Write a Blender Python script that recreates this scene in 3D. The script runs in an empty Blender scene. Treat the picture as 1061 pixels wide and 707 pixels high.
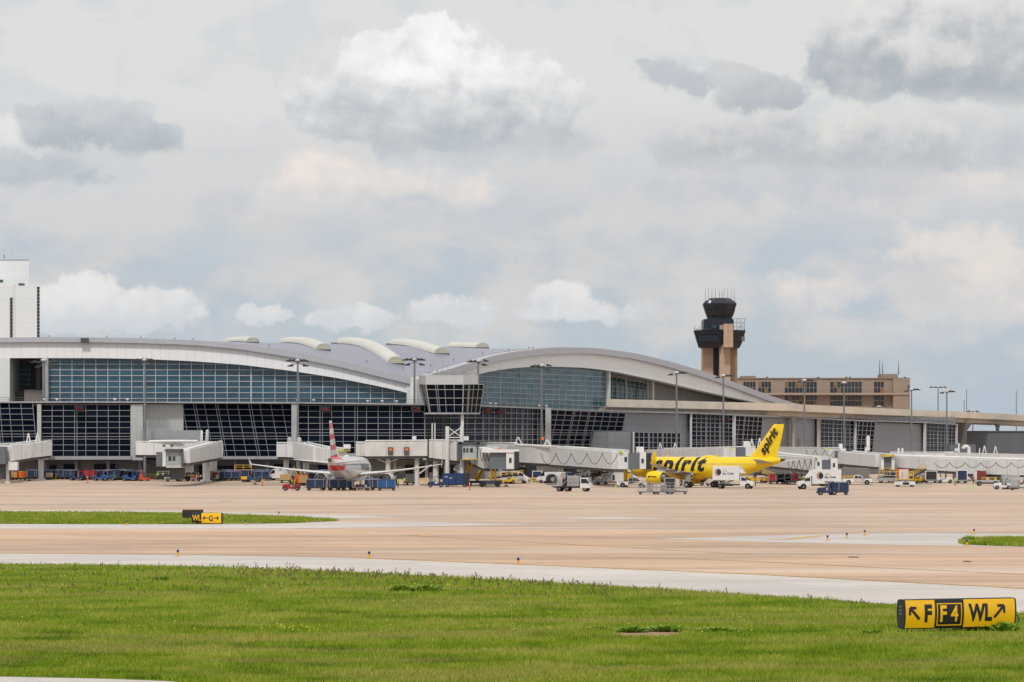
import bpy, bmesh, math, random
import numpy as np
from mathutils import Vector, Matrix
R = math.radians
random.seed(7); RNG = np.random.default_rng(11)
sc = bpy.context.scene
col = sc.collection
# ---------------------------------------------------------------- survey frame: distances in metres, camera at the origin looking along +Y
F, CX, YH, H = 3400.0, 530.5, 476.5, 5.25
def gz(D):                                   # the apron climbs gently to the terminal
    t = min(1.0, max(0.0, (D - 628.0) / 44.0)); return 1.3 * t * t * (3 - 2 * t)
def X(px, D): return (px - CX) * D / F
def Z(py, D): return H - (py - YH) * D / F
def P(px, py, D): return Vector((X(px, D), D, Z(py, D)))
def gD(py):                                  # distance at which the ground shows at height py
    lo, hi = 60.0, 2500.0
    for _ in range(60):
        m = (lo + hi) / 2
        if YH + (H - gz(m)) * F / m > py: lo = m
        else: hi = m
    return lo
def G(px, D): return Vector((X(px, D), D, gz(D)))
# ---------------------------------------------------------------- materials
MATS = {}
def lin(c):
    c = c / 255.0
    return c / 12.92 if c <= 0.04045 else ((c + 0.055) / 1.055) ** 2.4
def srgb(*c): return tuple(lin(x) for x in c)
def new_mat(name):
    m = bpy.data.materials.new(name); m.use_nodes = True
    return m, m.node_tree, m.node_tree.nodes['Principled BSDF']
def M(name, c, rough=.55, metal=0.0, var=.12, scale=.6, spec=.5, ior=None, coat=0.0, emit=None, streak=None):
    if name in MATS: return MATS[name]
    m, nt, b = new_mat(name)
    L = nt.links
    tc = nt.nodes.new('ShaderNodeTexCoord')
    src = tc.outputs['Object']
    if streak:
        mp = nt.nodes.new('ShaderNodeMapping'); mp.inputs['Scale'].default_value = streak
        L.new(src, mp.inputs['Vector']); src = mp.outputs['Vector']
    n = nt.nodes.new('ShaderNodeTexNoise'); n.inputs['Scale'].default_value = scale
    n.inputs['Detail'].default_value = 5; n.inputs['Roughness'].default_value = .6
    L.new(src, n.inputs['Vector'])
    mr = nt.nodes.new('ShaderNodeMapRange'); mr.inputs['From Min'].default_value = .3; mr.inputs['From Max'].default_value = .7
    mr.inputs['To Min'].default_value = 1 - var; mr.inputs['To Max'].default_value = 1 + var * .6
    L.new(n.outputs['Fac'], mr.inputs['Value'])
    mx = nt.nodes.new('ShaderNodeVectorMath'); mx.operation = 'SCALE'
    mx.inputs[0].default_value = c[:3]; L.new(mr.outputs['Result'], mx.inputs['Scale'])
    L.new(mx.outputs['Vector'], b.inputs['Base Color'])
    mr2 = nt.nodes.new('ShaderNodeMapRange'); mr2.inputs['To Min'].default_value = max(0.02, rough - .08); mr2.inputs['To Max'].default_value = min(1, rough + .1)
    L.new(n.outputs['Fac'], mr2.inputs['Value']); L.new(mr2.outputs['Result'], b.inputs['Roughness'])
    b.inputs['Metallic'].default_value = metal; b.inputs['Specular IOR Level'].default_value = spec
    if ior: b.inputs['IOR'].default_value = ior
    b.inputs['Coat Weight'].default_value = coat
    if emit: b.inputs['Emission Color'].default_value = (*emit[:3], 1); b.inputs['Emission Strength'].default_value = emit[3]
    MATS[name] = m
    return m
def glass_mat(name, c, c2, refl, rough=.08):
    """coated curtain-wall glass: a tinted pane, each pane a little different (a value stored per pane), and a mirror-like coat"""
    m, nt, b = new_mat(name); L = nt.links
    at = nt.nodes.new('ShaderNodeAttribute'); at.attribute_name = 'pane'
    mx = nt.nodes.new('ShaderNodeMix'); mx.data_type = 'RGBA'
    mx.inputs[6].default_value = (*c, 1); mx.inputs[7].default_value = (*c2, 1)
    L.new(at.outputs['Fac'], mx.inputs[0]); L.new(mx.outputs[2], b.inputs['Base Color'])
    b.inputs['Roughness'].default_value = rough; b.inputs['IOR'].default_value = refl
    MATS[name] = m; return m
WHITE = M('white_panel', (.70, .69, .69), .5, var=.05)
FASCIA = None
def panel_mat(name, c, sx, sz, line=.55, width=.04, var=.05, rough=.45, metal=0.0):
    """sheet-metal cladding: panels of sx by sz metres with thin dark joints, in the object's own coordinates (x along, z up)"""
    m, nt, b = new_mat(name); L = nt.links; N = nt.nodes
    tc = N.new('ShaderNodeTexCoord'); sp = N.new('ShaderNodeSeparateXYZ'); L.new(tc.outputs['Object'], sp.inputs[0])
    def joint(sock, size):
        a = N.new('ShaderNodeMath'); a.operation = 'DIVIDE'; L.new(sock, a.inputs[0]); a.inputs[1].default_value = size
        f = N.new('ShaderNodeMath'); f.operation = 'FRACT'; L.new(a.outputs[0], f.inputs[0])
        g = N.new('ShaderNodeMath'); g.operation = 'LESS_THAN'; L.new(f.outputs[0], g.inputs[0]); g.inputs[1].default_value = width / size
        fl = N.new('ShaderNodeMath'); fl.operation = 'FLOOR'; L.new(a.outputs[0], fl.inputs[0])
        return g.outputs[0], fl.outputs[0]
    sxy = N.new('ShaderNodeMath'); sxy.operation = 'MULTIPLY_ADD'; L.new(sp.outputs['Y'], sxy.inputs[0]); sxy.inputs[1].default_value = 1.0; L.new(sp.outputs['X'], sxy.inputs[2])
    jx, fx = joint(sxy.outputs[0], sx); jz, fz = joint(sp.outputs['Z'], sz)
    mxx = N.new('ShaderNodeMath'); mxx.operation = 'MAXIMUM'; L.new(jx, mxx.inputs[0]); L.new(jz, mxx.inputs[1])
    cb = N.new('ShaderNodeCombineXYZ'); L.new(fx, cb.inputs[0]); L.new(fz, cb.inputs[1])
    wn = N.new('ShaderNodeTexWhiteNoise'); L.new(cb.outputs[0], wn.inputs['Vector'])
    nz = N.new('ShaderNodeTexNoise'); nz.inputs['Scale'].default_value = .25; nz.inputs['Detail'].default_value = 6
    L.new(tc.outputs['Object'], nz.inputs['Vector'])
    s = N.new('ShaderNodeMath'); s.operation = 'ADD'; L.new(wn.outputs['Value'], s.inputs[0]); L.new(nz.outputs['Fac'], s.inputs[1])
    mr = N.new('ShaderNodeMapRange'); mr.inputs['From Max'].default_value = 2; mr.inputs['To Min'].default_value = 1 - var; mr.inputs['To Max'].default_value = 1 + var
    L.new(s.outputs[0], mr.inputs['Value'])
    dk = N.new('ShaderNodeMapRange'); dk.inputs['To Min'].default_value = 1; dk.inputs['To Max'].default_value = line
    L.new(mxx.outputs[0], dk.inputs['Value'])
    ml = N.new('ShaderNodeMath'); ml.operation = 'MULTIPLY'; L.new(mr.outputs[0], ml.inputs[0]); L.new(dk.outputs[0], ml.inputs[1])
    vs = N.new('ShaderNodeVectorMath'); vs.operation = 'SCALE'; vs.inputs[0].default_value = c; L.new(ml.outputs[0], vs.inputs['Scale'])
    L.new(vs.outputs[0], b.inputs['Base Color']); b.inputs['Roughness'].default_value = rough; b.inputs['Metallic'].default_value = metal
    MATS[name] = m; return m
# ---------------------------------------------------------------- mesh builder
class MB:
    def __init__(s): s.v = []; s.f = []; s.m = []; s.T = None; s.attr = []
    def add(s, vs, fs, mi=0, a=0.0):
        o = len(s.v)
        for p in vs:
            p = Vector(p); s.v.append(s.T @ p if s.T is not None else p)
        for f in fs: s.f.append([o + i for i in f]); s.m.append(mi); s.attr.append(a)
        return s
    def box(s, x0, x1, y0, y1, z0, z1, mi=0):
        return s.add([(x0,y0,z0),(x1,y0,z0),(x1,y1,z0),(x0,y1,z0),(x0,y0,z1),(x1,y0,z1),(x1,y1,z1),(x0,y1,z1)],
                     [(3,2,1,0),(4,5,6,7),(0,1,5,4),(1,2,6,5),(2,3,7,6),(3,0,4,7)], mi)
    def hexa(s, b, t, mi=0):                                          # b, t: four corners each, anticlockwise seen from above
        return s.add(list(b) + list(t), [(3,2,1,0),(4,5,6,7),(0,1,5,4),(1,2,6,5),(2,3,7,6),(3,0,4,7)], mi)
    def prism(s, prof, y0, y1, mi=0):                                 # side outline in x-z, extruded across y
        n = len(prof)
        vs = [(x, y0, z) for x, z in prof] + [(x, y1, z) for x, z in prof]
        return s.add(vs, [tuple(range(n)), tuple(range(2*n-1, n-1, -1))] + [(i, i+n, (i+1) % n + n, (i+1) % n) for i in range(n)], mi)
    def bar(s, p, q, w, d, n, mi=0):                                  # box from p to q, w wide, d deep along n
        p, q, n = Vector(p), Vector(q), Vector(n).normalized()
        t = (q - p).normalized(); u = n.cross(t).normalized() * (w / 2); n = n * d
        return s.hexa([p-u, p+u, p+u+n, p-u+n], [q-u, q+u, q+u+n, q-u+n], mi)
    def tube(s, p, q, r, n=8, r2=None, mi=0):
        p, q = Vector(p), Vector(q); r2 = r if r2 is None else r2
        t = (q - p).normalized(); a = t.orthogonal().normalized(); b = t.cross(a)
        vs = []
        for c, rr in ((p, r), (q, r2)):
            for i in range(n):
                an = 2*math.pi*i/n; vs.append(c + a*math.cos(an)*rr + b*math.sin(an)*rr)
        return s.add(vs, [(i, (i+1) % n, (i+1) % n + n, i+n) for i in range(n)] + [tuple(range(n-1, -1, -1)), tuple(range(n, 2*n))], mi)
    def path(s, pts, r, n=6, mi=0):
        for a, b in zip(pts, pts[1:]): s.tube(a, b, r, n, mi=mi)
        return s
    def loft(s, rings, mi=0, caps=(True, True), closed=True):
        n = len(rings[0]); vs = [p for r in rings for p in r]; fs = []
        for k in range(len(rings) - 1):
            for i in range(n if closed else n - 1):
                fs.append((k*n+i, k*n+(i+1) % n, (k+1)*n+(i+1) % n, (k+1)*n+i))
        if caps[0]: fs.append(tuple(range(n-1, -1, -1)))
        if caps[1]: fs.append(tuple(range((len(rings)-1)*n, len(rings)*n)))
        return s.add(vs, fs, mi)
    def ell(s, c, rx, ry, rz, n=10, m=6, mi=0):
        c = Vector(c); rings = []
        for k in range(m + 1):
            a = -math.pi/2 + math.pi*k/m; rr = max(.02, math.cos(a))
            rings.append([c + Vector((rx*rr*math.cos(2*math.pi*i/n), ry*rr*math.sin(2*math.pi*i/n), rz*math.sin(a))) for i in range(n)])
        return s.loft(rings, mi)
    def build(s, name, mats, parent=None, smooth=False, attr=False, fix=True, bevel=0.0):
        me = bpy.data.meshes.new(name)
        me.from_pydata([tuple(p) for p in s.v], [], s.f)
        if not isinstance(mats, (list, tuple)): mats = [mats]
        for m in mats: me.materials.append(m)
        if len(mats) > 1: me.polygons.foreach_set('material_index', s.m)
        if attr:
            a = me.attributes.new('pane', 'FLOAT', 'FACE'); a.data.foreach_set('value', s.attr)
        if fix:
            bm = bmesh.new(); bm.from_mesh(me); bmesh.ops.recalc_face_normals(bm, faces=bm.faces); bm.to_mesh(me); bm.free()
        if smooth:
            me.polygons.foreach_set('use_smooth', [True] * len(me.polygons))
            me.set_sharp_from_angle(angle=R(38))
        o = bpy.data.objects.new(name, me); col.objects.link(o)
        if parent is not None: o.parent = parent
        if bevel:
            b = o.modifiers.new('bevel', 'BEVEL'); b.width = bevel; b.segments = 2; b.limit_method = 'ANGLE'
        return o
def tag(o, label=None, cat=None, group=None, kind=None):
    if label: o['label'] = label
    if cat: o['category'] = cat
    if group: o['group'] = group
    if kind: o['kind'] = kind
    return o
def thing(name, label, cat, loc=(0, 0, 0), rz=0.0, group=None):
    o = bpy.data.objects.new(name, None); col.objects.link(o)
    o.location = loc; o.rotation_euler = (0, 0, rz); o.empty_display_size = .3
    return tag(o, label, cat, group)
def copy_tree(o, parent=None):
    c = o.copy(); col.objects.link(c)
    if parent is not None: c.parent = parent
    for ch in list(o.children): copy_tree(ch, c)
    return c
def smoothstep(a, b, x):
    t = max(0, min(1, (x - a) / (b - a))); return t*t*(3-2*t)
# ---------------------------------------------------------------- lettering as flat meshes: list of (x, y) and faces
def text_geo(body, size, shear=0.0, bold=0.0, align='LEFT', res=4, spacing=1.0):
    cu = bpy.data.curves.new('lettering', 'FONT'); cu.body = body; cu.size = size; cu.shear = shear; cu.offset = bold
    cu.align_x = align; cu.resolution_u = res; cu.space_character = spacing
    ob = bpy.data.objects.new('lettering', cu); col.objects.link(ob)
    bpy.context.view_layer.update()
    me = bpy.data.meshes.new_from_object(ob.evaluated_get(bpy.context.evaluated_depsgraph_get()))
    bpy.data.objects.remove(ob); bpy.data.curves.remove(cu)
    return me
def text_on(body, size, fn, name, mat, parent, shear=0.0, bold=0.0, align='CENTER', cuts=0.0, spacing=1.0):
    """lettering laid on a surface: fn maps the flat (x, y) of the lettering to a point"""
    me = text_geo(body, size, shear, bold, align, spacing=spacing)
    bm = bmesh.new(); bm.from_mesh(me); bpy.data.meshes.remove(me)
    if cuts:
        ys = [v.co.y for v in bm.verts]; y = min(ys) + cuts
        while y < max(ys):
            bmesh.ops.bisect_plane(bm, geom=bm.verts[:]+bm.edges[:]+bm.faces[:], plane_co=(0, y, 0), plane_no=(0, 1, 0)); y += cuts
        xs = [v.co.x for v in bm.verts]; x = min(xs) + cuts * 3
        while x < max(xs):
            bmesh.ops.bisect_plane(bm, geom=bm.verts[:]+bm.edges[:]+bm.faces[:], plane_co=(x, 0, 0), plane_no=(1, 0, 0)); x += cuts * 3
    for v in bm.verts: v.co = fn(v.co.x, v.co.y)
    out = bpy.data.meshes.new(name); bm.to_mesh(out); bm.free(); out.materials.append(mat)
    o = bpy.data.objects.new(name, out); col.objects.link(o); o.parent = parent
    return o
# ================================================================ camera
EXPO = 0.10
cam = bpy.data.cameras.new('camera'); co = bpy.data.objects.new('camera', cam); col.objects.link(co)
co.location = (0, 0, H); co.rotation_euler = (R(90), 0, 0)
cam.sensor_width = 36; cam.lens = F * 36 / 1061.0
cam.shift_y = (YH - 353.5) / 1061.0
cam.clip_start = 1; cam.clip_end = 30000
sc.camera = co
sc.view_settings.view_transform = 'Standard'; sc.view_settings.look = 'None'; sc.view_settings.exposure = EXPO; sc.view_settings.gamma = 1
sc.view_settings.use_curve_mapping = False
sc.cycles.use_denoising = True
sc.cycles.max_bounces = 5; sc.cycles.diffuse_bounces = 3; sc.cycles.glossy_bounces = 3
sc.cycles.caustics_reflective = False; sc.cycles.caustics_refractive = False
# ================================================================ daylight: a bright cloudy sky and a sun behind thin cloud
SUN_EL, SUN_AZ = R(52), R(190)               # azimuth clockwise from +Y: behind and to the left of the camera
su = bpy.data.lights.new('sun', 'SUN'); su.energy = 2.0; su.angle = R(7); su.color = (1.0, .965, .92)
so = bpy.data.objects.new('sun', su); col.objects.link(so)
sd = Vector((math.sin(SUN_AZ) * math.cos(SUN_EL), math.cos(SUN_AZ) * math.cos(SUN_EL), math.sin(SUN_EL)))
so.rotation_euler = sd.to_track_quat('Z', 'Y').to_euler(); so.location = (0, 0, 200)
w = bpy.data.worlds.new('World'); sc.world = w; w.use_nodes = True
nt = w.node_tree; NN = nt.nodes; LL = nt.links; NN.clear()
class S:                                       # a scalar or vector socket with arithmetic
    def __init__(s, k): s.k = k
def mth(op, *a, clamp=False):
    n = NN.new('ShaderNodeMath'); n.operation = op; n.use_clamp = clamp
    for i, x in enumerate(a):
        if isinstance(x, (int, float)): n.inputs[i].default_value = x
        else: LL.new(x, n.inputs[i])
    return n.outputs[0]
def vmt(op, *a, out=0):
    n = NN.new('ShaderNodeVectorMath'); n.operation = op
    for i, x in enumerate(a):
        if isinstance(x, (tuple, list)): n.inputs[i].default_value = x
        else: LL.new(x, n.inputs[i])
    return n.outputs[out]
def sstep(x, a, b):
    n = NN.new('ShaderNodeMapRange'); n.interpolation_type = 'SMOOTHSTEP'
    n.inputs['From Min'].default_value = a; n.inputs['From Max'].default_value = b; LL.new(x, n.inputs['Value'])
    return n.outputs['Result']
def mixc(f, a, b):
    n = NN.new('ShaderNodeMix'); n.data_type = 'RGBA'
    if isinstance(f, (int, float)): n.inputs[0].default_value = f
    else: LL.new(f, n.inputs[0])
    for k, x in ((6, a), (7, b)):
        if isinstance(x, tuple): n.inputs[k].default_value = (*x[:3], 1)
        else: LL.new(x, n.inputs[k])
    return n.outputs[2]
def fbm(vec, scale, detail=6, rough=.55, dist=0.0, color=False):
    n = NN.new('ShaderNodeTexNoise'); n.noise_dimensions = '2D'; n.inputs['Scale'].default_value = scale; n.inputs['Detail'].default_value = detail
    n.inputs['Roughness'].default_value = rough; n.inputs['Distortion'].default_value = dist; LL.new(vec, n.inputs['Vector'])
    return n.outputs['Color' if color else 'Fac']
K = 10.0 / 2 ** EXPO                                       # the Background runs at strength 0.1
def C(r, g, b): c = srgb(r, g, b); return (c[0]*K, c[1]*K, c[2]*K)
tc = NN.new('ShaderNodeTexCoord'); sx = NN.new('ShaderNodeSeparateXYZ'); LL.new(tc.outputs['Generated'], sx.inputs[0])
ay = mth('MAXIMUM', mth('ABSOLUTE', sx.outputs['Y']), .05)
U = mth('DIVIDE', mth('MULTIPLY', sx.outputs['X'], F/100), ay)
V = mth('MINIMUM', mth('DIVIDE', mth('MULTIPLY', sx.outputs['Z'], F/100), ay), 14.0)
cb = NN.new('ShaderNodeCombineXYZ'); LL.new(U, cb.inputs[0]); LL.new(V, cb.inputs[1])
p = cb.outputs[0]
big = vmt('MULTIPLY', p, (.55, 1.2, 1.0))
nA = fbm(big, .8, 5, .55)
nB = fbm(vmt('ADD', vmt('MULTIPLY', p, (.8, 1.3, 1)), (7.3, 3.1, 2.0)), 1.2, 7, .56)
wc = vmt('SUBTRACT', fbm(vmt('ADD', p, (3.7, 9.2, 4.0)), 1.9, 7, .60, color=True), (.5, .5, .5))
pw = vmt('ADD', p, vmt('MULTIPLY', wc, (.60, .46, 0)))
pw2 = vmt('ADD', p, vmt('MULTIPLY', wc, (.42, .36, 0)))
pq = vmt('ADD', vmt('ADD', p, vmt('MULTIPLY', wc, (.12, .12, 0))), (1.1, 5.2, 1.0))
pn = fbm(pq, 2.3, 8, .56)
lit = mth('SUBTRACT', pn, fbm(vmt('ADD', pq, (-.07, .10, 0)), 2.3, 3, .5))
# ---- clear-sky gradient behind it all, from the physical sky, and the high veil
sky = NN.new('ShaderNodeTexSky'); sky.sky_type = 'NISHITA'; sky.sun_disc = False; sky.sun_elevation = SUN_EL; sky.sun_rotation = SUN_AZ
sky.air_density = 1; sky.dust_density = 2.0; sky.ozone_density = 1
rp = NN.new('ShaderNodeValToRGB'); el = rp.color_ramp.elements
stops = [(476, (180, 192, 202)), (430, (178, 192, 203)), (370, (187, 198, 206)), (320, (196, 204, 210)), (270, (200, 205, 210)), (220, (213, 213, 214)), (160, (216, 216, 216)), (95, (224, 224, 222)), (10, (235, 233, 228)), (-250, (228, 227, 223))]
for i, (py, c) in enumerate(stops):
    e = el[i] if i < 2 else el.new(.5)
    e.position = (476.5 - py) / 800.0
for e, (py, c) in zip(sorted(el, key=lambda e: e.position), stops): e.color = (*srgb(*c), 1)
LL.new(mth('ADD', mth('DIVIDE', V, 8.0), mth('MULTIPLY', mth('SUBTRACT', nA, .5), .08)), rp.inputs[0])
base = vmt('MULTIPLY', rp.outputs[0], (K, K, K))
base = mixc(.05, base, sky.outputs[0])
# broad soft sheets: bluish gaps and warm lit folds in the lower sky
low = sstep(V, 3.5, 1.9)
base = mixc(mth('MULTIPLY', mth('MULTIPLY', sstep(nA, .36, .66), low), .60), base, C(180, 195, 208))
base = mixc(mth('MULTIPLY', mth('MULTIPLY', sstep(nB, .38, .70), mth('MULTIPLY', low, mth('ADD', .35, mth('MULTIPLY', sstep(V, .5, 1.6), .65)))), .62), base, C(223, 215, 210))
base = mixc(mth('MULTIPLY', mth('MULTIPLY', sstep(nB, .52, .30), low), .50), base, C(184, 195, 206))
base = mixc(mth('MULTIPLY', mth('MULTIPLY', sstep(nB, .54, .34), sstep(V, 2.2, 3.2)), .50), base, C(203, 209, 216))
nC = fbm(vmt('ADD', vmt('MULTIPLY', p, (.8, 1.25, 1)), (2.2, 8.8, 3.0)), 1.7, 9, .60)
def cloud(base, blobs, top, bot, vt, vb, edge=.5, op=1.0, shade=.75, soft=None, warp=pw, rag=.5, bigr=.8, r0=.0, r1=1.0):
    d = None
    for (cx, cy, rx, ry) in blobs:
        c = ((cx - CX)/100, (YH - cy)/100, 0)
        q = vmt('MULTIPLY', vmt('SUBTRACT', warp, c), (100/rx, 100/ry, 0))
        l = mth('SUBTRACT', 1.0, vmt('LENGTH', q, out=1))
        d = l if d is None else mth('SMOOTH_MAX', d, l, .25)
    den = mth('ADD', d, mth('ADD', mth('MULTIPLY', mth('SUBTRACT', pn, .5), rag), mth('MULTIPLY', mth('SUBTRACT', nC, .5), bigr)))
    m = sstep(den, 0.0, edge)
    t = mth('DIVIDE', mth('SUBTRACT', V, (YH - vb)/100), (vb - vt)/100)
    if soft: m = mth('MULTIPLY', m, sstep(t, soft[0], soft[1]))
    if op < 1: m = mth('MULTIPLY', m, op)
    s = mth('ADD', mth('ADD', t, mth('MULTIPLY', lit, shade)), mth('MULTIPLY', mth('SUBTRACT', nC, .5), .8))
    return mixc(m, base, mixc(sstep(s, r0, r1), C(*bot), C(*top)))
base = cloud(base, [(620,195,200,44),(480,215,130,30)], (211,212,214), (196,201,208), 150, 250, edge=1.2, op=.8, bigr=1.3)
base = cloud(base, [(1040,150,120,54),(1090,180,80,54)], (208,210,214), (184,191,201), 90, 200, edge=1.0, op=.85, bigr=1.1)
base = cloud(base, [(860,185,180,34),(740,190,110,30)], (213,213,215), (188,195,205), 145, 226, edge=.9, op=.85, bigr=1.0)
base = cloud(base, [(785,148,120,40),(860,150,130,46),(935,160,90,34),(725,155,60,24)], (232,228,223), (179,187,195), 95, 180, edge=.5, op=.95, bigr=.9, shade=.7, soft=(-.2,.35))
base = cloud(base, [(220,255,170,32),(400,275,100,28),(60,270,80,22)], (198,207,213), (187,198,207), 225, 300, edge=1.1, op=.75, bigr=1.2)
base = cloud(base, [(340,187,92,40),(410,197,120,34),(285,208,66,26),(480,197,60,28)], (238,229,223), (212,211,212), 140, 250, edge=.7, op=.95, soft=(-.4,.5), bigr=.8)
base = cloud(base, [(240,205,44,17),(420,207,70,16),(560,215,80,24)], (203,207,212), (191,198,206), 190, 232, edge=.8, op=.75, bigr=.9)
base = cloud(base, [(165,318,52,28),(80,314,66,30),(120,328,80,18),(275,328,34,14),(365,332,60,15),(470,322,52,22),(578,308,40,24),(600,322,66,19),(30,322,66,26)], (235,232,230), (206,212,218), 280, 350, edge=.34, op=.95, soft=(-.5,.2), bigr=.7)
base = cloud(base, [(1010,322,100,36),(1045,275,90,44),(900,350,120,30),(980,255,100,32),(860,300,90,26)], (232,224,218), (208,209,211), 235, 355, edge=.8, op=.9, soft=(-.6,.3), bigr=.9)
base = cloud(base, [(1040,188,100,28)], (232,224,219), (212,211,213), 160, 220, edge=.7, op=.85, bigr=.8)
base = cloud(base, [(915,252,44,11)], (194,202,210), (188,196,205), 240, 264, edge=.6, op=.7, bigr=.6)
base = cloud(base, [(35,172,80,30),(-10,165,64,38),(90,180,28,12)], (211,214,216), (185,194,202), 126, 200, edge=.55, op=.95, bigr=.6, soft=(-.15,.25))
base = cloud(base, [(0,143,38,19),(35,150,24,12)], (233,232,229), (212,214,216), 120, 166, edge=.6, bigr=.5)
base = cloud(base, [(92,135,74,27),(55,122,50,23),(152,140,42,27),(120,125,50,25)], (208,212,215), (180,188,195), 94, 162, edge=.34, bigr=.6, soft=(-.12,.18))
base = cloud(base, [(690,76,38,20),(716,86,30,14),(672,66,18,11)], (197,201,207), (186,192,200), 56, 100, edge=.5, op=.85, bigr=.6)
base = cloud(base, [(786,92,56,28),(760,82,38,19),(812,100,30,19)], (208,210,212), (181,188,194), 56, 118, edge=.34, op=.95, bigr=.6)
base = cloud(base, [(960,78,140,32),(1060,72,95,48),(880,60,56,42),(905,40,56,36),(940,16,66,38),(1040,15,90,50)], (230,228,225), (173,181,189), -30, 108, edge=.30, op=.97, soft=(-.12,.16), bigr=.55, r0=.05, r1=1.0)
base = cloud(base, [(945,45,46,32),(985,52,34,18)], (237,234,230), (214,213,214), 10, 75, edge=.9, op=.85, bigr=.8)
base = cloud(base, [(500,150,122,30),(585,150,44,28)], (197,202,208), (184,192,200), 105, 184, edge=.9, op=.85, soft=(-.1,.6), bigr=.7)
base = cloud(base, [(440,80,86,50),(375,98,82,40),(520,92,86,46),(455,120,156,44),(565,108,50,42),(446,44,36,32),(395,62,48,30),(336,100,46,34)], (243,242,240), (174,183,191), 14, 176, edge=.24, shade=.5, soft=(-.04,.30), bigr=.42, rag=.55, r0=-.08, r1=1.0)
base = cloud(base, [(460,58,62,38),(500,80,62,30),(425,76,56,28)], (253,252,250), (229,230,232), 14, 110, edge=.9, shade=.9, bigr=.5, rag=.5, soft=(-.4,.3), r0=-.15, r1=.7)
bg = NN.new('ShaderNodeBackground'); bg.inputs['Strength'].default_value = .1
wo = NN.new('ShaderNodeOutputWorld'); LL.new(base, bg.inputs['Color']); LL.new(bg.outputs[0], wo.inputs[0])
w.cycles.sampling_method = 'MANUAL'; w.cycles.sample_map_resolution = 512
# ================================================================ ground, pavements, grass
def concrete(name, c, c2, var=.16, slab=7.6, stain=.25, joint=.89):
    m, nt, b = new_mat(name); L = nt.links; N = nt.nodes
    g = N.new('ShaderNodeNewGeometry')
    def ns(scale, mp=(1, 1, 1), detail=6, rough=.6):
        q = N.new('ShaderNodeMapping'); q.inputs['Scale'].default_value = mp; L.new(g.outputs['Position'], q.inputs[0])
        n = N.new('ShaderNodeTexNoise'); n.inputs['Scale'].default_value = scale; n.inputs['Detail'].default_value = detail; n.inputs['Roughness'].default_value = rough
        L.new(q.outputs[0], n.inputs['Vector']); return n.outputs['Fac']
    a = ns(.035, (.35, 1.0, 1)); s = ns(.25, (.12, 1.0, 1), 5); f = ns(1.7, (1, .6, 1), 6, .7)
    def mr(x, a0, a1, b0, b1):
        n = N.new('ShaderNodeMapRange'); n.inputs[1].default_value = a0; n.inputs[2].default_value = a1; n.inputs[3].default_value = b0; n.inputs[4].default_value = b1; L.new(x, n.inputs[0]); return n.outputs[0]
    mx = N.new('ShaderNodeMix'); mx.data_type = 'RGBA'; mx.inputs[6].default_value = (*c, 1); mx.inputs[7].default_value = (*c2, 1); L.new(mr(a, .38, .62, 0, 1), mx.inputs[0])
    br = N.new('ShaderNodeTexBrick'); br.offset = 0; br.inputs['Scale'].default_value = 1; br.inputs['Brick Width'].default_value = slab; br.inputs['Row Height'].default_value = slab
    br.inputs['Mortar Size'].default_value = .06; br.inputs['Color1'].default_value = (.93, .93, .93, 1); br.inputs['Color2'].default_value = (1.05, 1.05, 1.05, 1); br.inputs['Mortar'].default_value = (joint, joint, joint, 1)
    rt = N.new('ShaderNodeMapping'); rt.inputs['Rotation'].default_value = (0, 0, R(67)); L.new(g.outputs['Position'], rt.inputs[0]); L.new(rt.outputs[0], br.inputs['Vector'])
    def mul(x, y):
        n = N.new('ShaderNodeVectorMath'); n.operation = 'MULTIPLY'; L.new(x, n.inputs[0]); L.new(y, n.inputs[1]); return n.outputs[0]
    o = mul(mx.outputs[2], br.outputs['Color']); o = mul(o, mr(s, .3, .7, 1 - var, 1 + var)); o = mul(o, mr(f, .3, .75, 1.06, .92))
    o = mul(o, mr(ns(.11, (.3, 1, 1), 4), .60, .72, 1, 1 - stain)); o = mul(o, mr(ns(.55, (.025, 1, 1), 3, .5), .60, .70, 1, 1 - stain*.55)); o = mul(o, mr(ns(.16, (.05, 1, 1), 2, .5), .62, .66, 1, 1 + stain*.35))
    pm = N.new('ShaderNodeMix'); pm.data_type = 'RGBA'; L.new(mr(ns(.05, (.22, 1, 1), 5, .6), .56, .66, 0, .55), pm.inputs[0]); L.new(o, pm.inputs[6]); pm.inputs[7].default_value = (.56, .49, .43, 1); o = pm.outputs[2]
    L.new(o, b.inputs['Base Color']); b.inputs['Roughness'].default_value = .85; b.inputs['Specular IOR Level'].default_value = .25
    MATS[name] = m; return m
APRON = concrete('apron_concrete', (.55, .405, .305), (.43, .33, .262), var=.2, stain=.34)
TAXI = concrete('taxiway_concrete', (.57, .395, .275), (.44, .31, .228), var=.19, stain=.34)
SHOULD = concrete('shoulder_concrete', (.56, .51, .475), (.50, .465, .44), var=.08, stain=.12, slab=5.0, joint=.9)
YELLOW_LINE = M('line_paint', (.55, .36, .10), .7, var=.4, scale=.8)
def flat(name, pts, z, mat, kind='structure', sub=0):
    me = bpy.data.meshes.new(name); me.from_pydata([(x, y, z) for x, y in pts], [], [tuple(range(len(pts)))]); me.materials.append(mat)
    bm = bmesh.new(); bm.from_mesh(me); bmesh.ops.triangulate(bm, faces=bm.faces); bmesh.ops.recalc_face_normals(bm, faces=bm.faces)
    if bm.faces and bm.faces[0].normal.z < 0: bmesh.ops.reverse_faces(bm, faces=bm.faces)
    bm.to_mesh(me); bm.free()
    o = bpy.data.objects.new(name, me); col.objects.link(o); o['kind'] = kind; return o
def gp(px, py): D = H * F / (py - YH); return ((px - CX) * D / F, D)
def fl(name, pts, z, mat): return flat(name, [gp(*q) for q in pts], z, mat)
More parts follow.
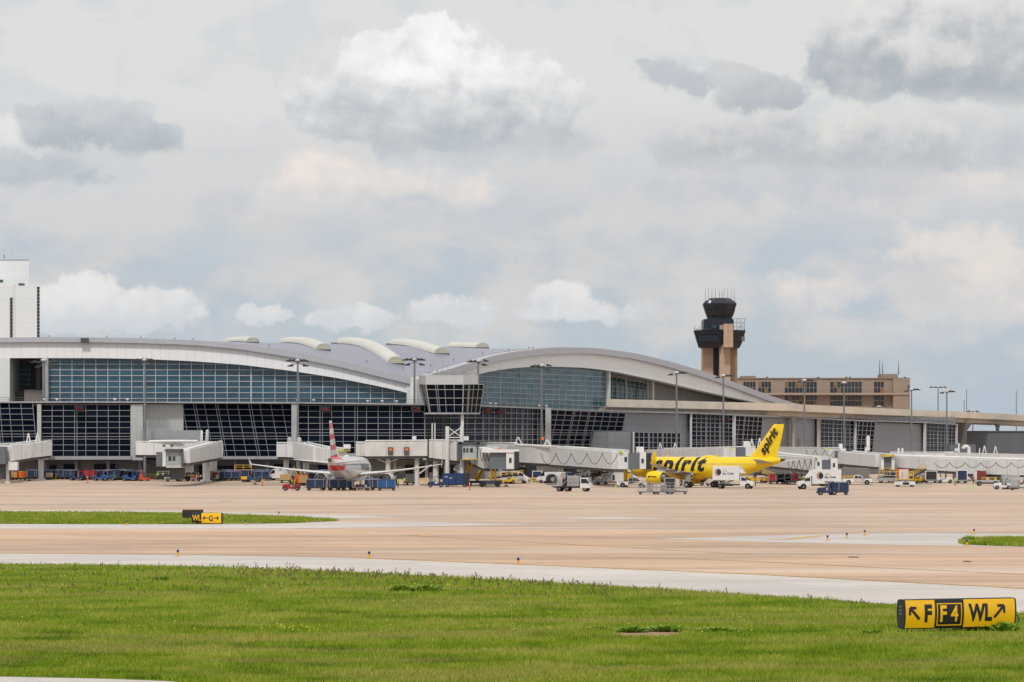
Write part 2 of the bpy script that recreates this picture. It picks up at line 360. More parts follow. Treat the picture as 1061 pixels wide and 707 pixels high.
ys = [-300, 60, 300, 628] + [628 + 44*i/12 for i in range(1, 13)] + [700, 900, 1500, 4000, 12000]
b = MB(); xs = [-9000, -500, 0, 500, 9000]
for y in ys:
    for x in xs: b.v.append(Vector((x, y, gz(y))))
for j in range(len(ys) - 1):
    for i in range(len(xs) - 1): b.f.append([j*5+i, j*5+i+1, (j+1)*5+i+1, (j+1)*5+i]); b.m.append(0)
go = b.build('ground', APRON); go['kind'] = 'structure'; go['label'] = 'tan concrete apron in front of the terminal'
fl('taxiway', [(-500,548.5),(300,548),(600,549),(760,551),(1061,556),(1500,563),(1800,640),(1061,611),(780,596),(530,585.5),(350,578),(200,575.5),(0,574),(-500,573)], .008, TAXI)
# pale shoulders
fl('shoulder', [(-500,573),(0,574),(200,575.5),(350,578),(530,585.5),(780,596),(1061,611),(1800,640),(1800,690),(1061,640),(880,629),(700,616),(500,604),(350,596),(200,591),(0,589),(-500,588)], .016, SHOULD)
fl('shoulder', [(-500,543),(280,543),(350,541),(430,541),(560,544),(430,546),(300,548),(-500,548.5)], .012, SHOULD)
fl('shoulder', [(-500,528.6),(150,529),(330,533),(420,536.5),(340,537.5),(-500,531.5)], .012, SHOULD)
fl('shoulder', [(760,556.5),(850,553.5),(960,552.5),(1061,553.5),(1400,556),(1400,569),(1061,567.2),(960,565.5),(880,564),(800,562),(680,558.5)], .012, SHOULD)
fl('shoulder', [(560,537),(640,536),(700,537.5),(620,538.5)], .012, SHOULD)
fl('shoulder', [(-900,702),(0,702.5),(100,704.5),(170,707),(220,712),(0,760),(-900,760)], .03, SHOULD)
# painted taxiway lines
def line(pts, wd, name='painted_line'):
    q = [Vector((*gp(*a), .02)) for a in pts]; mb = MB()
    for a, c in zip(q, q[1:]):
        t = (c - a).normalized(); n = Vector((-t.y, t.x, 0)) * wd / 2
        mb.add([a - n, c - n, c + n, a + n], [(0, 1, 2, 3)])
    o = mb.build(name, YELLOW_LINE); o['kind'] = 'structure'; return o
line([(-100,559.5),(0,560),(60,560)], .22)
line([(560,576.5),(700,579),(780,582),(900,588),(1061,595.6),(1200,602)], .22)
line([(-100,573.3),(0,573.6),(200,575),(350,577.4),(530,584.6),(780,595.2),(1061,610),(1200,617)], .3)
line([(803,559.8),(820,558.8),(838,556.6),(855,555.2)], .9)
line([(640,530.8),(720,530.2)], .5); line([(790,527.5),(830,527.2)], .6); line([(430,555.2),(448,556)], 1.2)
line([(230,519.5),(236,519)], 1.2)
line([(265,551.3),(420,555),(600,565),(780,575)], .18)
GRASS_SOIL = None
def soil(name):
    m, nt, b = new_mat(name); L = nt.links; N = nt.nodes
    g = N.new('ShaderNodeNewGeometry')
    n = N.new('ShaderNodeTexNoise'); n.inputs['Scale'].default_value = .35; n.inputs['Detail'].default_value = 8; L.new(g.outputs['Position'], n.inputs['Vector'])
    r = N.new('ShaderNodeValToRGB'); e = r.color_ramp.elements; e[0].position = .3; e[0].color = (.09, .155, .010, 1); e[1].position = .72; e[1].color = (.20, .25, .03, 1)
    L.new(n.outputs['Fac'], r.inputs[0]); L.new(r.outputs[0], b.inputs['Base Color']); b.inputs['Roughness'].default_value = .95; b.inputs['Specular IOR Level'].default_value = .1
    return m
SOIL = soil('grass_soil')
NEAR_TOP = [(-500,585.5),(0,585),(100,585.5),(200,587.5),(280,590),(350,592.5),(420,596),(500,600.5),(600,606),(700,612),(800,618.5),(880,624),(960,630),(1061,636.5),(1500,668)]
fl('grass_verge', NEAR_TOP + [(1500,760),(220,760),(200,710),(170,706.5),(100,704),(0,702),(-500,701.5)], .024, SOIL)
ISL_L = [(-500,531),(0,531),(120,531.5),(190,532.5),(260,534.5),(330,537.5),(352,539.8),(300,542.2),(200,543.6),(0,543.2),(-500,543)]
ISL_R = [(993,563),(1002,559.5),(1030,558.2),(1061,557.6),(1400,556),(1400,567.5),(1061,566.8),(1020,565.6),(998,564.5)]
fl('grass_verge', ISL_L, .024, SOIL); fl('grass_verge', ISL_R, .024, SOIL)
DIRT = M('bare_dirt', (.33, .20, .125), .95, var=.25, scale=2.0)
fl('dirt_patch', [(634,657.5),(655,655.6),(690,655.4),(708,657),(700,660.5),(672,661.5),(645,660.5)], .034, DIRT)
# ---- grass blades
def blade_mat():
    m, nt, b = new_mat('grass_blades'); L = nt.links; N = nt.nodes
    at = N.new('ShaderNodeAttribute'); at.attribute_name = 'pane'
    g = N.new('ShaderNodeNewGeometry')
    n = N.new('ShaderNodeTexNoise'); n.inputs['Scale'].default_value = .28; n.inputs['Detail'].default_value = 5; n.inputs['Roughness'].default_value = .6; L.new(g.outputs['Position'], n.inputs['Vector'])
    n2 = N.new('ShaderNodeTexNoise'); n2.inputs['Scale'].default_value = .09; n2.inputs['Detail'].default_value = 4
    q = N.new('ShaderNodeMapping'); q.inputs['Location'].default_value = (40, 17, 0); q.inputs['Scale'].default_value = (1.0, 2.2, 1); L.new(g.outputs['Position'], q.inputs[0]); L.new(q.outputs[0], n2.inputs['Vector'])
    ad = N.new('ShaderNodeMath'); ad.operation = 'MULTIPLY_ADD'; L.new(at.outputs['Fac'], ad.inputs[0]); ad.inputs[1].default_value = .35
    sb = N.new('ShaderNodeMath'); sb.operation = 'SUBTRACT'; L.new(n.outputs['Fac'], sb.inputs[0]); sb.inputs[1].default_value = .15; L.new(sb.outputs[0], ad.inputs[2])
    r = N.new('ShaderNodeValToRGB'); e = r.color_ramp.elements
    e[0].position = .28; e[0].color = (.055, .125, .004, 1); e[1].position = .80; e[1].color = (.47, .46, .085, 1)
    x = e.new(.5); x.color = (.225, .318, .012, 1)
    L.new(ad.outputs[0], r.inputs[0])
    dry = N.new('ShaderNodeMapRange'); dry.interpolation_type = 'SMOOTHSTEP'; dry.inputs[1].default_value = .48; dry.inputs[2].default_value = .62; dry.inputs[4].default_value = .58; L.new(n2.outputs['Fac'], dry.inputs[0])
    mx = N.new('ShaderNodeMix'); mx.data_type = 'RGBA'; L.new(dry.outputs[0], mx.inputs[0]); L.new(r.outputs[0], mx.inputs[6]); mx.inputs[7].default_value = (.43, .37, .11, 1)
    L.new(mx.outputs[2], b.inputs['Base Color']); b.inputs['Roughness'].default_value = .6; b.inputs['Specular IOR Level'].default_value = .25
    tr = N.new('ShaderNodeBsdfTranslucent'); L.new(mx.outputs[2], tr.inputs['Color'])
    ms = N.new('ShaderNodeMixShader'); ms.inputs[0].default_value = .35
    L.new(b.outputs[0], ms.inputs[1]); L.new(tr.outputs[0], ms.inputs[2]); L.new(ms.outputs[0], N['Material Output'].inputs['Surface'])
    return m
BLADE = blade_mat()
def inside(poly, x, y):
    c = np.zeros(x.shape, bool); n = len(poly)
    for i in range(n):
        (x0, y0), (x1, y1) = poly[i], poly[(i+1) % n]
        k = ((y0 > y) != (y1 > y)); c ^= k & (x < (x1 - x0) * (y - y0) / ((y1 - y0) if y1 != y0 else 1e-9) + x0)
    return c
def vnoise(x, y, s, seed):
    r = np.random.default_rng(seed); t = r.random((64, 64)); x = x * s; y = y * s
    xi = np.floor(x).astype(int); yi = np.floor(y).astype(int); fx = x - xi; fy = y - yi; fx = fx*fx*(3-2*fx); fy = fy*fy*(3-2*fy)
    g = lambda a, b: t[(xi + a) % 64, (yi + b) % 64]
    return (g(0,0)*(1-fx)+g(1,0)*fx)*(1-fy) + (g(0,1)*(1-fx)+g(1,1)*fx)*fy
def blades(name, poly, n, hmin, hmax, wd, xr, yr, mat, label, bypix=True, keep=None, nearbias=True):
    m = int(n * 1.0)
    if nearbias:                                # even cover in the picture rather than on the ground
        u = RNG.random(m); D = 1.0 / (1/yr[0] + u * (1/yr[1] - 1/yr[0]))
    else: D = RNG.uniform(yr[0], yr[1], m)
    x = RNG.uniform(xr[0], xr[1], m) * D / F * 1.0 - (CX * D / F)
    ok = inside(poly, x, D)
    if keep is not None: ok &= keep(x, D)
    x, D = x[ok], D[ok]; m = len(x)
    clump = .45 * vnoise(x, D, .55, 3) + .55 * vnoise(x, D, 1.6, 4) + .25 * (vnoise(x, D, .16, 9) - .5)
    hh = (hmin + (hmax - hmin) * np.clip(clump * RNG.uniform(.35, 1.35, m), 0, 1.3))
    a = RNG.uniform(0, 2*np.pi, m); w2 = wd * RNG.uniform(.6, 1.5, m) * .5
    lean = hh * RNG.uniform(.1, .8, m); la = RNG.uniform(0, 2*np.pi, m) 
    v = np.empty((m, 3, 3), np.float32)
    v[:, 0] = np.stack([x - np.cos(a)*w2, D - np.sin(a)*w2, np.full(m, .02)], 1)
    v[:, 1] = np.stack([x + np.cos(a)*w2, D + np.sin(a)*w2, np.full(m, .02)], 1)
    v[:, 2] = np.stack([x + np.cos(la)*lean, D + np.sin(la)*lean, .02 + hh], 1)
    me = bpy.data.meshes.new(name); me.vertices.add(3*m); me.loops.add(3*m); me.polygons.add(m)
    me.vertices.foreach_set('co', v.ravel()); me.loops.foreach_set('vertex_index', np.arange(3*m, dtype=np.int32))
    me.polygons.foreach_set('loop_start', np.arange(0, 3*m, 3, dtype=np.int32))
    at = me.attributes.new('pane', 'FLOAT', 'FACE'); at.data.foreach_set('value', np.clip(.25*RNG.random(m) + .75*(clump) , 0, 1).astype(np.float32))
    me.update(); me.validate(); me.materials.append(mat)
    o = bpy.data.objects.new(name, me); col.objects.link(o); o['kind'] = 'stuff'; o['label'] = label; return o
near = [gp(*q) for q in NEAR_TOP + [(1500,760),(220,760),(200,709.5),(170,706),(100,703.6),(0,701.6),(-500,701)]]
dp = [gp(*q) for q in [(634,657.5),(655,655.6),(690,655.4),(708,657),(700,660.5),(672,661.5),(645,660.5)]]
blades('grass', near, 420000, .05, .21, .034, (-70, 1131), (74, 172), BLADE, 'mown green grass with rough tufts on the near verge', keep=lambda x, y: ~inside(dp, x, y) & ~((np.abs(x - 13.55 - .42*(y - 100)) < 2.4) & (y > 97.6) & (y < 101) & (RNG.random(x.shape) < .72)))
blades('grass', [gp(*q) for q in ISL_L], 60000, .08, .32, .09, (-60, 360), (258, 345), BLADE, 'strip of green grass between taxiway and apron')
blades('grass', [gp(*q) for q in ISL_R], 30000, .08, .30, .09, (985, 1120), (195, 235), BLADE, 'tip of a grass island beside the taxiway')
# rough weeds along the far edge of the verge, seed heads and small yellow flowers
WEED = M('weed_stems', (.16, .12, .05), .9, var=.3, scale=3)
FLOWER = M('yellow_flowers', (.62, .55, .04), .7, var=.2, scale=3)
mb = MB()
for i in range(620):
    if i < 400: px = random.uniform(240, 640); py = np.interp(px, [q[0] for q in NEAR_TOP], [q[1] for q in NEAR_TOP]) + abs(random.gauss(0, 7)) + .6
    elif i < 560: px = random.uniform(-20, 330); py = 590 + random.random() * 28
    else: px = random.uniform(0, 1060); py = np.interp(px, [q[0] for q in NEAR_TOP], [q[1] for q in NEAR_TOP]) + 1 + random.random() * 5
    x, y = gp(px, py); h = random.uniform(.12, .26) if random.random() < .85 else random.uniform(.26, .42); dx, dy = random.gauss(0, .07), random.gauss(0, .07)
    mb.tube((x, y, 0), (x+dx, y+dy, h), .006, 3, .004)
    for k in range(4):
        t = .55 + .15 * k; mb.ell((x+dx*t+random.gauss(0,.03), y+dy*t, h*t), .025, .025, .03, 4, 2)
mb.build('weeds', WEED, fix=False); o = bpy.data.objects['weeds']; tag(o, 'brown seeding weeds along the edge of the grass verge', kind='stuff')
mb = MB()
for i in range(260):
    r = random.random()
    if r < .35: cx, cy, s = random.choice([(20,600),(70,601),(95,598),(62,612),(425,612),(452,612),(300,655),(310,657),(130,592)]) + (14,)
    else: cx, cy, s = random.uniform(0, 1060), random.uniform(596, 660), 4
    px = cx + random.gauss(0, s); py = cy + random.gauss(0, 1.6)
    if py < np.interp(px, [q[0] for q in NEAR_TOP], [q[1] for q in NEAR_TOP]) + 2: continue
    x, y = gp(px, py); mb.ell((x, y, random.uniform(.12, .24)), .035, .035, .02, 5, 2)
mb.build('flowers', FLOWER, fix=False); tag(bpy.data.objects['flowers'], 'tiny yellow flowers scattered through the grass verge', kind='stuff')
LEAF = M('weed_leaf', (.20, .335, .025), .6, var=.35, scale=2.5)
def bush(name, px, py, rad, hh, n, label, cat='weed'):
    x, y = gp(px, py); mb = MB()
    for i in range(n):
        a = random.uniform(0, 2*math.pi); r = rad * random.random() ** .6; h = hh * (1 - .5*(r/rad)**2) * random.uniform(.5, 1.1)
        bx, by = x + r*.6*math.cos(a), y + r*.6*math.sin(a); tx, ty = x + r*1.25*math.cos(a), y + r*1.25*math.sin(a)
        an = random.uniform(0, 3.14); wv = Vector((math.cos(an), math.sin(an), 0)) * .035
        mid = Vector(((bx+tx)/2, (by+ty)/2, .02 + h*.7)); mb.add([Vector((bx,by,.01))-wv*.6, Vector((bx,by,.01))+wv*.6, mid+wv, mid-wv], [(0,1,2,3)], a=random.uniform(.55, 1.0))
        mb.add([mid-wv, mid+wv, Vector((tx, ty, .02+h))], [(0,1,2)], a=random.uniform(.6, 1.0))
    o = mb.build(name, LEAF, attr=True, fix=False); tag(o, label, cat); return o
for (px, py, rad, hh, n, lb) in [(655,656.2,.55,.20,300,'leafy green weed clump at the back edge of the bare dirt patch'), (690,655.2,.75,.22,420,'wide weed clump just beyond the bare dirt patch'),
        (744,655.8,.85,.17,360,'low weed clump in the grass near the bare dirt patch, on its sign side'), (620,654,.5,.16,200,'small weed clump in the grass before the bare dirt patch'), (905,657.5,.35,.15,120,'weed tuft under the end of the tilted arrow sign'),
        (1010,653.5,.7,.36,520,'weeds growing in front of the yellow sign legs'), (1040,654.5,.5,.3,300,'weed tuft by the far leg of the yellow sign'), (440,613,.9,.26,360,'yellowish bush of weeds in the middle of the verge'), (415,613.5,.5,.3,300,'small yellowish weed beside the weed bush'),
        (168,602,.35,.2,120,'small weed tuft in the open grass near the taxiway edge')]:
    bush('weed_clump', px, py, rad, hh, n, lb)
bush('shrub', 1004, 562.5, .55, .5, 150, 'scraggly shrub on the tip of the grass island', 'shrub')
# ================================================================ terminal building
MULL = M('mullion_grey', (.27, .285, .32), .45, var=.08)
MULLW = M('mullion_pale', (.50, .52, .54), .45, var=.08)
HALLG = glass_mat('hall_glass', (.018, .062, .100), (.038, .105, .155), 1.55, .12)
GATEG = glass_mat('gate_glass', (.0022, .0040, .0100), (.0075, .012, .024), 1.14, .10)
CABG = glass_mat('cab_glass', (.004, .008, .016), (.010, .014, .022), 1.12, .08)
FASC = panel_mat('fascia_panels', (.76, .765, .785), 1.85, 60, .86, .14, var=.03)
EDGE = panel_mat('roof_edge_metal', (.41, .415, .46), 1.85, 60, .85, .1, var=.04)
ROOFM = panel_mat('roof_sheet', (.235, .245, .315), 1.2, 400, .90, .10, var=.04, rough=.4)
GREYP = panel_mat('grey_wall_panels', (.20, .21, .235), 3.0, 1.5, .70, .09, var=.05)
LGREYP = panel_mat('pale_wall_panels', (.40, .415, .42), 3.2, 1.5, .80, .09, var=.04)
WHITEP = panel_mat('white_wall_panels', (.66, .67, .66), 2.4, 1.7, .86, .07, var=.03)
BASEW = panel_mat('base_wall', (.24, .24, .245), 4.0, 2.0, .8, .08, var=.10)
COLW = M('white_column', (.60, .61, .61), .5, var=.06)
SLABM = M('slab_edge', (.30, .31, .33), .6, var=.12)
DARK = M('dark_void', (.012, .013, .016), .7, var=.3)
DKGREY = M('dark_grey_metal', (.07, .075, .085), .5, var=.15)
BEIGE = M('beige_concrete', (.68, .60, .50), .75, var=.13, scale=.25, streak=(.3, 1, 1))
BEIGED = M('girder_concrete', (.42, .35, .28), .8, var=.16, scale=.25)
TAN = panel_mat('tan_precast', (.41, .30, .21), 40, 3.4, .72, .14, var=.08, rough=.85)
BROWN = panel_mat('brown_precast', (.275, .215, .172), 7.5, 3.5, .82, .12, var=.07, rough=.85)
SKYL = M('skylight_panel', (.57, .565, .51), .35, var=.07, scale=.4)
SKYE = M('skylight_end', (.42, .415, .33), .35, var=.15)
RED_LED = M('red_display', (.16, .005, .01), .4, emit=(1.0, .02, .03, .035), var=.6, scale=9)
term = thing('airport_terminal', 'long glass airport terminal with curved wave roof and dark gate level', 'terminal', (0, 0, 0))
def pbox(name, px0, px1, py0, py1, D, depth, mat, parent, label=None, z0=None, bevel=0):
    x0, x1 = X(px0, D), X(px1, D); zt = Z(py0, D); zb = Z(py1, D) if z0 is None else z0
    o = MB().box(x0, x1, D, D + depth, zb, zt).build(name, mat, parent, bevel=bevel)
    if label: o['label'] = label
    return o
# --- plan of the gate level and of the main hall
def Dg(px): return float(np.interp(px, [-200, 440, 500, 571, 650, 716, 762, 848, 887, 958, 992, 1100], [670, 670, 695, 733, 765, 790, 810, 868, 893, 942, 968, 1050]))
def Dh(px):
    if px <= 425: return 700.0
    k = (px - CX) / F; d = (700*k + 21.7) / (.485 - .875*k); return 700 + .875*d
TOPP = np.array([(-60,352),(-20,350.4),(40,349.8),(100,350),(150,351),(200,352.8),(250,356.6),(300,363.5),(350,373.2),(400,385.5),(425,391.5)])
TOPR = np.array([(425,391.5),(460,381),(500,368.8),(520,364.8),(550,361.3),(580,360),(600,360.3),(620,362.2),(650,366.3),(690,376.2),(720,385),(750,395.5),(790,410.5),(815,418),(835,422.5)])
BOTP = np.array([(-60,372.5),(0,371.4),(100,371.4),(150,372.4),(200,374.6),(250,378.2),(300,384.3),(350,392),(400,402),(425,408)])
BOTR = np.array([(425,408),(460,396.5),(500,385),(530,381),(560,380),(600,381.2),(627,384.5),(680,395.5),(720,405),(765,414.8),(800,422),(835,428)])
def curve(pts, x):
    xs, y = pts[:, 0], pts[:, 1]; acc = 0
    for k in (-9, -4.5, 0, 4.5, 9): acc += np.interp(np.clip(x + k, xs[0], xs[-1]), xs, y)
    return acc / 5 if xs[0] + 9 < x < xs[-1] - 9 else float(np.interp(x, xs, y))
def ytop(px): return curve(TOPP if px <= 425 else TOPR, px)
def ybot(px): return curve(BOTP if px <= 425 else BOTR, px)
NR = [Vector((0, -1, 0)), Vector((.875, -.485, 0))]          # outward normals of the two hall fronts
def nrm(px): return NR[0] if px <= 425 else NR[1]
RID = [(-80, 745), (250, 745), (425, 762), (500, 785), (580, 815), (700, 870), (835, 950)]
def Rg(px):
    D = float(np.interp(px, [q[0] for q in RID], [q[1] for q in RID])); z = 31.7
    zf = Z(ytop(px), Dh(px)); z = min(z, max(zf + .4, zf + (31.7 - zf) * float(np.interp(px, [-80, 570, 640, 835], [1, 1, .25, .05]))))
    return Vector((X(px, D), D, z))
def surf(px, t):
    f = P(px, ytop(px), Dh(px)); r = Rg(px); q = f.lerp(r, t); q.z = f.z + (r.z - f.z) * math.sin(t * math.pi / 2); return q
pxs = list(range(-60, 425, 6)) + [424.9] ; pxr = [425.1] + list(range(430, 836, 6))
mb = MB(); nt_ = 14
for part in (pxs, pxr):
    g = [[surf(px, t / nt_) for t in range(nt_ + 1)] for px in part]
    for i in range(len(part) - 1):
        for t in range(nt_):
            mb.add([g[i][t], g[i+1][t], g[i+1][t+1], g[i][t+1]], [(0, 1, 2, 3)])
# seam between the two vaults and the back slope
for t in range(nt_):
    mb.add([surf(424.9, t/nt_), surf(425.1, t/nt_), surf(425.1, (t+1)/nt_), surf(424.9, (t+1)/nt_)], [(0, 1, 2, 3)])
bk = [Rg(px) for px in pxs + pxr]
for a, c in zip(bk, bk[1:]): mb.add([a, c, c + Vector((8, 60, -12)), a + Vector((0, 60, -12))], [(0, 1, 2, 3)])
bm_o = mb.build('roof', ROOFM, term)
bm = bmesh.new(); bm.from_mesh(bm_o.data); bmesh.ops.remove_doubles(bm, verts=bm.verts, dist=.02); bmesh.ops.recalc_face_normals(bm, faces=bm.faces); bm.to_mesh(bm_o.data); bm.free()
bm_o.data.polygons.foreach_set('use_smooth', [True]*len(bm_o.data.polygons)); bm_o.data.set_sharp_from_angle(angle=R(20))
def strip(name, part, fa, fb, off, mat, thick=.5):
    """a curved band along the front: fa / fb give its upper and lower edge, off its distance in front of the hall glass"""
    mb = MB(); rows = []
    for px in part:
        n = nrm(px); D = Dh(px); a = P(px, fa(px), D) + n * off; c = P(px, fb(px), D) + n * off; rows.append((a, c, n))
    for (a, c, n), (a2, c2, n2) in zip(rows, rows[1:]):
        mb.add([c, c2, a2, a], [(0, 1, 2, 3)]); mb.add([a, a2, a2 - n2*thick, a - n*thick], [(0, 1, 2, 3)]); mb.add([c2, c, c - n*thick, c2 - n2*thick], [(0, 1, 2, 3)])
    return mb.build(name, mat, term)
EH = lambda px: 5.2 + 1.6 * smoothstep(180, 330, px) - .6 * smoothstep(520, 640, px)
for part in (pxs, pxr):
    strip('roof_edge', part, lambda p: ytop(p) + .2, lambda p: ytop(p) + EH(p), 2.6, EDGE, 2.6)
    strip('fascia', part, lambda p: ytop(p) + EH(p) - .3, ybot, 1.7, FASC, 1.9)
# small roof vents and the dark plant box on the roof edge
for px in (51, 111, 146, 181, 200, 279, 380, 418, 446, 470, 500, 527, 548, 552):
    t = .04 if px < 240 or px > 520 else .12
    a = surf(px, t); MB().tube(a, a + Vector((0, 0, .35)), .09, 6).ell(a + Vector((0, 0, .4)), .16, .16, .12, 6, 3).build('roof_vent', GREYP, term)
pbox('roof_plant_box', 83.5, 91.5, 350.4, 355.2, 696.8, 1.2, DKGREY, term)
# --- skylights: five curved barrel vaults that follow the roof
def skylight(pxa, pxb, pyb, wd, hh, ta=.97):
    best = min((abs((YH - (surf(pxb, t/100).z - H) * F / surf(pxb, t/100).y) - pyb), t/100) for t in range(3, 97))[1]
    rings = []; n = 10
    for i in range(17):
        s = i / 16; q = surf(pxa + (pxb - pxa) * s, ta + (best - ta) * s)
        q2 = surf(pxa + (pxb - pxa) * min(1, s + .01), ta + (best - ta) * min(1, s + .01)); q1 = surf(pxa + (pxb - pxa) * max(0, s - .01), ta + (best - ta) * max(0, s - .01))
        d = (q2 - q1); d.z = 0; d.normalize(); u = Vector((-d.y, d.x, 0))
        u = Vector((1, .12, 0)).normalized()
        rings.append([q + Vector((0, 0, -.3)) + u * (wd/2 * math.cos(math.pi*k/n)) + Vector((0, 0, .5 + hh * .85 * math.sin(math.pi*k/n))) for k in range(n + 1)])
    low = [[r[0] - Vector((0, 0, .5)), r[0], r[-1], r[-1] - Vector((0, 0, .5))] for r in rings]
    o = MB().loft(rings, caps=(True, False), closed=False).build('skylight', SKYL, term, smooth=True)
    MB().add(rings[-1], [tuple(range(n + 1))]).build('skylight_end', SKYE, o)
    MB().loft(low, closed=False).build('skylight_kerb', DKGREY, o)
for a in [(238, 262, 355.3, 2.9, 1.2), (297, 335, 363, 3.3, 1.5), (356, 410, 377.5, 3.7, 1.7), (411, 458, 367.2, 3.5, 1.6), (470, 500, 361, 3.1, 1.3)]: skylight(*a)
for a, c in ((343, 372), (400, 432)):
    p0, p1 = surf(a, .96), surf(c, .96); MB().bar(p0 + Vector((0,0,.1)), p1 + Vector((0,0,.1)), .6, .5, (0, -1, 0)).build('ridge_walkway', M('ridge_brown', (.26, .19, .165), .7), term)
# --- hall curtain walls
HALLG2 = glass_mat('hall_glass_sky_tint', (.035, .100, .140), (.060, .150, .200), 1.55, .12)  # hall glass again, with the brighter sky reflection put into its colour
def hall_glass(px0, px1, cols, zb, rows, setback=0.0, mull=.15, heavy=()):
    ga, ma = MB(), MB(); es = [px0 + (px1 - px0) * i / cols for i in range(cols + 1)] if isinstance(cols, int) else cols
    pts = []
    n = nrm((px0 + px1) / 2)
    for px in es:
        D = Dh(px); q = Vector((X(px, D), D, 0)) - n * setback
        pts.append((q, Z(ybot(px) - 3.5, D)))
    for i in range(len(pts) - 1):
        (a, ta), (c, tc_) = pts[i], pts[i+1]; top = min(ta, tc_) + .05
        z = zb; k = 0
        while z < top:
            z2 = min(z + rows, top); j = [RNG.uniform(-.03, .03) for _ in range(4)]
            ga.add([a + n*j[0] + Vector((0,0,z)), c + n*j[1] + Vector((0,0,z)), c + n*j[2] + Vector((0,0,z2)), a + n*j[3] + Vector((0,0,z2))], [(0,1,2,3)], a=float(np.clip(RNG.normal(.5, .22), 0, 1)) + (.7*RNG.random() if RNG.random() < .05 else 0))
            ma.bar(a + Vector((0,0,z)), c + Vector((0,0,z)), mull, .16, n); z = z2; k += 1
    for i, (q, t) in enumerate(pts):
        ma.bar(q + Vector((0,0,zb)), q + Vector((0,0,t)), mull * (2.0 if i in heavy else 1.0), .22 if px0 < 400 else .07, n)
    g = ga.build('glass_wall', HALLG if px0 < 400 else HALLG2, term, attr=True, fix=False); ma.build('mullion_grid', MULLW, g); return g
zb = Z(419, 700)
hall_glass(50, 421, 30, zb, 1.22, mull=.13, heavy=(17,))
hall_glass(430, 627, 29, Z(424, 745), 1.16, mull=.085, heavy=(13,))
# white valley post, the pier and recess at the west end, the white column and recess at the east end
D = 698.3
pbox('column', 421.5, 424.5, 400, 419, D - .4, .8, COLW, term)
pbox('valley_panel', 424.6, 437, 391, 419, 697.8, .5, WHITEP, term)
pbox('end_pier', -60, 10, 371, 417.5, 698.2, 14, WHITEP, term)
pbox('column', 44, 50, 371, 419, 698.2, 3, M('grey_column', (.33, .33, .34), .6), term)
pbox('recess_wall', 10, 50, 371, 419, 716, .6, DKGREY, term)
g = pbox('recess_glass', 10.5, 32, 378, 401, 715.4, .3, HALLG, term)
for k in range(4): pbox('recess_transom', 10.5, 32, 383 + k*5, 383.5 + k*5, 715.3, .1, MULL, g)
pbox('recess_fin', 37.5, 42, 372, 403, 708, 2, M('recess_brown', (.19, .165, .155), .7), term)
pbox('recess_block', 25, 45, 404, 419, 704, 6, M('recess_grey', (.24, .22, .21), .7), term)
pbox('recess_block', 10, 26, 405.5, 419, 706, 6, M('recess_dark', (.09, .085, .085), .7), term)
def hallpt(px, py, setb):
    if setb <= 0: return P(px, py, Dh(px)) - nrm(px) * setb
    return P(px, py, Dh(px) + setb * 1.5)
def hall_col(px, w, py0, py1, setb, d=1.2, name='column', mat=COLW):
    a, n = hallpt(px, py1, setb), nrm(px); t = hallpt(px, py0, setb); MB().bar(a, t, w, min(d, w), n).build(name, mat, term)
hall_col(628, .7, 380, 426, -.3)
for px, s, w in ((648, 7, .35), (670, 7, .35), (675.5, 1.5, .5)): hall_col(px, w, 383, 420, s)
ga, ma = MB(), MB(); es = list(np.linspace(629, 671, 10)); n = NR[1]
for a, c in zip(es, es[1:]):
    zt = Z(ybot((a + c)/2) + 3.0, Dh(a)); q0, q1 = hallpt(a, 420, 9), hallpt(c, 420, 9); z0 = q0.z; nr = 6
    for k in range(nr):
        za, zc = z0 + (zt-z0)*k/nr, z0 + (zt-z0)*(k+1)/nr
        ga.add([(q0.x,q0.y,za),(q1.x,q1.y,za),(q1.x,q1.y,zc),(q0.x,q0.y,zc)], [(0,1,2,3)], a=random.random())
        ma.bar((q0.x,q0.y,za), (q1.x,q1.y,za), .11, .12, n)
    ma.bar((q0.x,q0.y,z0), (q0.x,q0.y,zt), .11, .15, n)
g = ga.build('glass_wall', HALLG2, term, attr=True, fix=False); ma.build('mullion_grid', MULLW, g)
# soffit and grey wall of the east recess
mb = MB()
es = list(np.linspace(629, 800, 14))
for a, c in zip(es, es[1:]):
    mb.add([hallpt(a, ybot(a), -1.6), hallpt(c, ybot(c), -1.6), hallpt(c, ybot(c) , 9.5) + Vector((0,0,-.6)), hallpt(a, ybot(a), 9.5) + Vector((0,0,-.6))], [(0,1,2,3)])
mb.build('soffit', M('soffit_grey', (.34, .34, .35), .7), term, fix=False)
mb = MB()
for a, c in zip(es, es[1:]):
    if c < 670: continue
    mb.add([hallpt(a, 424, 9.6), hallpt(c, 424, 9.6), hallpt(c, min(424, ybot(c) - 1), 9.6), hallpt(a, min(424, ybot(a) - 1), 9.6)], [(0,1,2,3)])
mb.build('recess_wall', M('recess_pale', (.44, .44, .45), .6), term, fix=False)
a, c = hallpt(629, 413.5, 2), hallpt(700, 413.5, 2); MB().bar(a, c, .12, .1, NR[1]).bar(a - Vector((0,0,.5)), c - Vector((0,0,.5)), .06, .1, NR[1]).build('balustrade', DKGREY, term)
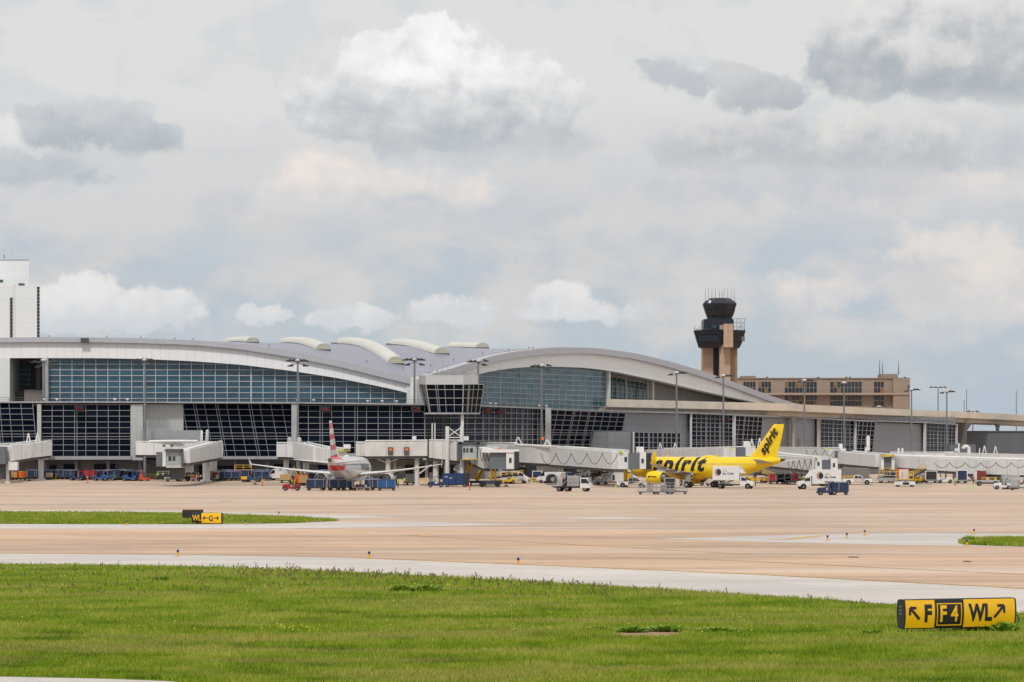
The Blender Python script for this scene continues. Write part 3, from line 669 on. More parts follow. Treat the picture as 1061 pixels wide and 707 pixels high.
# --- gate level
def bil(cs, u, v): return cs[0].lerp(cs[1], u).lerp(cs[3].lerp(cs[2], u), v)
GATEL = glass_mat('gate_glass_tilted', (.0022, .0040, .0100), (.0080, .013, .026), 1.05, .12)
def gate_glass(cs, fu, fv, name='glass_wall', gm=None, mm=None, mull=.10, proud=.12, parent=None):
    ga, ma = MB(), MB(); n = (cs[1] - cs[0]).cross(cs[3] - cs[0]).normalized()
    if n.y > 0: n = -n
    for i in range(len(fu) - 1):
        for j in range(len(fv) - 1):
            ga.add([bil(cs, fu[i], fv[j]) + n*RNG.uniform(-.01, .01), bil(cs, fu[i+1], fv[j]) + n*RNG.uniform(-.01, .01), bil(cs, fu[i+1], fv[j+1]) + n*RNG.uniform(-.01, .01), bil(cs, fu[i], fv[j+1]) + n*RNG.uniform(-.01, .01)],
                   [(0,1,2,3)], a=float(np.clip(RNG.normal(.4, .28), 0, 1)) + (RNG.random() if RNG.random() < .07 else 0))
    for i, u in enumerate(fu): ma.bar(bil(cs, u, 0), bil(cs, u, 1), mull * (1.25 if i in (0, len(fu)-1) else 1), proud + .05, n)
    for v in fv: ma.bar(bil(cs, 0, v), bil(cs, 1, v), mull, proud, n)
    g = ga.build(name, gm or GATEG, parent or term, attr=True, fix=False); ma.build('mullion_grid', mm or MULL, g); return g
def lsp(n, dbl=()):                                   # fractions with a few doubled bars, as in the photo
    f = [i / n for i in range(n + 1)]
    for d in dbl: f.append(min(.995, f[d] + .22 / n))
    return sorted(set(f))
def rowsn(h, pitch=1.2, dbl=True):
    n = max(3, round(h / pitch)); f = [i / n for i in range(n + 1)]
    if dbl and n >= 7: f.append(f[3] + .45/n)
    return sorted(f)
def sect(px0, px1, yt0, yt1, yb0, yb1, n, dbl=(), lean=0.0, skew=0.0, off=0.0, pitch=1.18, **k):
    D0, D1 = Dg(px0) + off, Dg(px1) + off
    bl, br = P(px0, yb0, D0), P(px1, yb1, D1); tl, tr = P(px0, yt0, D0 - lean), P(px1, yt1, D1 - lean)
    if skew: tl.x += skew; tr.x += skew
    return gate_glass([bl, br, tr, tl], lsp(n, dbl), rowsn(tl.z - bl.z, pitch), gm=GATEL if lean > 0 else None, **k)
sect(-60, 38.5, 417.5, 417.5, 470, 470, 8, (2, 5), lean=1.5, skew=-.9)
sect(42.5, 135.5, 419.5, 419.5, 473, 473, 8, (3,), off=-.8)
sect(187, 313, 418, 418.5, 473, 473, 11, (2, 4, 7), lean=1.6, skew=-1.9, off=2.2)
sect(307.5, 440, 420, 420.5, 470, 470, 11, (2, 5, 8), off=-.4)
sect(440, 500, 420.5, 421.5, 470, 468, 7, (2, 4))
sect(500, 567.5, 421.5, 424, 468, 466, 12, (3, 7))
sect(561, 640, 424.6, 428, 466, 465, 10, (3, 5), lean=2.0, skew=1.8, off=2.6)
for (a, c, t, bt) in ((38.4, 42.6, 418.5, 474), (302, 307.4, 418.5, 458), (565.0, 571, 422.6, 463)):
    D = Dg((a + c)/2) - (1.6 if a < 500 else 5); pbox('column', a, c, t, bt, D, 1.2, LGREYP if a < 300 else M('pale_column', (.36, .37, .38), .6), term)
pbox('wall_panel', 135.6, 148, 419, 477, 668.6, 3, LGREYP, term); pbox('wall_panel', 148.1, 190, 419, 448, 670.6, 3, LGREYP, term)
pbox('low_annex', 147, 208, 446, 464, 666.5, 5, M('annex_grey', (.27, .28, .285), .6), term)
# east wing: grey blocks and small curtain walls in turn
def wallq(name, px0, px1, yt0, yt1, yb0, yb1, mat, off=0.0, depth=6.0):
    D0, D1 = Dg(px0) + off, Dg(px1) + off; a, c = P(px0, yb0, D0), P(px1, yb1, D1); d, e = P(px0, yt0, D0), P(px1, yt1, D1)
    n = Vector((-(c-a).y, (c-a).x, 0)).normalized() * depth
    if n.y < 0: n = -n
    ln = math.hypot(c.x - a.x, c.y - a.y); mb = MB()                     # in its own frame so that the panel joints run true
    z0 = min(a.z, c.z)
    mb.hexa([(0,0,a.z-z0),(ln,0,c.z-z0),(ln,depth,c.z-z0),(0,depth,a.z-z0)], [(0,0,d.z-z0),(ln,0,e.z-z0),(ln,depth,e.z-z0),(0,depth,d.z-z0)])
    o = mb.build(name, mat, term); o.location = (a.x, a.y, z0); o.rotation_euler = (0, 0, math.atan2(c.y - a.y, c.x - a.x)); return o
wallq('wall_panel', 634, 716, 427.5, 428.7, 474, 474, GREYP, .6); wallq('low_annex', 630, 657, 447, 447.5, 474, 474, GREYP, -9, 9); sect(657, 704.5, 448, 449, 474, 474, 10, (3, 6), off=-9, pitch=1.1, mull=.11)
wallq('wall_panel', 657, 704, 446.8, 447.8, 474, 474, GREYP, -8.6, 8)
sect(716.5, 759, 429, 430.5, 474, 474, 9, (3, 6), off=-.6, pitch=1.1, mull=.11); sect(757, 786, 430.6, 432.5, 474, 474, 6, (2,), lean=1.2, skew=1.0, off=1.2, mull=.11)
wallq('wall_panel', 781, 846.5, 431.5, 434.5, 474, 474, GREYP, 1.2); sect(849, 884.5, 434.5, 436.5, 474, 474, 8, (3,), off=-.6, pitch=1.1, mull=.115); sect(882, 903, 436.3, 437.5, 474, 474, 5, (), lean=1.2, skew=1.0, off=1.2, mull=.11)
wallq('wall_panel', 899, 957, 437.5, 440, 474, 474, GREYP, 1.2); sect(959.5, 989.5, 438.5, 440.5, 474, 474, 8, (3,), off=-.6, pitch=1.1, mull=.115)
for (a, c, t) in ((714.8, 717, 428.6), (758.8, 762.4, 430), (846.4, 849, 433.8), (884.4, 887.4, 436.2), (956.6, 959.6, 437.8), (989.3, 992.3, 440), (655.6, 657.2, 447.5)):
    D = Dg((a + c)/2) - (10.2 if a < 660 else 1.6); pbox('column', a, c, t, 474, D, 1.6, M('pale_column2', (.46, .47, .49), .6), term)
pbox('wall_hatch', 822, 832, 455.5, 464, Dg(832) - 2.2, .5, M('hatch_grey', (.33, .34, .36), .6), term)
# flat roof of the gate level with its parapet rail
mb = MB(); gp_ = [-60, 100, 302, 440, 500, 571, 650, 716, 762, 848, 887, 958, 992]
yt_ = [417.2, 417.2, 417.8, 419.6, 421, 424, 427, 428.4, 430.2, 434, 436, 438.2, 440.2]
fr = [P(a, b_, Dg(a)) for a, b_ in zip(gp_, yt_)]
bkp = [Vector((q.x, q.y, 0)) + Vector((-6 if i < 4 else -34, 44, q.z - .2)) for i, q in enumerate(fr)]
for i in range(len(fr) - 1): mb.add([fr[i], fr[i+1], bkp[i+1], bkp[i]], [(0,1,2,3)])
mb.build('flat_roof', M('gate_roof_grey', (.16, .165, .175), .8), term)
mb = MB()
for a, c in zip(fr, fr[1:]): mb.bar(a + Vector((0,-1.9,.05)), c + Vector((0,-1.9,.05)), .30, 2.0, (0, 1, 0))
mb.build('parapet', SLABM, term)
mb = MB()
for a, c in zip(fr, fr[1:]):
    a = a + Vector((0, 1.0, 0)); c = c + Vector((0, 1.0, 0)); n_ = max(2, int((c-a).length / 4))
    for i in range(n_): q = a.lerp(c, i / n_); mb.tube(q, q + Vector((0,0,1.0)), .06, 4)
    mb.tube(a + Vector((0,0,1)), c + Vector((0,0,1)), .06, 4); mb.tube(a + Vector((0,0,.55)), c + Vector((0,0,.55)), .05, 4)
mb.build('roof_railing', DKGREY, term)
for px, D in ((46, 671), (59, 671), (119, 671), (132, 671), (308, 671), (325, 671), (381, 671), (396, 671), (411, 671), (508, 701), (514, 704), (559, 728), (566, 731)):
    q = P(px, float(np.interp(px, gp_, yt_)) - .2, D); MB().tube(q, q + Vector((0,0,.5)), .08, 5).ell(q + Vector((0,0,.6)), .34, .25, .2, 8, 4).build('roof_floodlight', M('lamp_white', (.62, .62, .62), .5), term)
# slab edges and the set-back ground storey
pbox('slab_edge', -60, 136, 473, 476.4, 668, 4, SLABM, term); pbox('slab_edge', 186, 303, 473.2, 476, 668, 4, SLABM, term); pbox('slab_edge', 303, 445, 470, 474, 668, 4, SLABM, term)
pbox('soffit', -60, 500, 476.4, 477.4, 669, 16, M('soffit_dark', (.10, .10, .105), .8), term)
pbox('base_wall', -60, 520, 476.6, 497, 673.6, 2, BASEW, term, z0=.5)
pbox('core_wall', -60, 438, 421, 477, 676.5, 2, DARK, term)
mb = MB(); q = [(Vector((X(a, Dg(a) + 7), Dg(a) + 7, .4)), Vector((X(a, Dg(a) + 7), Dg(a) + 7, Z(432 if a > 520 else 470, Dg(a))))) for a in (519, 571, 650, 716, 762, 848, 887, 958, 990)]
for (a, t), (c, u) in zip(q, q[1:]): mb.add([a, c, u, t], [(0,1,2,3)])
mb.build('base_wall', BASEW, term)
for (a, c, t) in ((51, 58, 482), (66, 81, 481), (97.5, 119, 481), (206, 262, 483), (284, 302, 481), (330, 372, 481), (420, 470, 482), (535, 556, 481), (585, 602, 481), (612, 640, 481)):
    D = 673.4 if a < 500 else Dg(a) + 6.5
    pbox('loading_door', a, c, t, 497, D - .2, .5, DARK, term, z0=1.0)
for (a, c, t, b_) in ((123, 130, 484.5, 490), (143, 146, 480, 486), (151, 155, 481, 486)): pbox('wall_sign', a, c, t, b_, 673.2, .3, M('pale_sign', (.33, .38, .36), .6), term)
mb = MB()
for px in range(-20, 520, 33): D = 671; mb.box(X(px, D) - .3, X(px, D) + .3, D, D + .6, .9, Z(476.4, D))
mb.build('ground_storey_columns', SLABM, term)
# red gate displays
for px, y in ((82, 423.5), (337, 424.2), (431, 424.4), (505, 426), (518.5, 426.6), (752, 435)):
    D = Dg(px) - 2.6; s = 5.0 if px < 600 else 3; o = pbox('gate_display', px - s, px + s, y - 3.2, y + 3.2, D, .6, DARK, term)
    mb = MB(); xx = X(px - s + 1.6, D); 
    for k in range(3):
        w_ = (X(px + s - 1.6, D) - xx) / 3; x0 = xx + k * w_ + .05; z0, z1 = Z(y + 1.6, D), Z(y - 1.4, D)
        for seg in random.sample(range(7), 5):
            b0 = [(x0, x0+w_*.8, z0, z0+.16), (x0, x0+w_*.8, (z0+z1)/2, (z0+z1)/2+.16), (x0, x0+w_*.8, z1-.16, z1), (x0, x0+.16, z0, (z0+z1)/2), (x0+w_*.8-.16, x0+w_*.8, z0, (z0+z1)/2), (x0, x0+.16, (z0+z1)/2, z1), (x0+w_*.8-.16, x0+w_*.8, (z0+z1)/2, z1)][seg]
            mb.box(b0[0], b0[1], D - .05, D - .01, b0[2], b0[3])
    mb.build('display_digits', RED_LED, o)
# ramp control cab that hangs over the gate level
Dc = 664.0
def oct_ring(pts, py, D0): return [P(px, py, D0 + d) for px, d in pts]
capr = [(434, 8), (441, 0), (480, 0), (495.5, 4), (495.5, 16), (434, 16)]
o = MB().loft([[P(px, 398.4, Dc + d) for px, d in capr], [P(px, 389.0, Dc + d) for px, d in capr]]).build('control_cab', panel_mat('cab_panels', (.47, .48, .49), 2.6, 1.0, .88, .06), term)
top_, bot_ = [(436.5, 8), (441.5, 0), (480, 0), (501, 7)], [(443.5, 9), (446, 2), (479, 2), (496.5, 9)]
for k, nc in ((0, 2), (1, 4), (2, 4)):
    cs = [P(bot_[k][0], 427.8, Dc + bot_[k][1]), P(bot_[k+1][0], 427.8, Dc + bot_[k+1][1]), P(top_[k+1][0], 398.4, Dc + top_[k+1][1]), P(top_[k][0], 398.4, Dc + top_[k][1])]
    gate_glass(cs, lsp(nc, (1,) if nc > 2 else ()), [0, .28, .52, .82, 1], 'cab_window', CABG, M('cab_mullion', (.46, .46, .46), .5), .085, .10, o)
MB().loft([[P(px, 429.4, Dc + d) for px, d in [(438, 8), (440, 1.0), (480, 1.0), (497.5, 8), (497.5, 16), (438, 16)]], [P(px, 427.8, Dc + d) for px, d in [(438, 8), (440, 1.0), (480, 1.0), (497.5, 8), (497.5, 16), (438, 16)]]]).build('cab_floor', SLABM, o)
MB().loft([[P(px, 427.7, Dc + d) for px, d in [(446.5, 10), (449, 3), (478, 3), (495, 10), (495, 15), (446.5, 15)]], [P(px, 398.5, Dc + d) for px, d in [(440, 9), (444, 2), (478, 2), (498, 9), (498, 15), (440, 15)]]]).build('cab_core', DARK, o)
pbox('cab_column', 477.5, 480.5, 429.4, 470, Dc + 2, .8, COLW, o)
pbox('cab_back_wall', 431.5, 441, 393, 419, Dc + 9, 8, panel_mat('cab_panels2', (.45, .46, .47), 2.6, 1.0, .88, .06), o)
mb = MB()
for i in range(46):
    q = P(random.uniform(442, 494), 389, Dc + random.uniform(1, 12)); h = random.uniform(.25, .9); mb.tube(q, q + Vector((0,0,h)), .05, 4)
    if random.random() < .4: mb.ell(q + Vector((0,0,h)), .22, .2, .16, 6, 3)
mb.tube(P(442, 386.8, Dc+.5), P(480, 386.8, Dc+.5), .05, 4); mb.tube(P(480, 386.8, Dc+.5), P(495, 386.8, Dc+5), .05, 4)
for px, h in ((448.5, 2.6), (458.5, 4.2), (464, 2.2)): q = P(px, 389, Dc + 5); mb.tube(q, q + Vector((0,0,h)), .04, 4)
mb.build('cab_antennas', M('antenna_grey', (.28, .28, .29), .5), o)
# --- elevated roadway behind the gate level
road = thing('elevated_road', 'beige elevated roadway on short piers behind the gate level', None); road['kind'] = 'structure'
RP = [(629.5, 775), (740, 812), (815, 838), (900, 905), (1010, 992), (1110, 1115), (1220, 1320)]
rq = [Vector((X(a, D), D, 0)) for a, D in RP]
mb, mg = MB(), MB()
for a, c in zip(rq, rq[1:]):
    n = Vector((-(c-a).y, (c-a).x, 0)).normalized(); n = n if n.y > 0 else -n
    for m_, z0, z1, f0, f1 in ((mb, 17.75, 19.6, 0, .4), (mg, 16.4, 17.75, .9, 12), (mg, 17.5, 17.74, .4, 13)):
        m_.hexa([a+n*f0+Vector((0,0,z0)), c+n*f0+Vector((0,0,z0)), c+n*f1+Vector((0,0,z0)), a+n*f1+Vector((0,0,z0))], [a+n*f0+Vector((0,0,z1)), c+n*f0+Vector((0,0,z1)), c+n*f1+Vector((0,0,z1)), a+n*f1+Vector((0,0,z1))])
mb.build('road_parapet', BEIGE, road); mg.build('road_girder', BEIGED, road)
for px in (642, 668, 700, 735, 763, 791, 822, 849, 876, 905, 932, 970, 1034):
    D = float(np.interp(px, [q[0] for q in RP], [q[1] for q in RP])) + 3.0; x = X(px, D); s = D / F
    MB().prism([(x - 2.6*s, 16.4), (x - 1.4*s, 14.9), (x - 1.4*s, .8), (x + 1.4*s, .8), (x + 1.4*s, 14.9), (x + 2.6*s, 16.4)], D, D + 1.6).build('pier', BEIGED, road)
MB().prism([(X(988, 985), 16.4), (X(993, 985), 14.0), (X(994, 985), .8), (X(1001, 985), .8), (X(1002, 985), 14.0), (X(1008, 985), 16.4)], 985, 988).build('pier', M('dark_pier', (.12, .11, .10), .8), road)
# --- other buildings
PLANT = thing('plant_building', 'dark grey ribbed building under the far end of the elevated road', 'building')
o = pbox('wall', 1000, 1130, 447.3, 480, 1010, 20, panel_mat('ribbed_dark', (.105, .112, .135), .9, 60, .8, .14, var=.05), PLANT, z0=.6)
pbox('roof_edge', 999.6, 1130, 446.6, 447.4, 1009.6, 20, DKGREY, PLANT)
# white hotel block at the west end
def turned(nm, px0, px1, py0, py1, D, dep, m, t):
    q = [Vector((X(px0, D), D, 8)), Vector((X(px1, D), D, 8)), Vector((X(px1, D) - dep * .62, D + dep, 8)), Vector((X(px0, D) - dep * .62, D + dep, 8))]; z = Z(py0, D)
    return MB().hexa(q, [Vector((a.x, a.y, z)) for a in q]).build(nm, m, t)
hot = thing('white_tower_block', 'white panelled tower block with narrow dark window strips behind the terminal', 'building')
WB = panel_mat('hotel_panels', (.68, .715, .735), 60, 3.3, .86, .10, var=.03)
for nm, a in (('wall', (-70, 30, 269, 300, 930, 30)), ('wall', (-70, 13.3, 294.6, 372, 905, 40)), ('wall', (16.3, 40.5, 296.2, 372, 903, 38))): turned(nm, a[0], a[1], a[2], a[3], a[4], a[5], WB, hot)
turned('wall', 13.2, 16.5, 295.2, 372, 906, 20, M('hotel_shade', (.50, .50, .52), .6), hot)  # greyer strip of the white wall, shade put into its colour
pbox('parapet', -70, 30.3, 268, 269, 929.7, .6, M('hotel_edge', (.55, .56, .57), .6), hot)
pbox('roof_vent', 19, 24, 293.6, 296.2, 906, 3, DKGREY, hot); pbox('roof_opening', -3, 3, 290, 292.5, 929.8, .4, DKGREY, hot)
q = P(4.5, 269, 935); MB().tube(q, q + Vector((0,0,1.4)), .12, 5).build('roof_mast', DKGREY, hot)
HW = M('hotel_window', (.012, .03, .045), .12, var=.3, scale=.5)
for (a, c, y0) in ((10.4, 12.8, 308.5), (38.4, 40.9, 297.2)):
    y = y0
    while y < 352: pbox('window', a, c, y, y + 3.0, 902.9 if a > 20 else 904.8, .6, HW, hot); y += 3.55
# control tower
tw = thing('control_tower', 'tan concrete control tower with dark glazed cab and antennas', 'tower')
TD = 1100.0; tc0 = 745.5; sT = F / TD
BLK = M('tower_dark', (.006, .011, .022), .4, var=.25, scale=.3); BLKG = M('tower_glass', (.010, .015, .022), .1, var=.3, ior=1.45)
def tring(hw, py, n=8, rot=math.pi/8, cx=tc0, dy=0.0):
    c = P(cx, py, TD + dy); r = hw / sT / math.cos(math.pi / n); return [c + Vector((r*math.cos(rot + 2*math.pi*i/n), r*math.sin(rot + 2*math.pi*i/n), 0)) for i in range(n)]
def tbox(nm, px0, px1, py0, py1, d0, d1, m, z0=None):
    x0, x1 = X(px0, TD), X(px1, TD); return MB().box(x0, x1, TD + d0, TD + d1, Z(py1, TD) if z0 is None else z0, Z(py0, TD)).build(nm, m, tw)
tbox('shaft', 728, 738.4, 358, 470, -3, 8, TAN, .8); tbox('shaft', 744.3, 755.3, 338, 470, -7, 8, TAN, .8); tbox('shaft', 755.2, 763.6, 358, 470, -2, 8, M('tan_precast_shaded', (.36, .25, .17), .85, var=.1), .8)  # right shaft: same concrete in a darker tan, its shade painted in
tbox('shaft', 747.6, 757.2, 337.2, 361, -11.6, 0, TAN)
tbox('stair_glazing', 738.2, 744.5, 356, 470, -1.5, 6, BLK, .8)
o = MB().loft([tring(20, 361), tring(22, 357.5), tring(26, 344.5), tring(26.6, 342.8)]).build('lower_gallery', BLK, tw)
MB().loft([tring(23.2, 355), tring(25.3, 348)]).build('gallery_window', BLKG, o)
MB().hexa([P(723.5,360.2,TD-8.5), P(746.4,360.2,TD-8.5), P(746.4,360.2,TD+6), P(723.5,360.2,TD+6)], [P(719,342.8,TD-10.5), P(747.8,342.8,TD-10.5), P(747.8,342.8,TD+6), P(719,342.8,TD+6)]).build('gallery_bay', BLK, tw)
pbox('bay_window', 724.5, 744.5, 347.5, 353.8, TD - 10.3, .5, BLKG, tw)
tbox('antenna_dish', 766, 769.5, 350, 355, -10.2, -9.5, M('dish_grey', (.12, .12, .13), .5))
tbox('equipment_level', 728.2, 759, 331.5, 343, -6, 9, BLK); tbox('blue_screen', 736, 741, 338, 341, -6.4, -6, M('blue_tint', (.01, .06, .10), .3))
o = MB().loft([tring(12.6, 331.7), tring(12.9, 329), tring(15.6, 321), tring(17.2, 316), tring(17.2, 315)]).build('cab', BLK, tw)
MB().loft([tring(13.6, 328.2), tring(15.9, 321.4)]).build('cab_window', BLKG, o)
MB().loft([tring(17.3, 315), tring(15.5, 313), tring(10.5, 309.4), tring(9.6, 309.2)]).build('cab_roof', BLK, o)
for px in (735.5, 752): MB().hexa([P(px-1.6,314.2,TD-4.6), P(px+1.6,314.2,TD-4.6), P(px+1.6,314,TD-4), P(px-1.6,314,TD-4)], [P(px-.8,311.3,TD-3.7), P(px+1.2,311.3,TD-3.7), P(px+1.2,311.2,TD-3), P(px-.8,311.2,TD-3)]).build('roof_hatch', M('hatch_white', (.5, .5, .52), .5), o)
for px, y0 in ((730.8, 298), (734, 298), (737.6, 299.5), (741.2, 298), (745.5, 300), (748.2, 301), (750.3, 298), (754, 299), (757.6, 298), (760.8, 299)):
    q = P(px, 313 if 736 < px < 756 else 315.6, TD + random.uniform(-2.5, 2.5)); t = q.copy(); t.z = Z(y0, TD); MB().tube(q, t, .16, 5, .09).build('antenna', M('antenna_pale', (.42, .42, .43), .5), tw)
mb = MB()
for px in (763.5, 767, 771.3):
    for d in (-3, 3): mb.tube(P(px, 343, TD + d), P(px, 330.2, TD + d), .12, 4)
for y in (330.4, 334.5, 338.8):
    for d in (-3, 3): mb.tube(P(760, y, TD + d), P(773.5 if y < 331 else 771.3, y, TD + d), .11, 4)
mb.tube(P(763.5, 342, TD-3), P(771.3, 334, TD-3), .1, 4); mb.build('steel_frame', M('frame_grey', (.25, .26, .28), .5), tw)
mb = MB()
for px in (720, 722.5, 725, 728, 732, 769, 771): mb.tube(P(px, 343, TD - 9), P(px, 340.4 - random.random()*2.5, TD - 9), .1, 4)
mb.tube(P(719, 341.4, TD - 10), P(748, 341.4, TD - 10), .07, 4); mb.build('gallery_railing', DKGREY, tw)
# brown office block
br = thing('office_block', 'brown concrete office block with rows of dark windows beside the control tower', 'building')
BD = 1250.0
pbox('wall', 764, 927, 392.2, 440, BD, 30, BROWN, br, z0=.8); pbox('wall', 925.5, 942.8, 392.0, 440, BD - 3, 30, BROWN, br, z0=.8)
for a in ((768.5, 783, 389.6, 392.4), (913, 930.5, 387.6, 392.4)): pbox('roof_room', a[0], a[1], a[2], a[3], BD + 3, 12, BROWN, br)
pbox('ledge', 764, 943, 407.2, 409.2, BD - 3.4, 3.3, M('brown_ledge', (.345, .27, .215), .85), br); pbox('parapet', 764, 943, 391.6, 392.6, BD - .4, 30, M('brown_cap', (.24, .17, .13), .85), br)
for k, px in enumerate((795, 848, 877, 881, 928, 938)): pbox('roof_vent', px - 1, px + 1, 390.6, 392, BD + 4, 2, DKGREY, br)
pbox('wall_emblem', 940.5, 942.6, 399.5, 403, BD - 3.3, .2, M('blue_emblem', (.05, .08, .2), .5), br)
OWIN = M('office_window', (.018, .022, .030), .10, var=.5, scale=.15, ior=1.6); CURT = M('office_curtain', (.20, .12, .05), .6, var=.3)
wide = [(770, 783, 4), (785.5, 799, 4), (813, 846.5, 9), (860, 893, 9), (905.5, 916, 3)]
for (a, c, n_) in wide:
    for (y0, y1) in ((395.8, 401.3), (402.1, 407), (410.4, 414.5), (415.7, 420.6)):
        if y0 > 409 and a < 784: continue
        for i in range(n_):
            w_ = (c - a) / n_; o = pbox('window', a + w_*(i + .08), a + w_*(i + .92), y0, y1, BD - .12, .3, CURT if random.random() < .08 else OWIN, br)
for px, y in ((911.5, 372.5), (914.5, 376), (931, 373.5)): q = P(px, 388, BD + 6); t = q.copy(); t.z = Z(y, BD); MB().tube(q, t, .2, 5, .08).build('roof_antenna', DKGREY, br)
# ================================================================ airliners (single-aisle twin, about 37.6 m long)
YEL = M('plane_yellow', (.86, .585, .003), .30, var=.10, coat=.25); SILV = M('plane_silver', (.44, .46, .48), .3, metal=.25, var=.07, coat=.2)
WINGG = M('wing_grey', (.42, .43, .45), .4, var=.08); WINGW = M('wing_pale', (.62, .63, .64), .35, var=.05); BLACK = M('black_paint', (.010, .010, .012), .4, var=.15)
TYRE = M('rubber', (.014, .014, .015), .85, var=.3); RIM = M('wheel_rim', (.42, .42, .43), .5, var=.15); PWIN = M('cabin_window', (.40, .36, .22), .3, var=.3); GEARM = M('gear_grey', (.30, .31, .32), .5)
FANM = M('fan_dark', (.02, .02, .022), .5); NOZ = M('nozzle_metal', (.24, .22, .20), .4, metal=.6); EXH = M('apu_dark', (.06, .06, .065), .6)
FUS = [(0,0,0,-.62),(.12,.22,.22,-.6),(.4,.55,.52,-.54),(1,.97,.93,-.42),(2,1.42,1.4,-.25),(3.5,1.8,1.84,-.09),(5.2,1.95,2.03,0),(7,1.975,2.07,0),(12,1.975,2.07,0),(18,1.975,2.07,0),(24,1.975,2.07,0),(26,1.93,1.98,.09),(28,1.79,1.78,.28),(30,1.54,1.5,.55),(32,1.22,1.2,.83),(34,.87,.9,1.1),(36,.52,.56,1.34),(37.2,.28,.30,1.48),(37.5,.2,.22,1.5)]
FA = np.array(FUS); FZ = 3.75; NOSE = 17.7
def fus(s): return [float(np.interp(s, FA[:,0], FA[:,k])) for k in (1, 2, 3)]
def fpt(s, y_or_z, side, lift=.02, byz=True):
    """point on the flank: s metres behind the nose at height z, side +1 port / -1 starboard"""
    w_, h_, dz = fus(s); z = max(-.97, min(.97, (y_or_z - FZ - dz) / h_)); return Vector((NOSE - s, side * (w_ * math.sqrt(1 - z*z) + lift), FZ + dz + h_*z))
def foil(le, chord, th, n=9, tw=0.0):
    """closed aerofoil in the x-z plane at leading edge le"""
    up = []; dn = []
    for i in range(n):
        x = .5 * (1 - math.cos(math.pi * i / (n-1))); t = 5*th*(.2969*math.sqrt(x)-.126*x-.3516*x*x+.2843*x**3-.1036*x**4)
        up.append(Vector((le.x - chord*x, le.y, le.z + chord*(t*1.1) + tw*x))); dn.append(Vector((le.x - chord*x, le.y, le.z - chord*t*.8 + tw*x)))
    return up + dn[-2:0:-1]
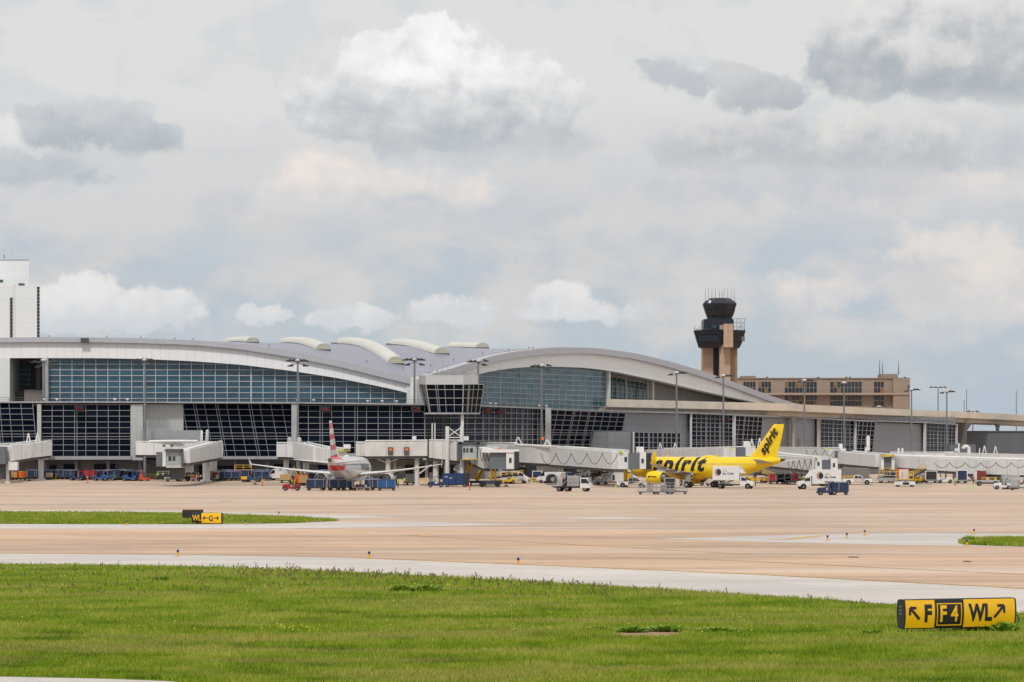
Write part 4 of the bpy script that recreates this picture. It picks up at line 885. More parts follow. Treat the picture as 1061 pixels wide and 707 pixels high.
def airliner(label, body, loc, rz, winglet, wingm, nac, tailm, windows, hst, fin_tall=1.0, winglet_h=2.3):
    t = thing('airliner', label, 'airliner', loc, rz); ns = 28
    rings = [[Vector((NOSE - s, w_*math.cos(2*math.pi*i/ns), FZ + dz + h_*math.sin(2*math.pi*i/ns))) for i in range(ns)] for s, w_, h_, dz in [(s, *fus(s)) for s in sorted(set(list(FA[1:,0]) + [1.5, 2.7, 4.3, 25, 27, 29, 31, 33, 35]))]]
    mb = MB().loft(rings)
    mb.ell((NOSE-15.2, 0, FZ-1.55), 4.6, 1.75, .85, 14, 8)                        # belly fairing
    f = mb.build('fuselage', body, t, smooth=True)
    MB().tube((NOSE-36.9, 0, FZ+1.455), (NOSE-37.62, 0, FZ+1.52), .37, 12, .2).build('exhaust', EXH, f)
    for sd in (1, -1):
        mb = MB(); s = 4.2
        while s < 31: 
            if not (5.0 < s < 5.9 or 13.9 < s < 14.2): 
                a = fpt(s, FZ+.52, sd); c = fpt(s+.24, FZ+.52, sd); d = fpt(s+.24, FZ+.86, sd); e = fpt(s, FZ+.86, sd); mb.add([a, c, d, e], [(0,1,2,3)])
            s += .535
        o = mb.build('cabin_windows', windows, f); o['kind'] = 'stuff'
    mb = MB()
    for sd in (1, -1):
        for s0, s1, z0, z1 in ((1.75, 2.35, .42, .85), (2.45, 3.0, .5, .9), (1.3, 1.72, .32, .62)):
            mb.add([fpt(s0, FZ+z0-.05, sd), fpt(s1, FZ+z0, sd), fpt(s1, FZ+z1, sd), fpt(s0+.18, FZ+z1-.1, sd)], [(0,1,2,3)])
    mb.build('cockpit_window', BLACK, f)
    for sd in (1, -1):
        for s0, wd in ((5.05, .82), (30.6, .76)):
            mb = MB(); q = [fpt(s0, FZ-.35, sd, .012), fpt(s0+wd, FZ-.35, sd, .012), fpt(s0+wd, FZ+.6, sd, .012), fpt(s0+wd, FZ+1.45, sd, .012), fpt(s0, FZ+1.45, sd, .012), fpt(s0, FZ+.6, sd, .012)]
            for a, c in zip(q, q[1:] + q[:1]): mb.tube(a, c, .022, 4)
            mb.build('cabin_door', M('door_seam', (.12, .10, .05), .6), f)
    for sd in (1, -1):
        st = [(0.6, 11.2, 6.7, -1.15, .13), (1.98, 11.9, 6.0, -1.05, .13), (6.4, 14.15, 3.75, -.62, .115), (11.5, 16.75, 2.6, -.02, .11), (16.6, 19.35, 1.55, .72, .10)]
        sec = [foil(Vector((NOSE - le, sd*y, FZ + z)), c, th) for y, le, c, z, th in st]
        if winglet_h > 1.5: wl = [(16.95, 19.7, 1.35, .95, .09), (17.25, 20.25, 1.05, 1.6, .09), (17.5, 20.95, .62, .72 + winglet_h, .08)]
        else: wl = []
        wg = MB().loft(sec).build('wing', wingm, t, smooth=True)
        if wl: MB().loft([sec[-1]] + [foil(Vector((NOSE - le, sd*y, FZ + z)), c, th) for y, le, c, z, th in wl]).build('winglet', winglet, wg, smooth=True)
        else: MB().add([(NOSE-19.3, sd*16.62, FZ+.72), (NOSE-21.2, sd*16.7, FZ+.72), (NOSE-21.4, sd*16.85, FZ+1.65), (NOSE-20.9, sd*16.85, FZ+1.65), (NOSE-21.3, sd*16.75, FZ+.15), (NOSE-21.0, sd*16.75, FZ+.15)], [(0,1,2,3), (0,1,4,5)]).build('winglet', winglet, wg)
        for y, s in ((3.2, 17.0), (7.6, 17.3), (11.9, 18.4)):
            z = FZ + np.interp(y, [q[0] for q in st], [q[3] for q in st]) - .28; MB().ell((NOSE - s, sd*y, z), 1.5, .17, .24, 8, 8).build('flap_fairing', wingm, wg, smooth=True)
        # engine
        ey, ez, ex = 5.75, FZ - 1.85, NOSE - 9.6
        prof = [(0, .98), (-.12, 1.10), (-.6, 1.22), (-1.5, 1.27), (-2.6, 1.2), (-3.6, 1.02), (-3.62, .98)]
        ri = [[Vector((ex + x, sd*ey + r*math.cos(2*math.pi*i/20), ez + r*math.sin(2*math.pi*i/20))) for i in range(20)] for x, r in prof]
        ri = [[Vector((ex - .9, sd*ey + .92*math.cos(2*math.pi*i/20), ez + .92*math.sin(2*math.pi*i/20))) for i in range(20)], [Vector((ex - .1, sd*ey + .93*math.cos(2*math.pi*i/20), ez + .93*math.sin(2*math.pi*i/20))) for i in range(20)]] + ri
        en = MB().loft(ri, caps=(False, False)).build('engine_nacelle', nac, t, smooth=True)
        MB().tube((ex - .88, sd*ey, ez), (ex - .95, sd*ey, ez), .93, 20).ell((ex - .75, sd*ey, ez), .4, .3, .3, 10, 6).build('fan', FANM, en)
        MB().loft([[Vector((ex + x, sd*ey + r*math.cos(2*math.pi*i/16), ez + r*math.sin(2*math.pi*i/16))) for i in range(16)] for x, r in ((-3.2, .9), (-3.7, .72), (-4.5, .5), (-4.52, .3), (-5.2, .05))]).build('exhaust_nozzle', NOZ, en, smooth=True)
        MB().hexa([(ex-1.2, sd*ey-.14, ez+1.1), (ex-1.2, sd*ey+.14, ez+1.1), (ex-5.2, sd*ey+.1, ez+.75), (ex-5.2, sd*ey-.1, ez+.75)], [(ex-2.2, sd*ey-.12, ez+1.45), (ex-2.2, sd*ey+.12, ez+1.45), (ex-5.6, sd*ey+.1, ez+1.2), (ex-5.6, sd*ey-.1, ez+1.2)]).build('pylon', wingm, en)
        # tailplane
        MB().loft([foil(Vector((NOSE - 31.4, sd*.5, FZ + .95)), 4.0, .10), foil(Vector((NOSE - 35.3, sd*6.25, FZ + 1.55)), 1.35, .09)]).build('tailplane', hst, t, smooth=True)
        # main gear
        MB().tube((0.1, sd*3.6, FZ - 1.1), (0, sd*3.8, .58), .17, 8).tube((0, sd*3.3, .58), (0, sd*4.3, .58), .1, 6).tube((.0, sd*3.75, 1.4), (0, sd*2.2, FZ-1.6), .09, 6).box(-.75, .6, sd*4.15 - .04, sd*4.15 + .04, 1.1, FZ-1.4).build('gear_leg', GEARM, t)
        for dy in (-.46, .46):
            wl_ = MB().tube((0, sd*3.8 + dy - .2, .58), (0, sd*3.8 + dy + .2, .58), .58, 16).build('wheel', TYRE, t, bevel=.06); MB().tube((0, sd*3.8 + dy - .21, .58), (0, sd*3.8 + dy + .21, .58), .27, 12).build('rim', RIM, wl_)
    g = MB().tube((12.6, 0, FZ - 1.6), (12.75, 0, .4), .11, 8).tube((12.75, -.3, .4), (12.75, .3, .4), .06, 6).build('nose_gear_leg', GEARM, t)
    for dy in (-.26, .26): MB().tube((12.75, dy - .11, .4), (12.75, dy + .11, .4), .4, 14).build('wheel', TYRE, t)
    def fs(z, le, c, th):
        n = 9; up, dn = [], []
        for i in range(n):
            x = .5*(1-math.cos(math.pi*i/(n-1))); q = 5*th*(.2969*math.sqrt(x)-.126*x-.3516*x*x+.2843*x**3-.1036*x**4)*c
            up.append(Vector((NOSE - le - c*x, q, z))); dn.append(Vector((NOSE - le - c*x, -q, z)))
        return up + dn[-2:0:-1]
    fn = MB().loft([fs(FZ+1.2, 27.6, 8.3, .04), fs(FZ+2.0, 28.9, 7.0, .07), fs(FZ+2.7, 30.2, 5.8, .09), fs(FZ+5.2, 32.5, 4.35, .09), fs(FZ+7.9, 34.95, 2.55, .09), fs(FZ+8.05, 35.3, 2.1, .05)]).build('tail_fin', tailm, t, smooth=True)
    mb = MB()
    for k in (9, 21): mb.add([(NOSE-k, 0, FZ+2.05), (NOSE-k-.5, 0, FZ+2.05), (NOSE-k-.55, 0, FZ+2.45), (NOSE-k-.3, 0, FZ+2.45)], [(0,1,2,3)])
    MB().ell((NOSE-19.5, 0, FZ+2.06), 1.6, .45, .30, 10, 6).build('radome_hump', body, f, smooth=True)
    mb.build('blade_antenna', body, f)
    return t, f, fn
# yellow airliner, nose to the terminal, seen from its port side
D1 = 617.0
th1 = R(180 - 43.5)
yl, yf, yfin = airliner('bright yellow airliner parked nose-in with bold black lettering', YEL, G(727, D1), th1, YEL, WINGG, YEL, YEL, PWIN, WINGG)
def flank(s0, z0, sd): return lambda x, y: fpt(s0 - x if sd < 0 else s0 + x, z0 + y, sd, .03)
for sd in (1, -1):
    me_w = 12.6
    text_on('spirit', 3.95, (lambda x, y, sd=sd: fpt((7.3 + x*1.2) if sd > 0 else (20.3 - x*1.2), FZ - .50 + y, sd, .035)), 'lettering', BLACK, yf, shear=.24, bold=.17, align='LEFT', cuts=.35, spacing=1.22)
    # on the fin, running up along its leading edge
    c0 = Vector((NOSE - 32.75, 0, FZ + 2.5)); dr = Vector((-.615, 0, .79)); up_ = Vector((.79, 0, .615))
    def onfin(x, y, sd=sd):
        if sd > 0: q = c0 + dr * x + up_ * (y - .35)
        else: q = c0 + dr * (6.7 - x) + up_ * (1.0 - y)
        return Vector((q.x, sd * .34, q.z))
    text_on('spirit', 2.35, onfin, 'lettering', BLACK, yfin, shear=.22, bold=.09, align='LEFT', spacing=1.08)
    en = [o for o in yl.children if o.name.startswith('engine_nacelle') and (sum(v.co.y for v in o.data.vertices) * sd > 0)][0]
    def onnac(x, y, sd=sd):
        zz = FZ - 1.85 + .05 + y; r = 1.27; dz = max(-.95, min(.95, (zz - (FZ-1.85)) / r)); return Vector((NOSE - 10.35 - (x if sd > 0 else 2.3 - x), sd*(5.75 + r*math.sqrt(1 - dz*dz) + .02), zz))
    text_on('spirit.com', .52, onnac, 'lettering', BLACK, en, shear=.2, bold=.015, align='LEFT', cuts=.2)
# silver airliner seen from behind, striped fin
def stripe_mat(name, base, fin):
    m, nt, b = new_mat(name); L = nt.links; N = nt.nodes
    tcn = N.new('ShaderNodeTexCoord'); sp = N.new('ShaderNodeSeparateXYZ'); L.new(tcn.outputs['Object'], sp.inputs[0])
    def mt(op, a, c=None):
        n = N.new('ShaderNodeMath'); n.operation = op
        for i, x in enumerate([a] + ([c] if c is not None else [])):
            if isinstance(x, (int, float)): n.inputs[i].default_value = x
            else: L.new(x, n.inputs[i])
        return n.outputs[0]
    def mx(f, a, c):
        n = N.new('ShaderNodeMix'); n.data_type = 'RGBA'; L.new(f, n.inputs[0])
        for k, x in ((6, a), (7, c)):
            if isinstance(x, tuple): n.inputs[k].default_value = (*x, 1)
            else: L.new(x, n.inputs[k])
        return n.outputs[2]
    z = sp.outputs['Z']; x = sp.outputs['X']
    zz = mt('ADD', z, mt('MULTIPLY', x, -.10 if fin else .0))
    if fin:
        st = mt('LESS_THAN', mt('FRACT', mt('DIVIDE', mt('SUBTRACT', zz, 1.05), 1.88)), .5)
        blue = mt('GREATER_THAN', mt('ADD', mt('MULTIPLY', x, -1.0), mt('MULTIPLY', z, -.62)), 19.0 - .62*FZ - 2.9)
        red = mx(st, (.62, .63, .65), (.60, .012, .022)); blu = mx(st, (.42, .50, .58), (.010, .085, .19)); L.new(mx(blue, red, blu), b.inputs['Base Color'])
    else:
        aft = mt('LESS_THAN', mt('ADD', x, mt('MULTIPLY', z, -.30)), -13.6)
        st = mt('MAXIMUM', mt('MULTIPLY', mt('GREATER_THAN', z, FZ + 1.55), mt('LESS_THAN', z, FZ+2.3)), mt('MULTIPLY', mt('LESS_THAN', z, FZ + .55), mt('GREATER_THAN', z, FZ - .35)))
        n = N.new('ShaderNodeTexNoise'); n.inputs['Scale'].default_value = .5; n.inputs['Detail'].default_value = 6; L.new(tcn.outputs['Object'], n.inputs['Vector'])
        bs = mx(n.outputs['Fac'], (.52, .54, .565), (.68, .69, .71))
        L.new(mx(mt('MULTIPLY', aft, st), bs, (.60, .012, .022)), b.inputs['Base Color'])
    b.inputs['Roughness'].default_value = .3; b.inputs['Metallic'].default_value = 0 if fin else .08; b.inputs['Coat Weight'].default_value = .2
    return m
AAF = stripe_mat('striped_fin', None, True); AAB = stripe_mat('silver_striped_tail', None, False)
th2 = R(90 - 6.5)
hd = Vector((math.cos(th2), math.sin(th2), 0)); tail2 = Vector((X(341, 549), 549, 0))
sl, sf, sfin = airliner('silver airliner seen from behind with red and white striped tail fin', AAB, tail2 + hd * 19.9, th2, WINGW, WINGW, M('nacelle_silver', (.5, .51, .53), .3, metal=.3), AAF, M('cabin_window_dark', (.06, .07, .08), .3), WINGW, winglet_h=1.0)
for sd in (1, -1): text_on('American', 2.3, (lambda x, y, sd=sd: fpt((7.0 + x) if sd > 0 else (16.4 - x), FZ - .25 + y, sd, .03)), 'lettering', M('title_grey', (.10, .12, .15), .4), sf, bold=.03, align='LEFT', cuts=.4)
# ================================================================ jet bridges
JW = M('bridge_white', (.68, .68, .685), .5, var=.16, scale=.5, streak=(1, 1, .35)); JB_ = M('bridge_beige', (.60, .585, .56), .5, var=.16, scale=.5, streak=(1, 1, .35)); JP = panel_mat('bridge_panels', (.64, .645, .655), 2.3, 60, .84, .07, var=.06)
JGREY = panel_mat('bridge_curtain', (.125, .145, .165), .28, 60, .7, .08, var=.06); JDK = M('bridge_bellows', (.028, .032, .042), .8); JUN = M('bridge_underside', (.10, .10, .105), .8); JPIPE = M('roof_rail_white', (.70, .70, .70), .4); CABLE = M('cable_black', (.04, .04, .042), .6)
JWIN = M('bridge_window', (.018, .03, .035), .12, ior=1.6); RS = M('red_sticker', (.55, .03, .02), .5); ORL = M('amber_panel', (.75, .17, .02), .4, var=.3, scale=4); YELM = M('yellow_steel', (.62, .38, .02), .5, var=.2)
def tunnel(t, a, c, w, mat, roof=True, name='tunnel', w2=None, under=True):
    """a, c = (px, D, py_floor, py_roof)"""
    p0, p1 = P(a[0], a[2], a[1]), P(c[0], c[2], c[1]); h0, h1 = Z(a[3], a[1]), Z(c[3], c[1])
    d = Vector((p1.x - p0.x, p1.y - p0.y, 0)).normalized(); u = Vector((-d.y, d.x, 0)) * w/2; w2 = w2 or w; u2 = Vector((-d.y, d.x, 0)) * w2/2
    if u.y > 0: u, u2 = -u, -u2
    def at(p, z, k): return Vector((p.x + k.x, p.y + k.y, z))
    ln = (p1 - p0).length
    tb = MB().hexa([at(p0, p0.z, u), at(p1, p1.z, u2), at(p1, p1.z, -u2), at(p0, p0.z, -u)], [at(p0, h0, u), at(p1, h1, u2), at(p1, h1, -u2), at(p0, h0, -u)])
    rr = MB()
    for k in (u*.92, -u*.92): rr.bar(at(p0, h0 + .12, k), at(p1, h1 + .12, k), .22, .22, (0, 0, 1))
    uu = MB().hexa([at(p0, p0.z - .55, u*.8), at(p1, p1.z - .55, u2*.8), at(p1, p1.z - .55, -u2*.8), at(p0, p0.z - .55, -u*.8)], [at(p0, p0.z - .02, u*.8), at(p1, p1.z - .02, u2*.8), at(p1, p1.z - .02, -u2*.8), at(p0, p0.z - .02, -u*.8)])
    n = max(2, int(ln / 3.2))
    for i in range(1, n):
        q = p0.lerp(p1, i/n); hz = h0 + (h1-h0)*i/n; tb.bar(at(q, q.z, u), at(q, hz, u), .10, .05, u, 1)
    o = tb.build(name, [mat, M('rib_grey', (.47, .47, .48), .5)], t)
    rr.build('roof_rail', JPIPE, o) if roof else None
    if under: uu.build('underframe', JUN, o)
    return o
def column(t, px, D, pytop, r=.4, mat=None, name='support_column'):
    q = P(px, pytop, D); return MB().tube((q.x, q.y, gz(D) - .05), q, r, 10).box(q.x - r*1.5, q.x + r*1.5, q.y - r*1.5, q.y + r*1.5, gz(D) - .02, gz(D) + .25).build(name, mat or COLW, t)
def pb(t, name, a, c, y0, y1, D, dep, mat, bevel=0): return pbox(name, a, c, y0, y1, D, dep, mat, t, bevel=bevel)
def rail_a(t, px, D, y0, y1, s=3.0):                               # inverted-V hoist frame on a bridge roof
    a, c, d = P(px - s, y1, D), P(px, y0, D), P(px + s, y1, D); MB().tube(a, c, .13, 5).tube(c, d, .13, 5).build('hoist_frame', JPIPE, t)
def loops(t, px0, px1, D, ytop, ybot, n, phase=True):
    mb = MB(); pts = []
    for i in range(n * 10 + 1):
        s = i / (n * 10); px = px0 + (px1 - px0) * s; y = ytop + (ybot - ytop) * abs(math.sin(math.pi * n * s)) ** .8; pts.append(P(px, y, D))
    mb.path(pts, .06, 5); return mb.build('cable_loops', CABLE, t)
def box_unit(t, px, D, y0, y1, w=3.0, mat=None, name='air_unit'): return pb(t, name, px - w, px + w, y0, y1, D, 1.2, mat or JW, .05)
def beacon(t, px, D, y0, y1):
    o = pb(t, 'signal_box', px - 2.6, px + 2.6, y0, y1, D, .5, DKGREY); pb(o, 'signal_lamp', px - 1.3, px + 1.5, y0 + 1, y0 + 4, D - .06, .05, ORL); return o
# 1: far west bridge
j = thing('jet_bridge', 'white jet bridge cut by the west edge of the view', 'jet bridge')
tunnel(j, (-30, 648, 477.5, 466), (5, 650, 477, 464), 3.2, JW); tunnel(j, (5, 651, 478, 461.5), (26, 656, 474.5, 460.5), 3.4, JW); tunnel(j, (24, 656, 474.5, 460.2), (46, 662, 472, 457.5), 3.8, JW); pb(j, 'rotunda', 44.5, 51, 458.5, 473.5, 662.5, 4, LGREYP)
pb(j, 'cab_side', -3, 5.4, 463, 481, 647, 3, JGREY); pb(j, 'service_box', 8.5, 18, 478.7, 487.5, 649, 2.2, JW, .05); column(j, 42.5, 663, 474, .55); column(j, 8, 650, 478, .35); rail_a(j, 29.5, 657, 449, 464, 3); rail_a(j, 39, 660, 449, 462, 3)
pb(j, 'sticker', 19.2, 20.8, 473, 474.5, 653, .05, RS); pb(j, 'drive_frame', 0, 10, 481, 497, 650, 2, JUN)
# 2: bridge with its cab turned to the apron
j = thing('jet_bridge', 'folded white jet bridge, its cab in front of the pale wall panel', 'jet bridge')
tunnel(j, (140.5, 662, 471.5, 458.8), (214, 664, 472, 459.5), 3.4, JW); tunnel(j, (222, 656, 474, 458), (188, 634, 480, 467), 3.4, JP); tunnel(j, (227.5, 661, 472.5, 459.5), (219, 660, 472.5, 459), 3.0, JW)
pb(j, 'rotunda', 217, 225, 458.5, 474.5, 656.5, 5, JGREY); o = pb(j, 'cab', 171.5, 189, 466, 482.5, 632, 3.4, M('cab_grey', (.33, .35, .36), .5)); pb(o, 'cab_window', 174.5, 177.5, 473, 477.5, 631.9, .06, JWIN); pb(o, 'cab_window', 179, 181.5, 473, 477.5, 631.9, .06, JWIN)
pb(o, 'cab_frame', 171, 189.4, 465.3, 467.4, 631.2, 1.0, DKGREY); pb(o, 'cab_frame', 187.8, 189.6, 466, 484, 631.2, 1.0, DKGREY); pb(o, 'bellows', 161.8, 168.5, 468.5, 483.5, 632.4, 3, JGREY); pb(o, 'side_panel', 168.4, 171.6, 468, 483.5, 631.8, 3, JW); pb(o, 'cab_floor', 172, 188.5, 482.5, 484.8, 631.5, 4, M('floor_beige', (.48, .46, .42), .6))
pb(j, 'service_box', 190.5, 199.5, 479, 489.5, 640, 2, JW, .05); column(j, 214, 655, 475, .75); column(j, 221, 660, 475, .75); MB().path([P(207.5, 476, 655), P(208.5, 446.5, 655), P(209.5, 446.5, 655), P(209.5, 476, 655)], .12, 5).path([P(213.5, 458, 657), P(214, 446, 657), P(215.4, 446, 657), P(215.4, 458, 657)], .12, 5).build('hoist_frame', JPIPE, j)
MB().path([P(154.5, 465, 661), P(154.5, 457.6, 661), P(186, 457.2, 661), P(205, 457.4, 660)], .28, 6).build('roof_pipe', JPIPE, j); pb(j, 'sticker', 200.8, 202.4, 473.8, 475.6, 641.5, .05, RS); pb(j, 'wheel_frame', 176, 190, 485, 497, 636, 3, JUN)
for a in (168.5, 172.6, 176.8): pb(j, 'wall_unit', a, a + 2.6, 460.8, 463.2, 660.1, .2, DKGREY if a != 172.6 else JPIPE)
# 3: bridge that serves the silver airliner
j = thing('jet_bridge', 'white jet bridge reaching behind the striped tail fin to the silver airliner', 'jet bridge')
tunnel(j, (292.3, 655, 473.5, 460), (312, 652, 474, 460), 3.4, JP); tunnel(j, (311, 652, 474.5, 459.5), (333, 630, 478.5, 464.5), 3.3, JP); tunnel(j, (332, 631, 478, 464), (352, 622, 480, 466), 3.0, JW); beacon(j, 296.6, 652.5, 464.5, 470); column(j, 296.5, 655, 474, .55); column(j, 317, 646, 476, .6); column(j, 345, 628, 478, .4)
for px in (300, 310): MB().ell(P(px, 456.5, 653), .5, .4, .7, 8, 5).tube(P(px, 460, 653), P(px, 457, 653), .5, 6).build('roof_floodlight', M('lamp_grey', (.42, .42, .43), .5), j)
pb(j, 'roof_unit', 356, 363, 460.5, 465, 620, 1.5, JW); pb(j, 'roof_tarp', 350, 362, 464.8, 468, 621, 3, M('tarp_green', (.45, .47, .20), .7)); 
# 4: long beige walkway in the middle
j = thing('jet_bridge', 'long beige walkway bridge with two orange signal boxes and a windowed cab', 'jet bridge')
tunnel(j, (369, 640, 472.5, 459.8), (378.8, 640, 472.8, 459.6), 3.2, JB_); tunnel(j, (378.8, 638, 473, 458.2), (443, 638, 472.5, 457.4), 3.4, JB_); tunnel(j, (442, 638.6, 473.5, 457.6), (449, 638.6, 473.6, 457.6), 3.1, JGREY, roof=False); tunnel(j, (448, 638, 474.4, 457.2), (476.5, 636, 477.6, 457.4), 3.5, JB_)
o = pb(j, 'cab', 475.5, 496.8, 458.6, 476, 633, 4, M('cab_grey2', (.38, .38, .39), .5)); pb(o, 'cab_front', 478.8, 494, 460.8, 475.6, 632.7, .25, M('cab_pale', (.42, .46, .48), .4)); 
for a in (480, 483.2, 486.8): pb(o, 'cab_window', a, a + (2 if a < 486 else 3.2), 464.4, 468.8, 632.6, .1, JWIN)
pb(o, 'cab_frame', 474.6, 497, 458, 460.4, 632.3, 1, DKGREY); pb(o, 'cab_frame', 494.3, 497, 458.6, 476, 632.3, 1, DKGREY); pb(o, 'cab_frame', 475.2, 478.4, 458.6, 476, 632.3, 1, DKGREY); pb(o, 'bumper', 478.5, 495, 475.4, 476.6, 632.2, .5, YELM)
beacon(j, 404.6, 635.8, 463.5, 471.5); beacon(j, 421.3, 635.8, 463.5, 471.5); pb(j, 'roof_unit', 378.8, 424.5, 456.0, 458.0, 636.6, 3, M('roof_unit_beige', (.60, .60, .55), .5)); pb(j, 'roof_unit', 427, 431.2, 452, 456.6, 637, 1.2, JW)
for px, y, r in ((402, 474, .5), (432, 474, .45), (451.5, 475, .55), (463, 477, .6), (478, 477, .45)): column(j, px, 638, y, r, JB_)
mb = MB()
for px, y0 in ((463.5, 442), (478.5, 442)): mb.tube(P(px, y0, 634), P(px, 492, 634), .38, 8)
mb.tube(P(464, 443, 634), P(478, 453, 634), .1, 5).tube(P(478, 443, 634), P(464, 453, 634), .1, 5).tube(P(464, 453.5, 634), P(478, 453.5, 634), .1, 5); mb.build('gantry', COLW, j)
MB().path([P(447.8, 474, 636), P(447.8, 438.5, 636)], .12, 5).path([P(450.6, 474, 636), P(450.6, 438.5, 636)], .12, 5).build('roof_mast', COLW, j); pb(j, 'roof_unit', 480, 485.6, 452.2, 456.4, 634, 1, JPIPE)
MB().path([P(391, 475.5, 638), P(400, 479.5, 638), P(412, 475.5, 638)], .14, 5).path([P(433, 492, 638), P(447, 481.5, 638)], .14, 5).path([P(480, 478, 636), P(470, 486, 636), P(478, 490, 636)], .14, 5).build('brace', COLW, j)
# 5: cab with grey curtain beside it
j = thing('jet_bridge', 'jet bridge cab on yellow lift legs with grey curtain, next to the windowed cab', 'jet bridge')
tunnel(j, (497, 640, 480, 463), (509, 628, 485.5, 466.5), 3.4, JP); loops(j, 497.5, 508, 625, 466, 478, 3); o = pb(j, 'cab', 507.5, 524.6, 468.8, 486, 624, 3.5, JGREY); pb(o, 'cab_side', 524.5, 533, 469.5, 486, 623.5, 3.5, JW); pb(o, 'cab_window', 527.5, 530, 474.6, 479.6, 623.4, .08, JWIN); pb(o, 'bellows', 532.8, 538, 468, 486, 623.2, 4, JDK); pb(o, 'cab_roof', 499, 538, 465.8, 469, 623.3, 4, JPIPE)
MB().path([P(498, 487.5, 626), P(495.5, 490, 626)], .1, 4).build('brace', YELM, j)
for px in (509, 513): pb(j, 'lift_leg', px - 1.2, px + 1.2, 486, 500, 626, 1, YELM)
pb(j, 'axle_beam', 499.5, 519.5, 498, 501.8, 625, 3.5, M('navy_steel', (.02, .03, .06), .6)); 
for px in (499.5, 515.5):
    q = P(px, 501, 625); MB().tube((q.x, q.y - .3, .55), (q.x, q.y + .3, .55), .55, 12).build('wheel', TYRE, j)
pb(j, 'roof_lamp', 515, 518.6, 464.4, 466, 625, .8, ORL); pb(j, 'hazard_tab', 511.5, 514.2, 462.5, 465.4, 640, .5, M('hi_vis_green', (.45, .62, .05), .6))
# 6: the long bridge to the yellow airliner
j = thing('jet_bridge', 'long white jet bridge with hanging black cable loops that docks the yellow airliner', 'jet bridge')
tunnel(j, (497, 692, 475, 459.5), (533, 688, 476, 460), 3.2, JP); tunnel(j, (533, 684, 478.5, 462.5), (580, 668, 481, 464.2), 3.3, JP); tunnel(j, (578, 668, 481.5, 463.8), (643, 626, 486.2, 468), 3.5, JP); loops(j, 560, 640, 622, 469.5, 481, 5)
MB().tube(P(533, 461, 682), P(645, 467.2, 640), .3, 6).build('roof_pipe', JPIPE, j); o = pb(j, 'cab', 651, 663.2, 469.5, 486.3, 619.0, 3.4, JGREY); pb(o, 'cab_side', 640, 651, 468.4, 486.2, 619.4, 3.6, JW); pb(o, 'cab_side', 662.8, 669.4, 468.6, 486, 618.6, 3.4, JW); pb(o, 'cab_window', 647, 649.6, 473.6, 478.6, 619.3, .1, JWIN); pb(o, 'cab_window', 664.6, 667, 475.5, 480, 618.5, .1, JWIN)
pb(o, 'bellows', 669.2, 675, 469.5, 486.5, 619.4, 2.6, JDK); pb(o, 'roof_unit', 659.5, 667, 463, 468.8, 619.5, 1.5, JW)
for px, D, y, r in ((559.5, 676, 481, .6), (581, 667, 482, .5), (609, 655, 484, .5)): column(j, px, D, y, r, JB_)
pb(j, 'service_box', 598, 604.8, 483.5, 489, 650, 1.5, JW); pb(j, 'service_box', 538.5, 544.5, 478.3, 484, 682, 1.5, JW); pb(j, 'cab_window', 539.6, 542.4, 480.5, 483, 681.9, .1, JWIN); pb(j, 'sticker', 583, 587, 479.4, 481.4, 663, .06, RS)
rail_a(j, 537, 688, 453, 461, 4); rail_a(j, 567, 672, 455.5, 463.5, 4.5); MB().path([P(634, 487, 641), P(622, 499, 641)], .2, 5).path([P(637, 487, 640), P(626, 499, 640)], .2, 5).build('service_stair', GEARM, j); beacon(j, 562, 674, 452, 458)
q = P(562, 458, 674.5); MB().tube(q, P(562, 463, 674.5), .12, 5).build('signal_post', DKGREY, j); pb(j, 'hazard_tab', 641, 645.5, 467.4, 469.2, 619, .5, M('hi_vis_green', (.45, .62, .05), .6)); column(j, 648, 623, 486, .35, YELM, 'lift_leg')
# 7: thin bridges behind the yellow airliner
j = thing('jet_bridge', 'white jet bridge running behind the yellow fuselage with grey cab near the fin', 'jet bridge')
tunnel(j, (664, 760, 474, 468), (757, 700, 474, 464.2), 3.2, JW); tunnel(j, (668, 770, 471, 466.5), (780, 780, 473, 463.5), 3.2, JW); pb(j, 'cab', 762, 772.5, 463.6, 474.5, 700, 3, JGREY); pb(j, 'cab_side', 757, 762.2, 464, 476, 699, 3, JW); pb(j, 'roof_unit', 770.5, 776.8, 457.2, 463.6, 700, 1.5, JW)
rail_a(j, 684, 760, 459, 468, 2.2); rail_a(j, 699.5, 760, 459, 468, 2.6); column(j, 700, 740, 474, .5); pb(j, 'hazard_tab', 756.5, 759.5, 464, 465.6, 697, .5, M('hi_vis_green', (.45, .62, .05), .6)); rail_a(j, 779, 700, 455, 464, 2); rail_a(j, 787, 700, 454, 464, 2)
# 8, 9, 10, 11: the east group
j = thing('jet_bridge', 'white jet bridge with narrow cable loops and a grey-curtained cab above the box truck', 'jet bridge')
tunnel(j, (795, 700, 482, 471), (850, 655, 487.5, 474.5), 3.4, JP); MB().tube(P(803, 469.2, 700), P(848, 474.2, 655), .3, 6).build('roof_pipe', JPIPE, j); loops(j, 816, 846, 655, 476, 486, 5); o = pb(j, 'cab', 851.5, 861, 476.5, 488.5, 651, 3.2, JGREY); pb(o, 'cab_side', 845, 851.6, 474.5, 489, 650.6, 3.4, JW); pb(o, 'cab_side', 860.9, 868, 475, 489, 650.2, 3.4, JW); pb(o, 'cab_window', 847, 849.2, 479, 482.6, 650.5, .1, JWIN); pb(o, 'cab_window', 863, 865.2, 480, 484, 650.1, .1, JWIN); column(j, 821, 676, 485, .5); pb(j, 'hazard_tab', 844, 847, 473.4, 474.8, 650, .5, M('hi_vis_green', (.45, .62, .05), .6))
j = thing('jet_bridge', 'white jet bridge just behind the grey-curtained cab, ending in a narrow grey cab', 'jet bridge')
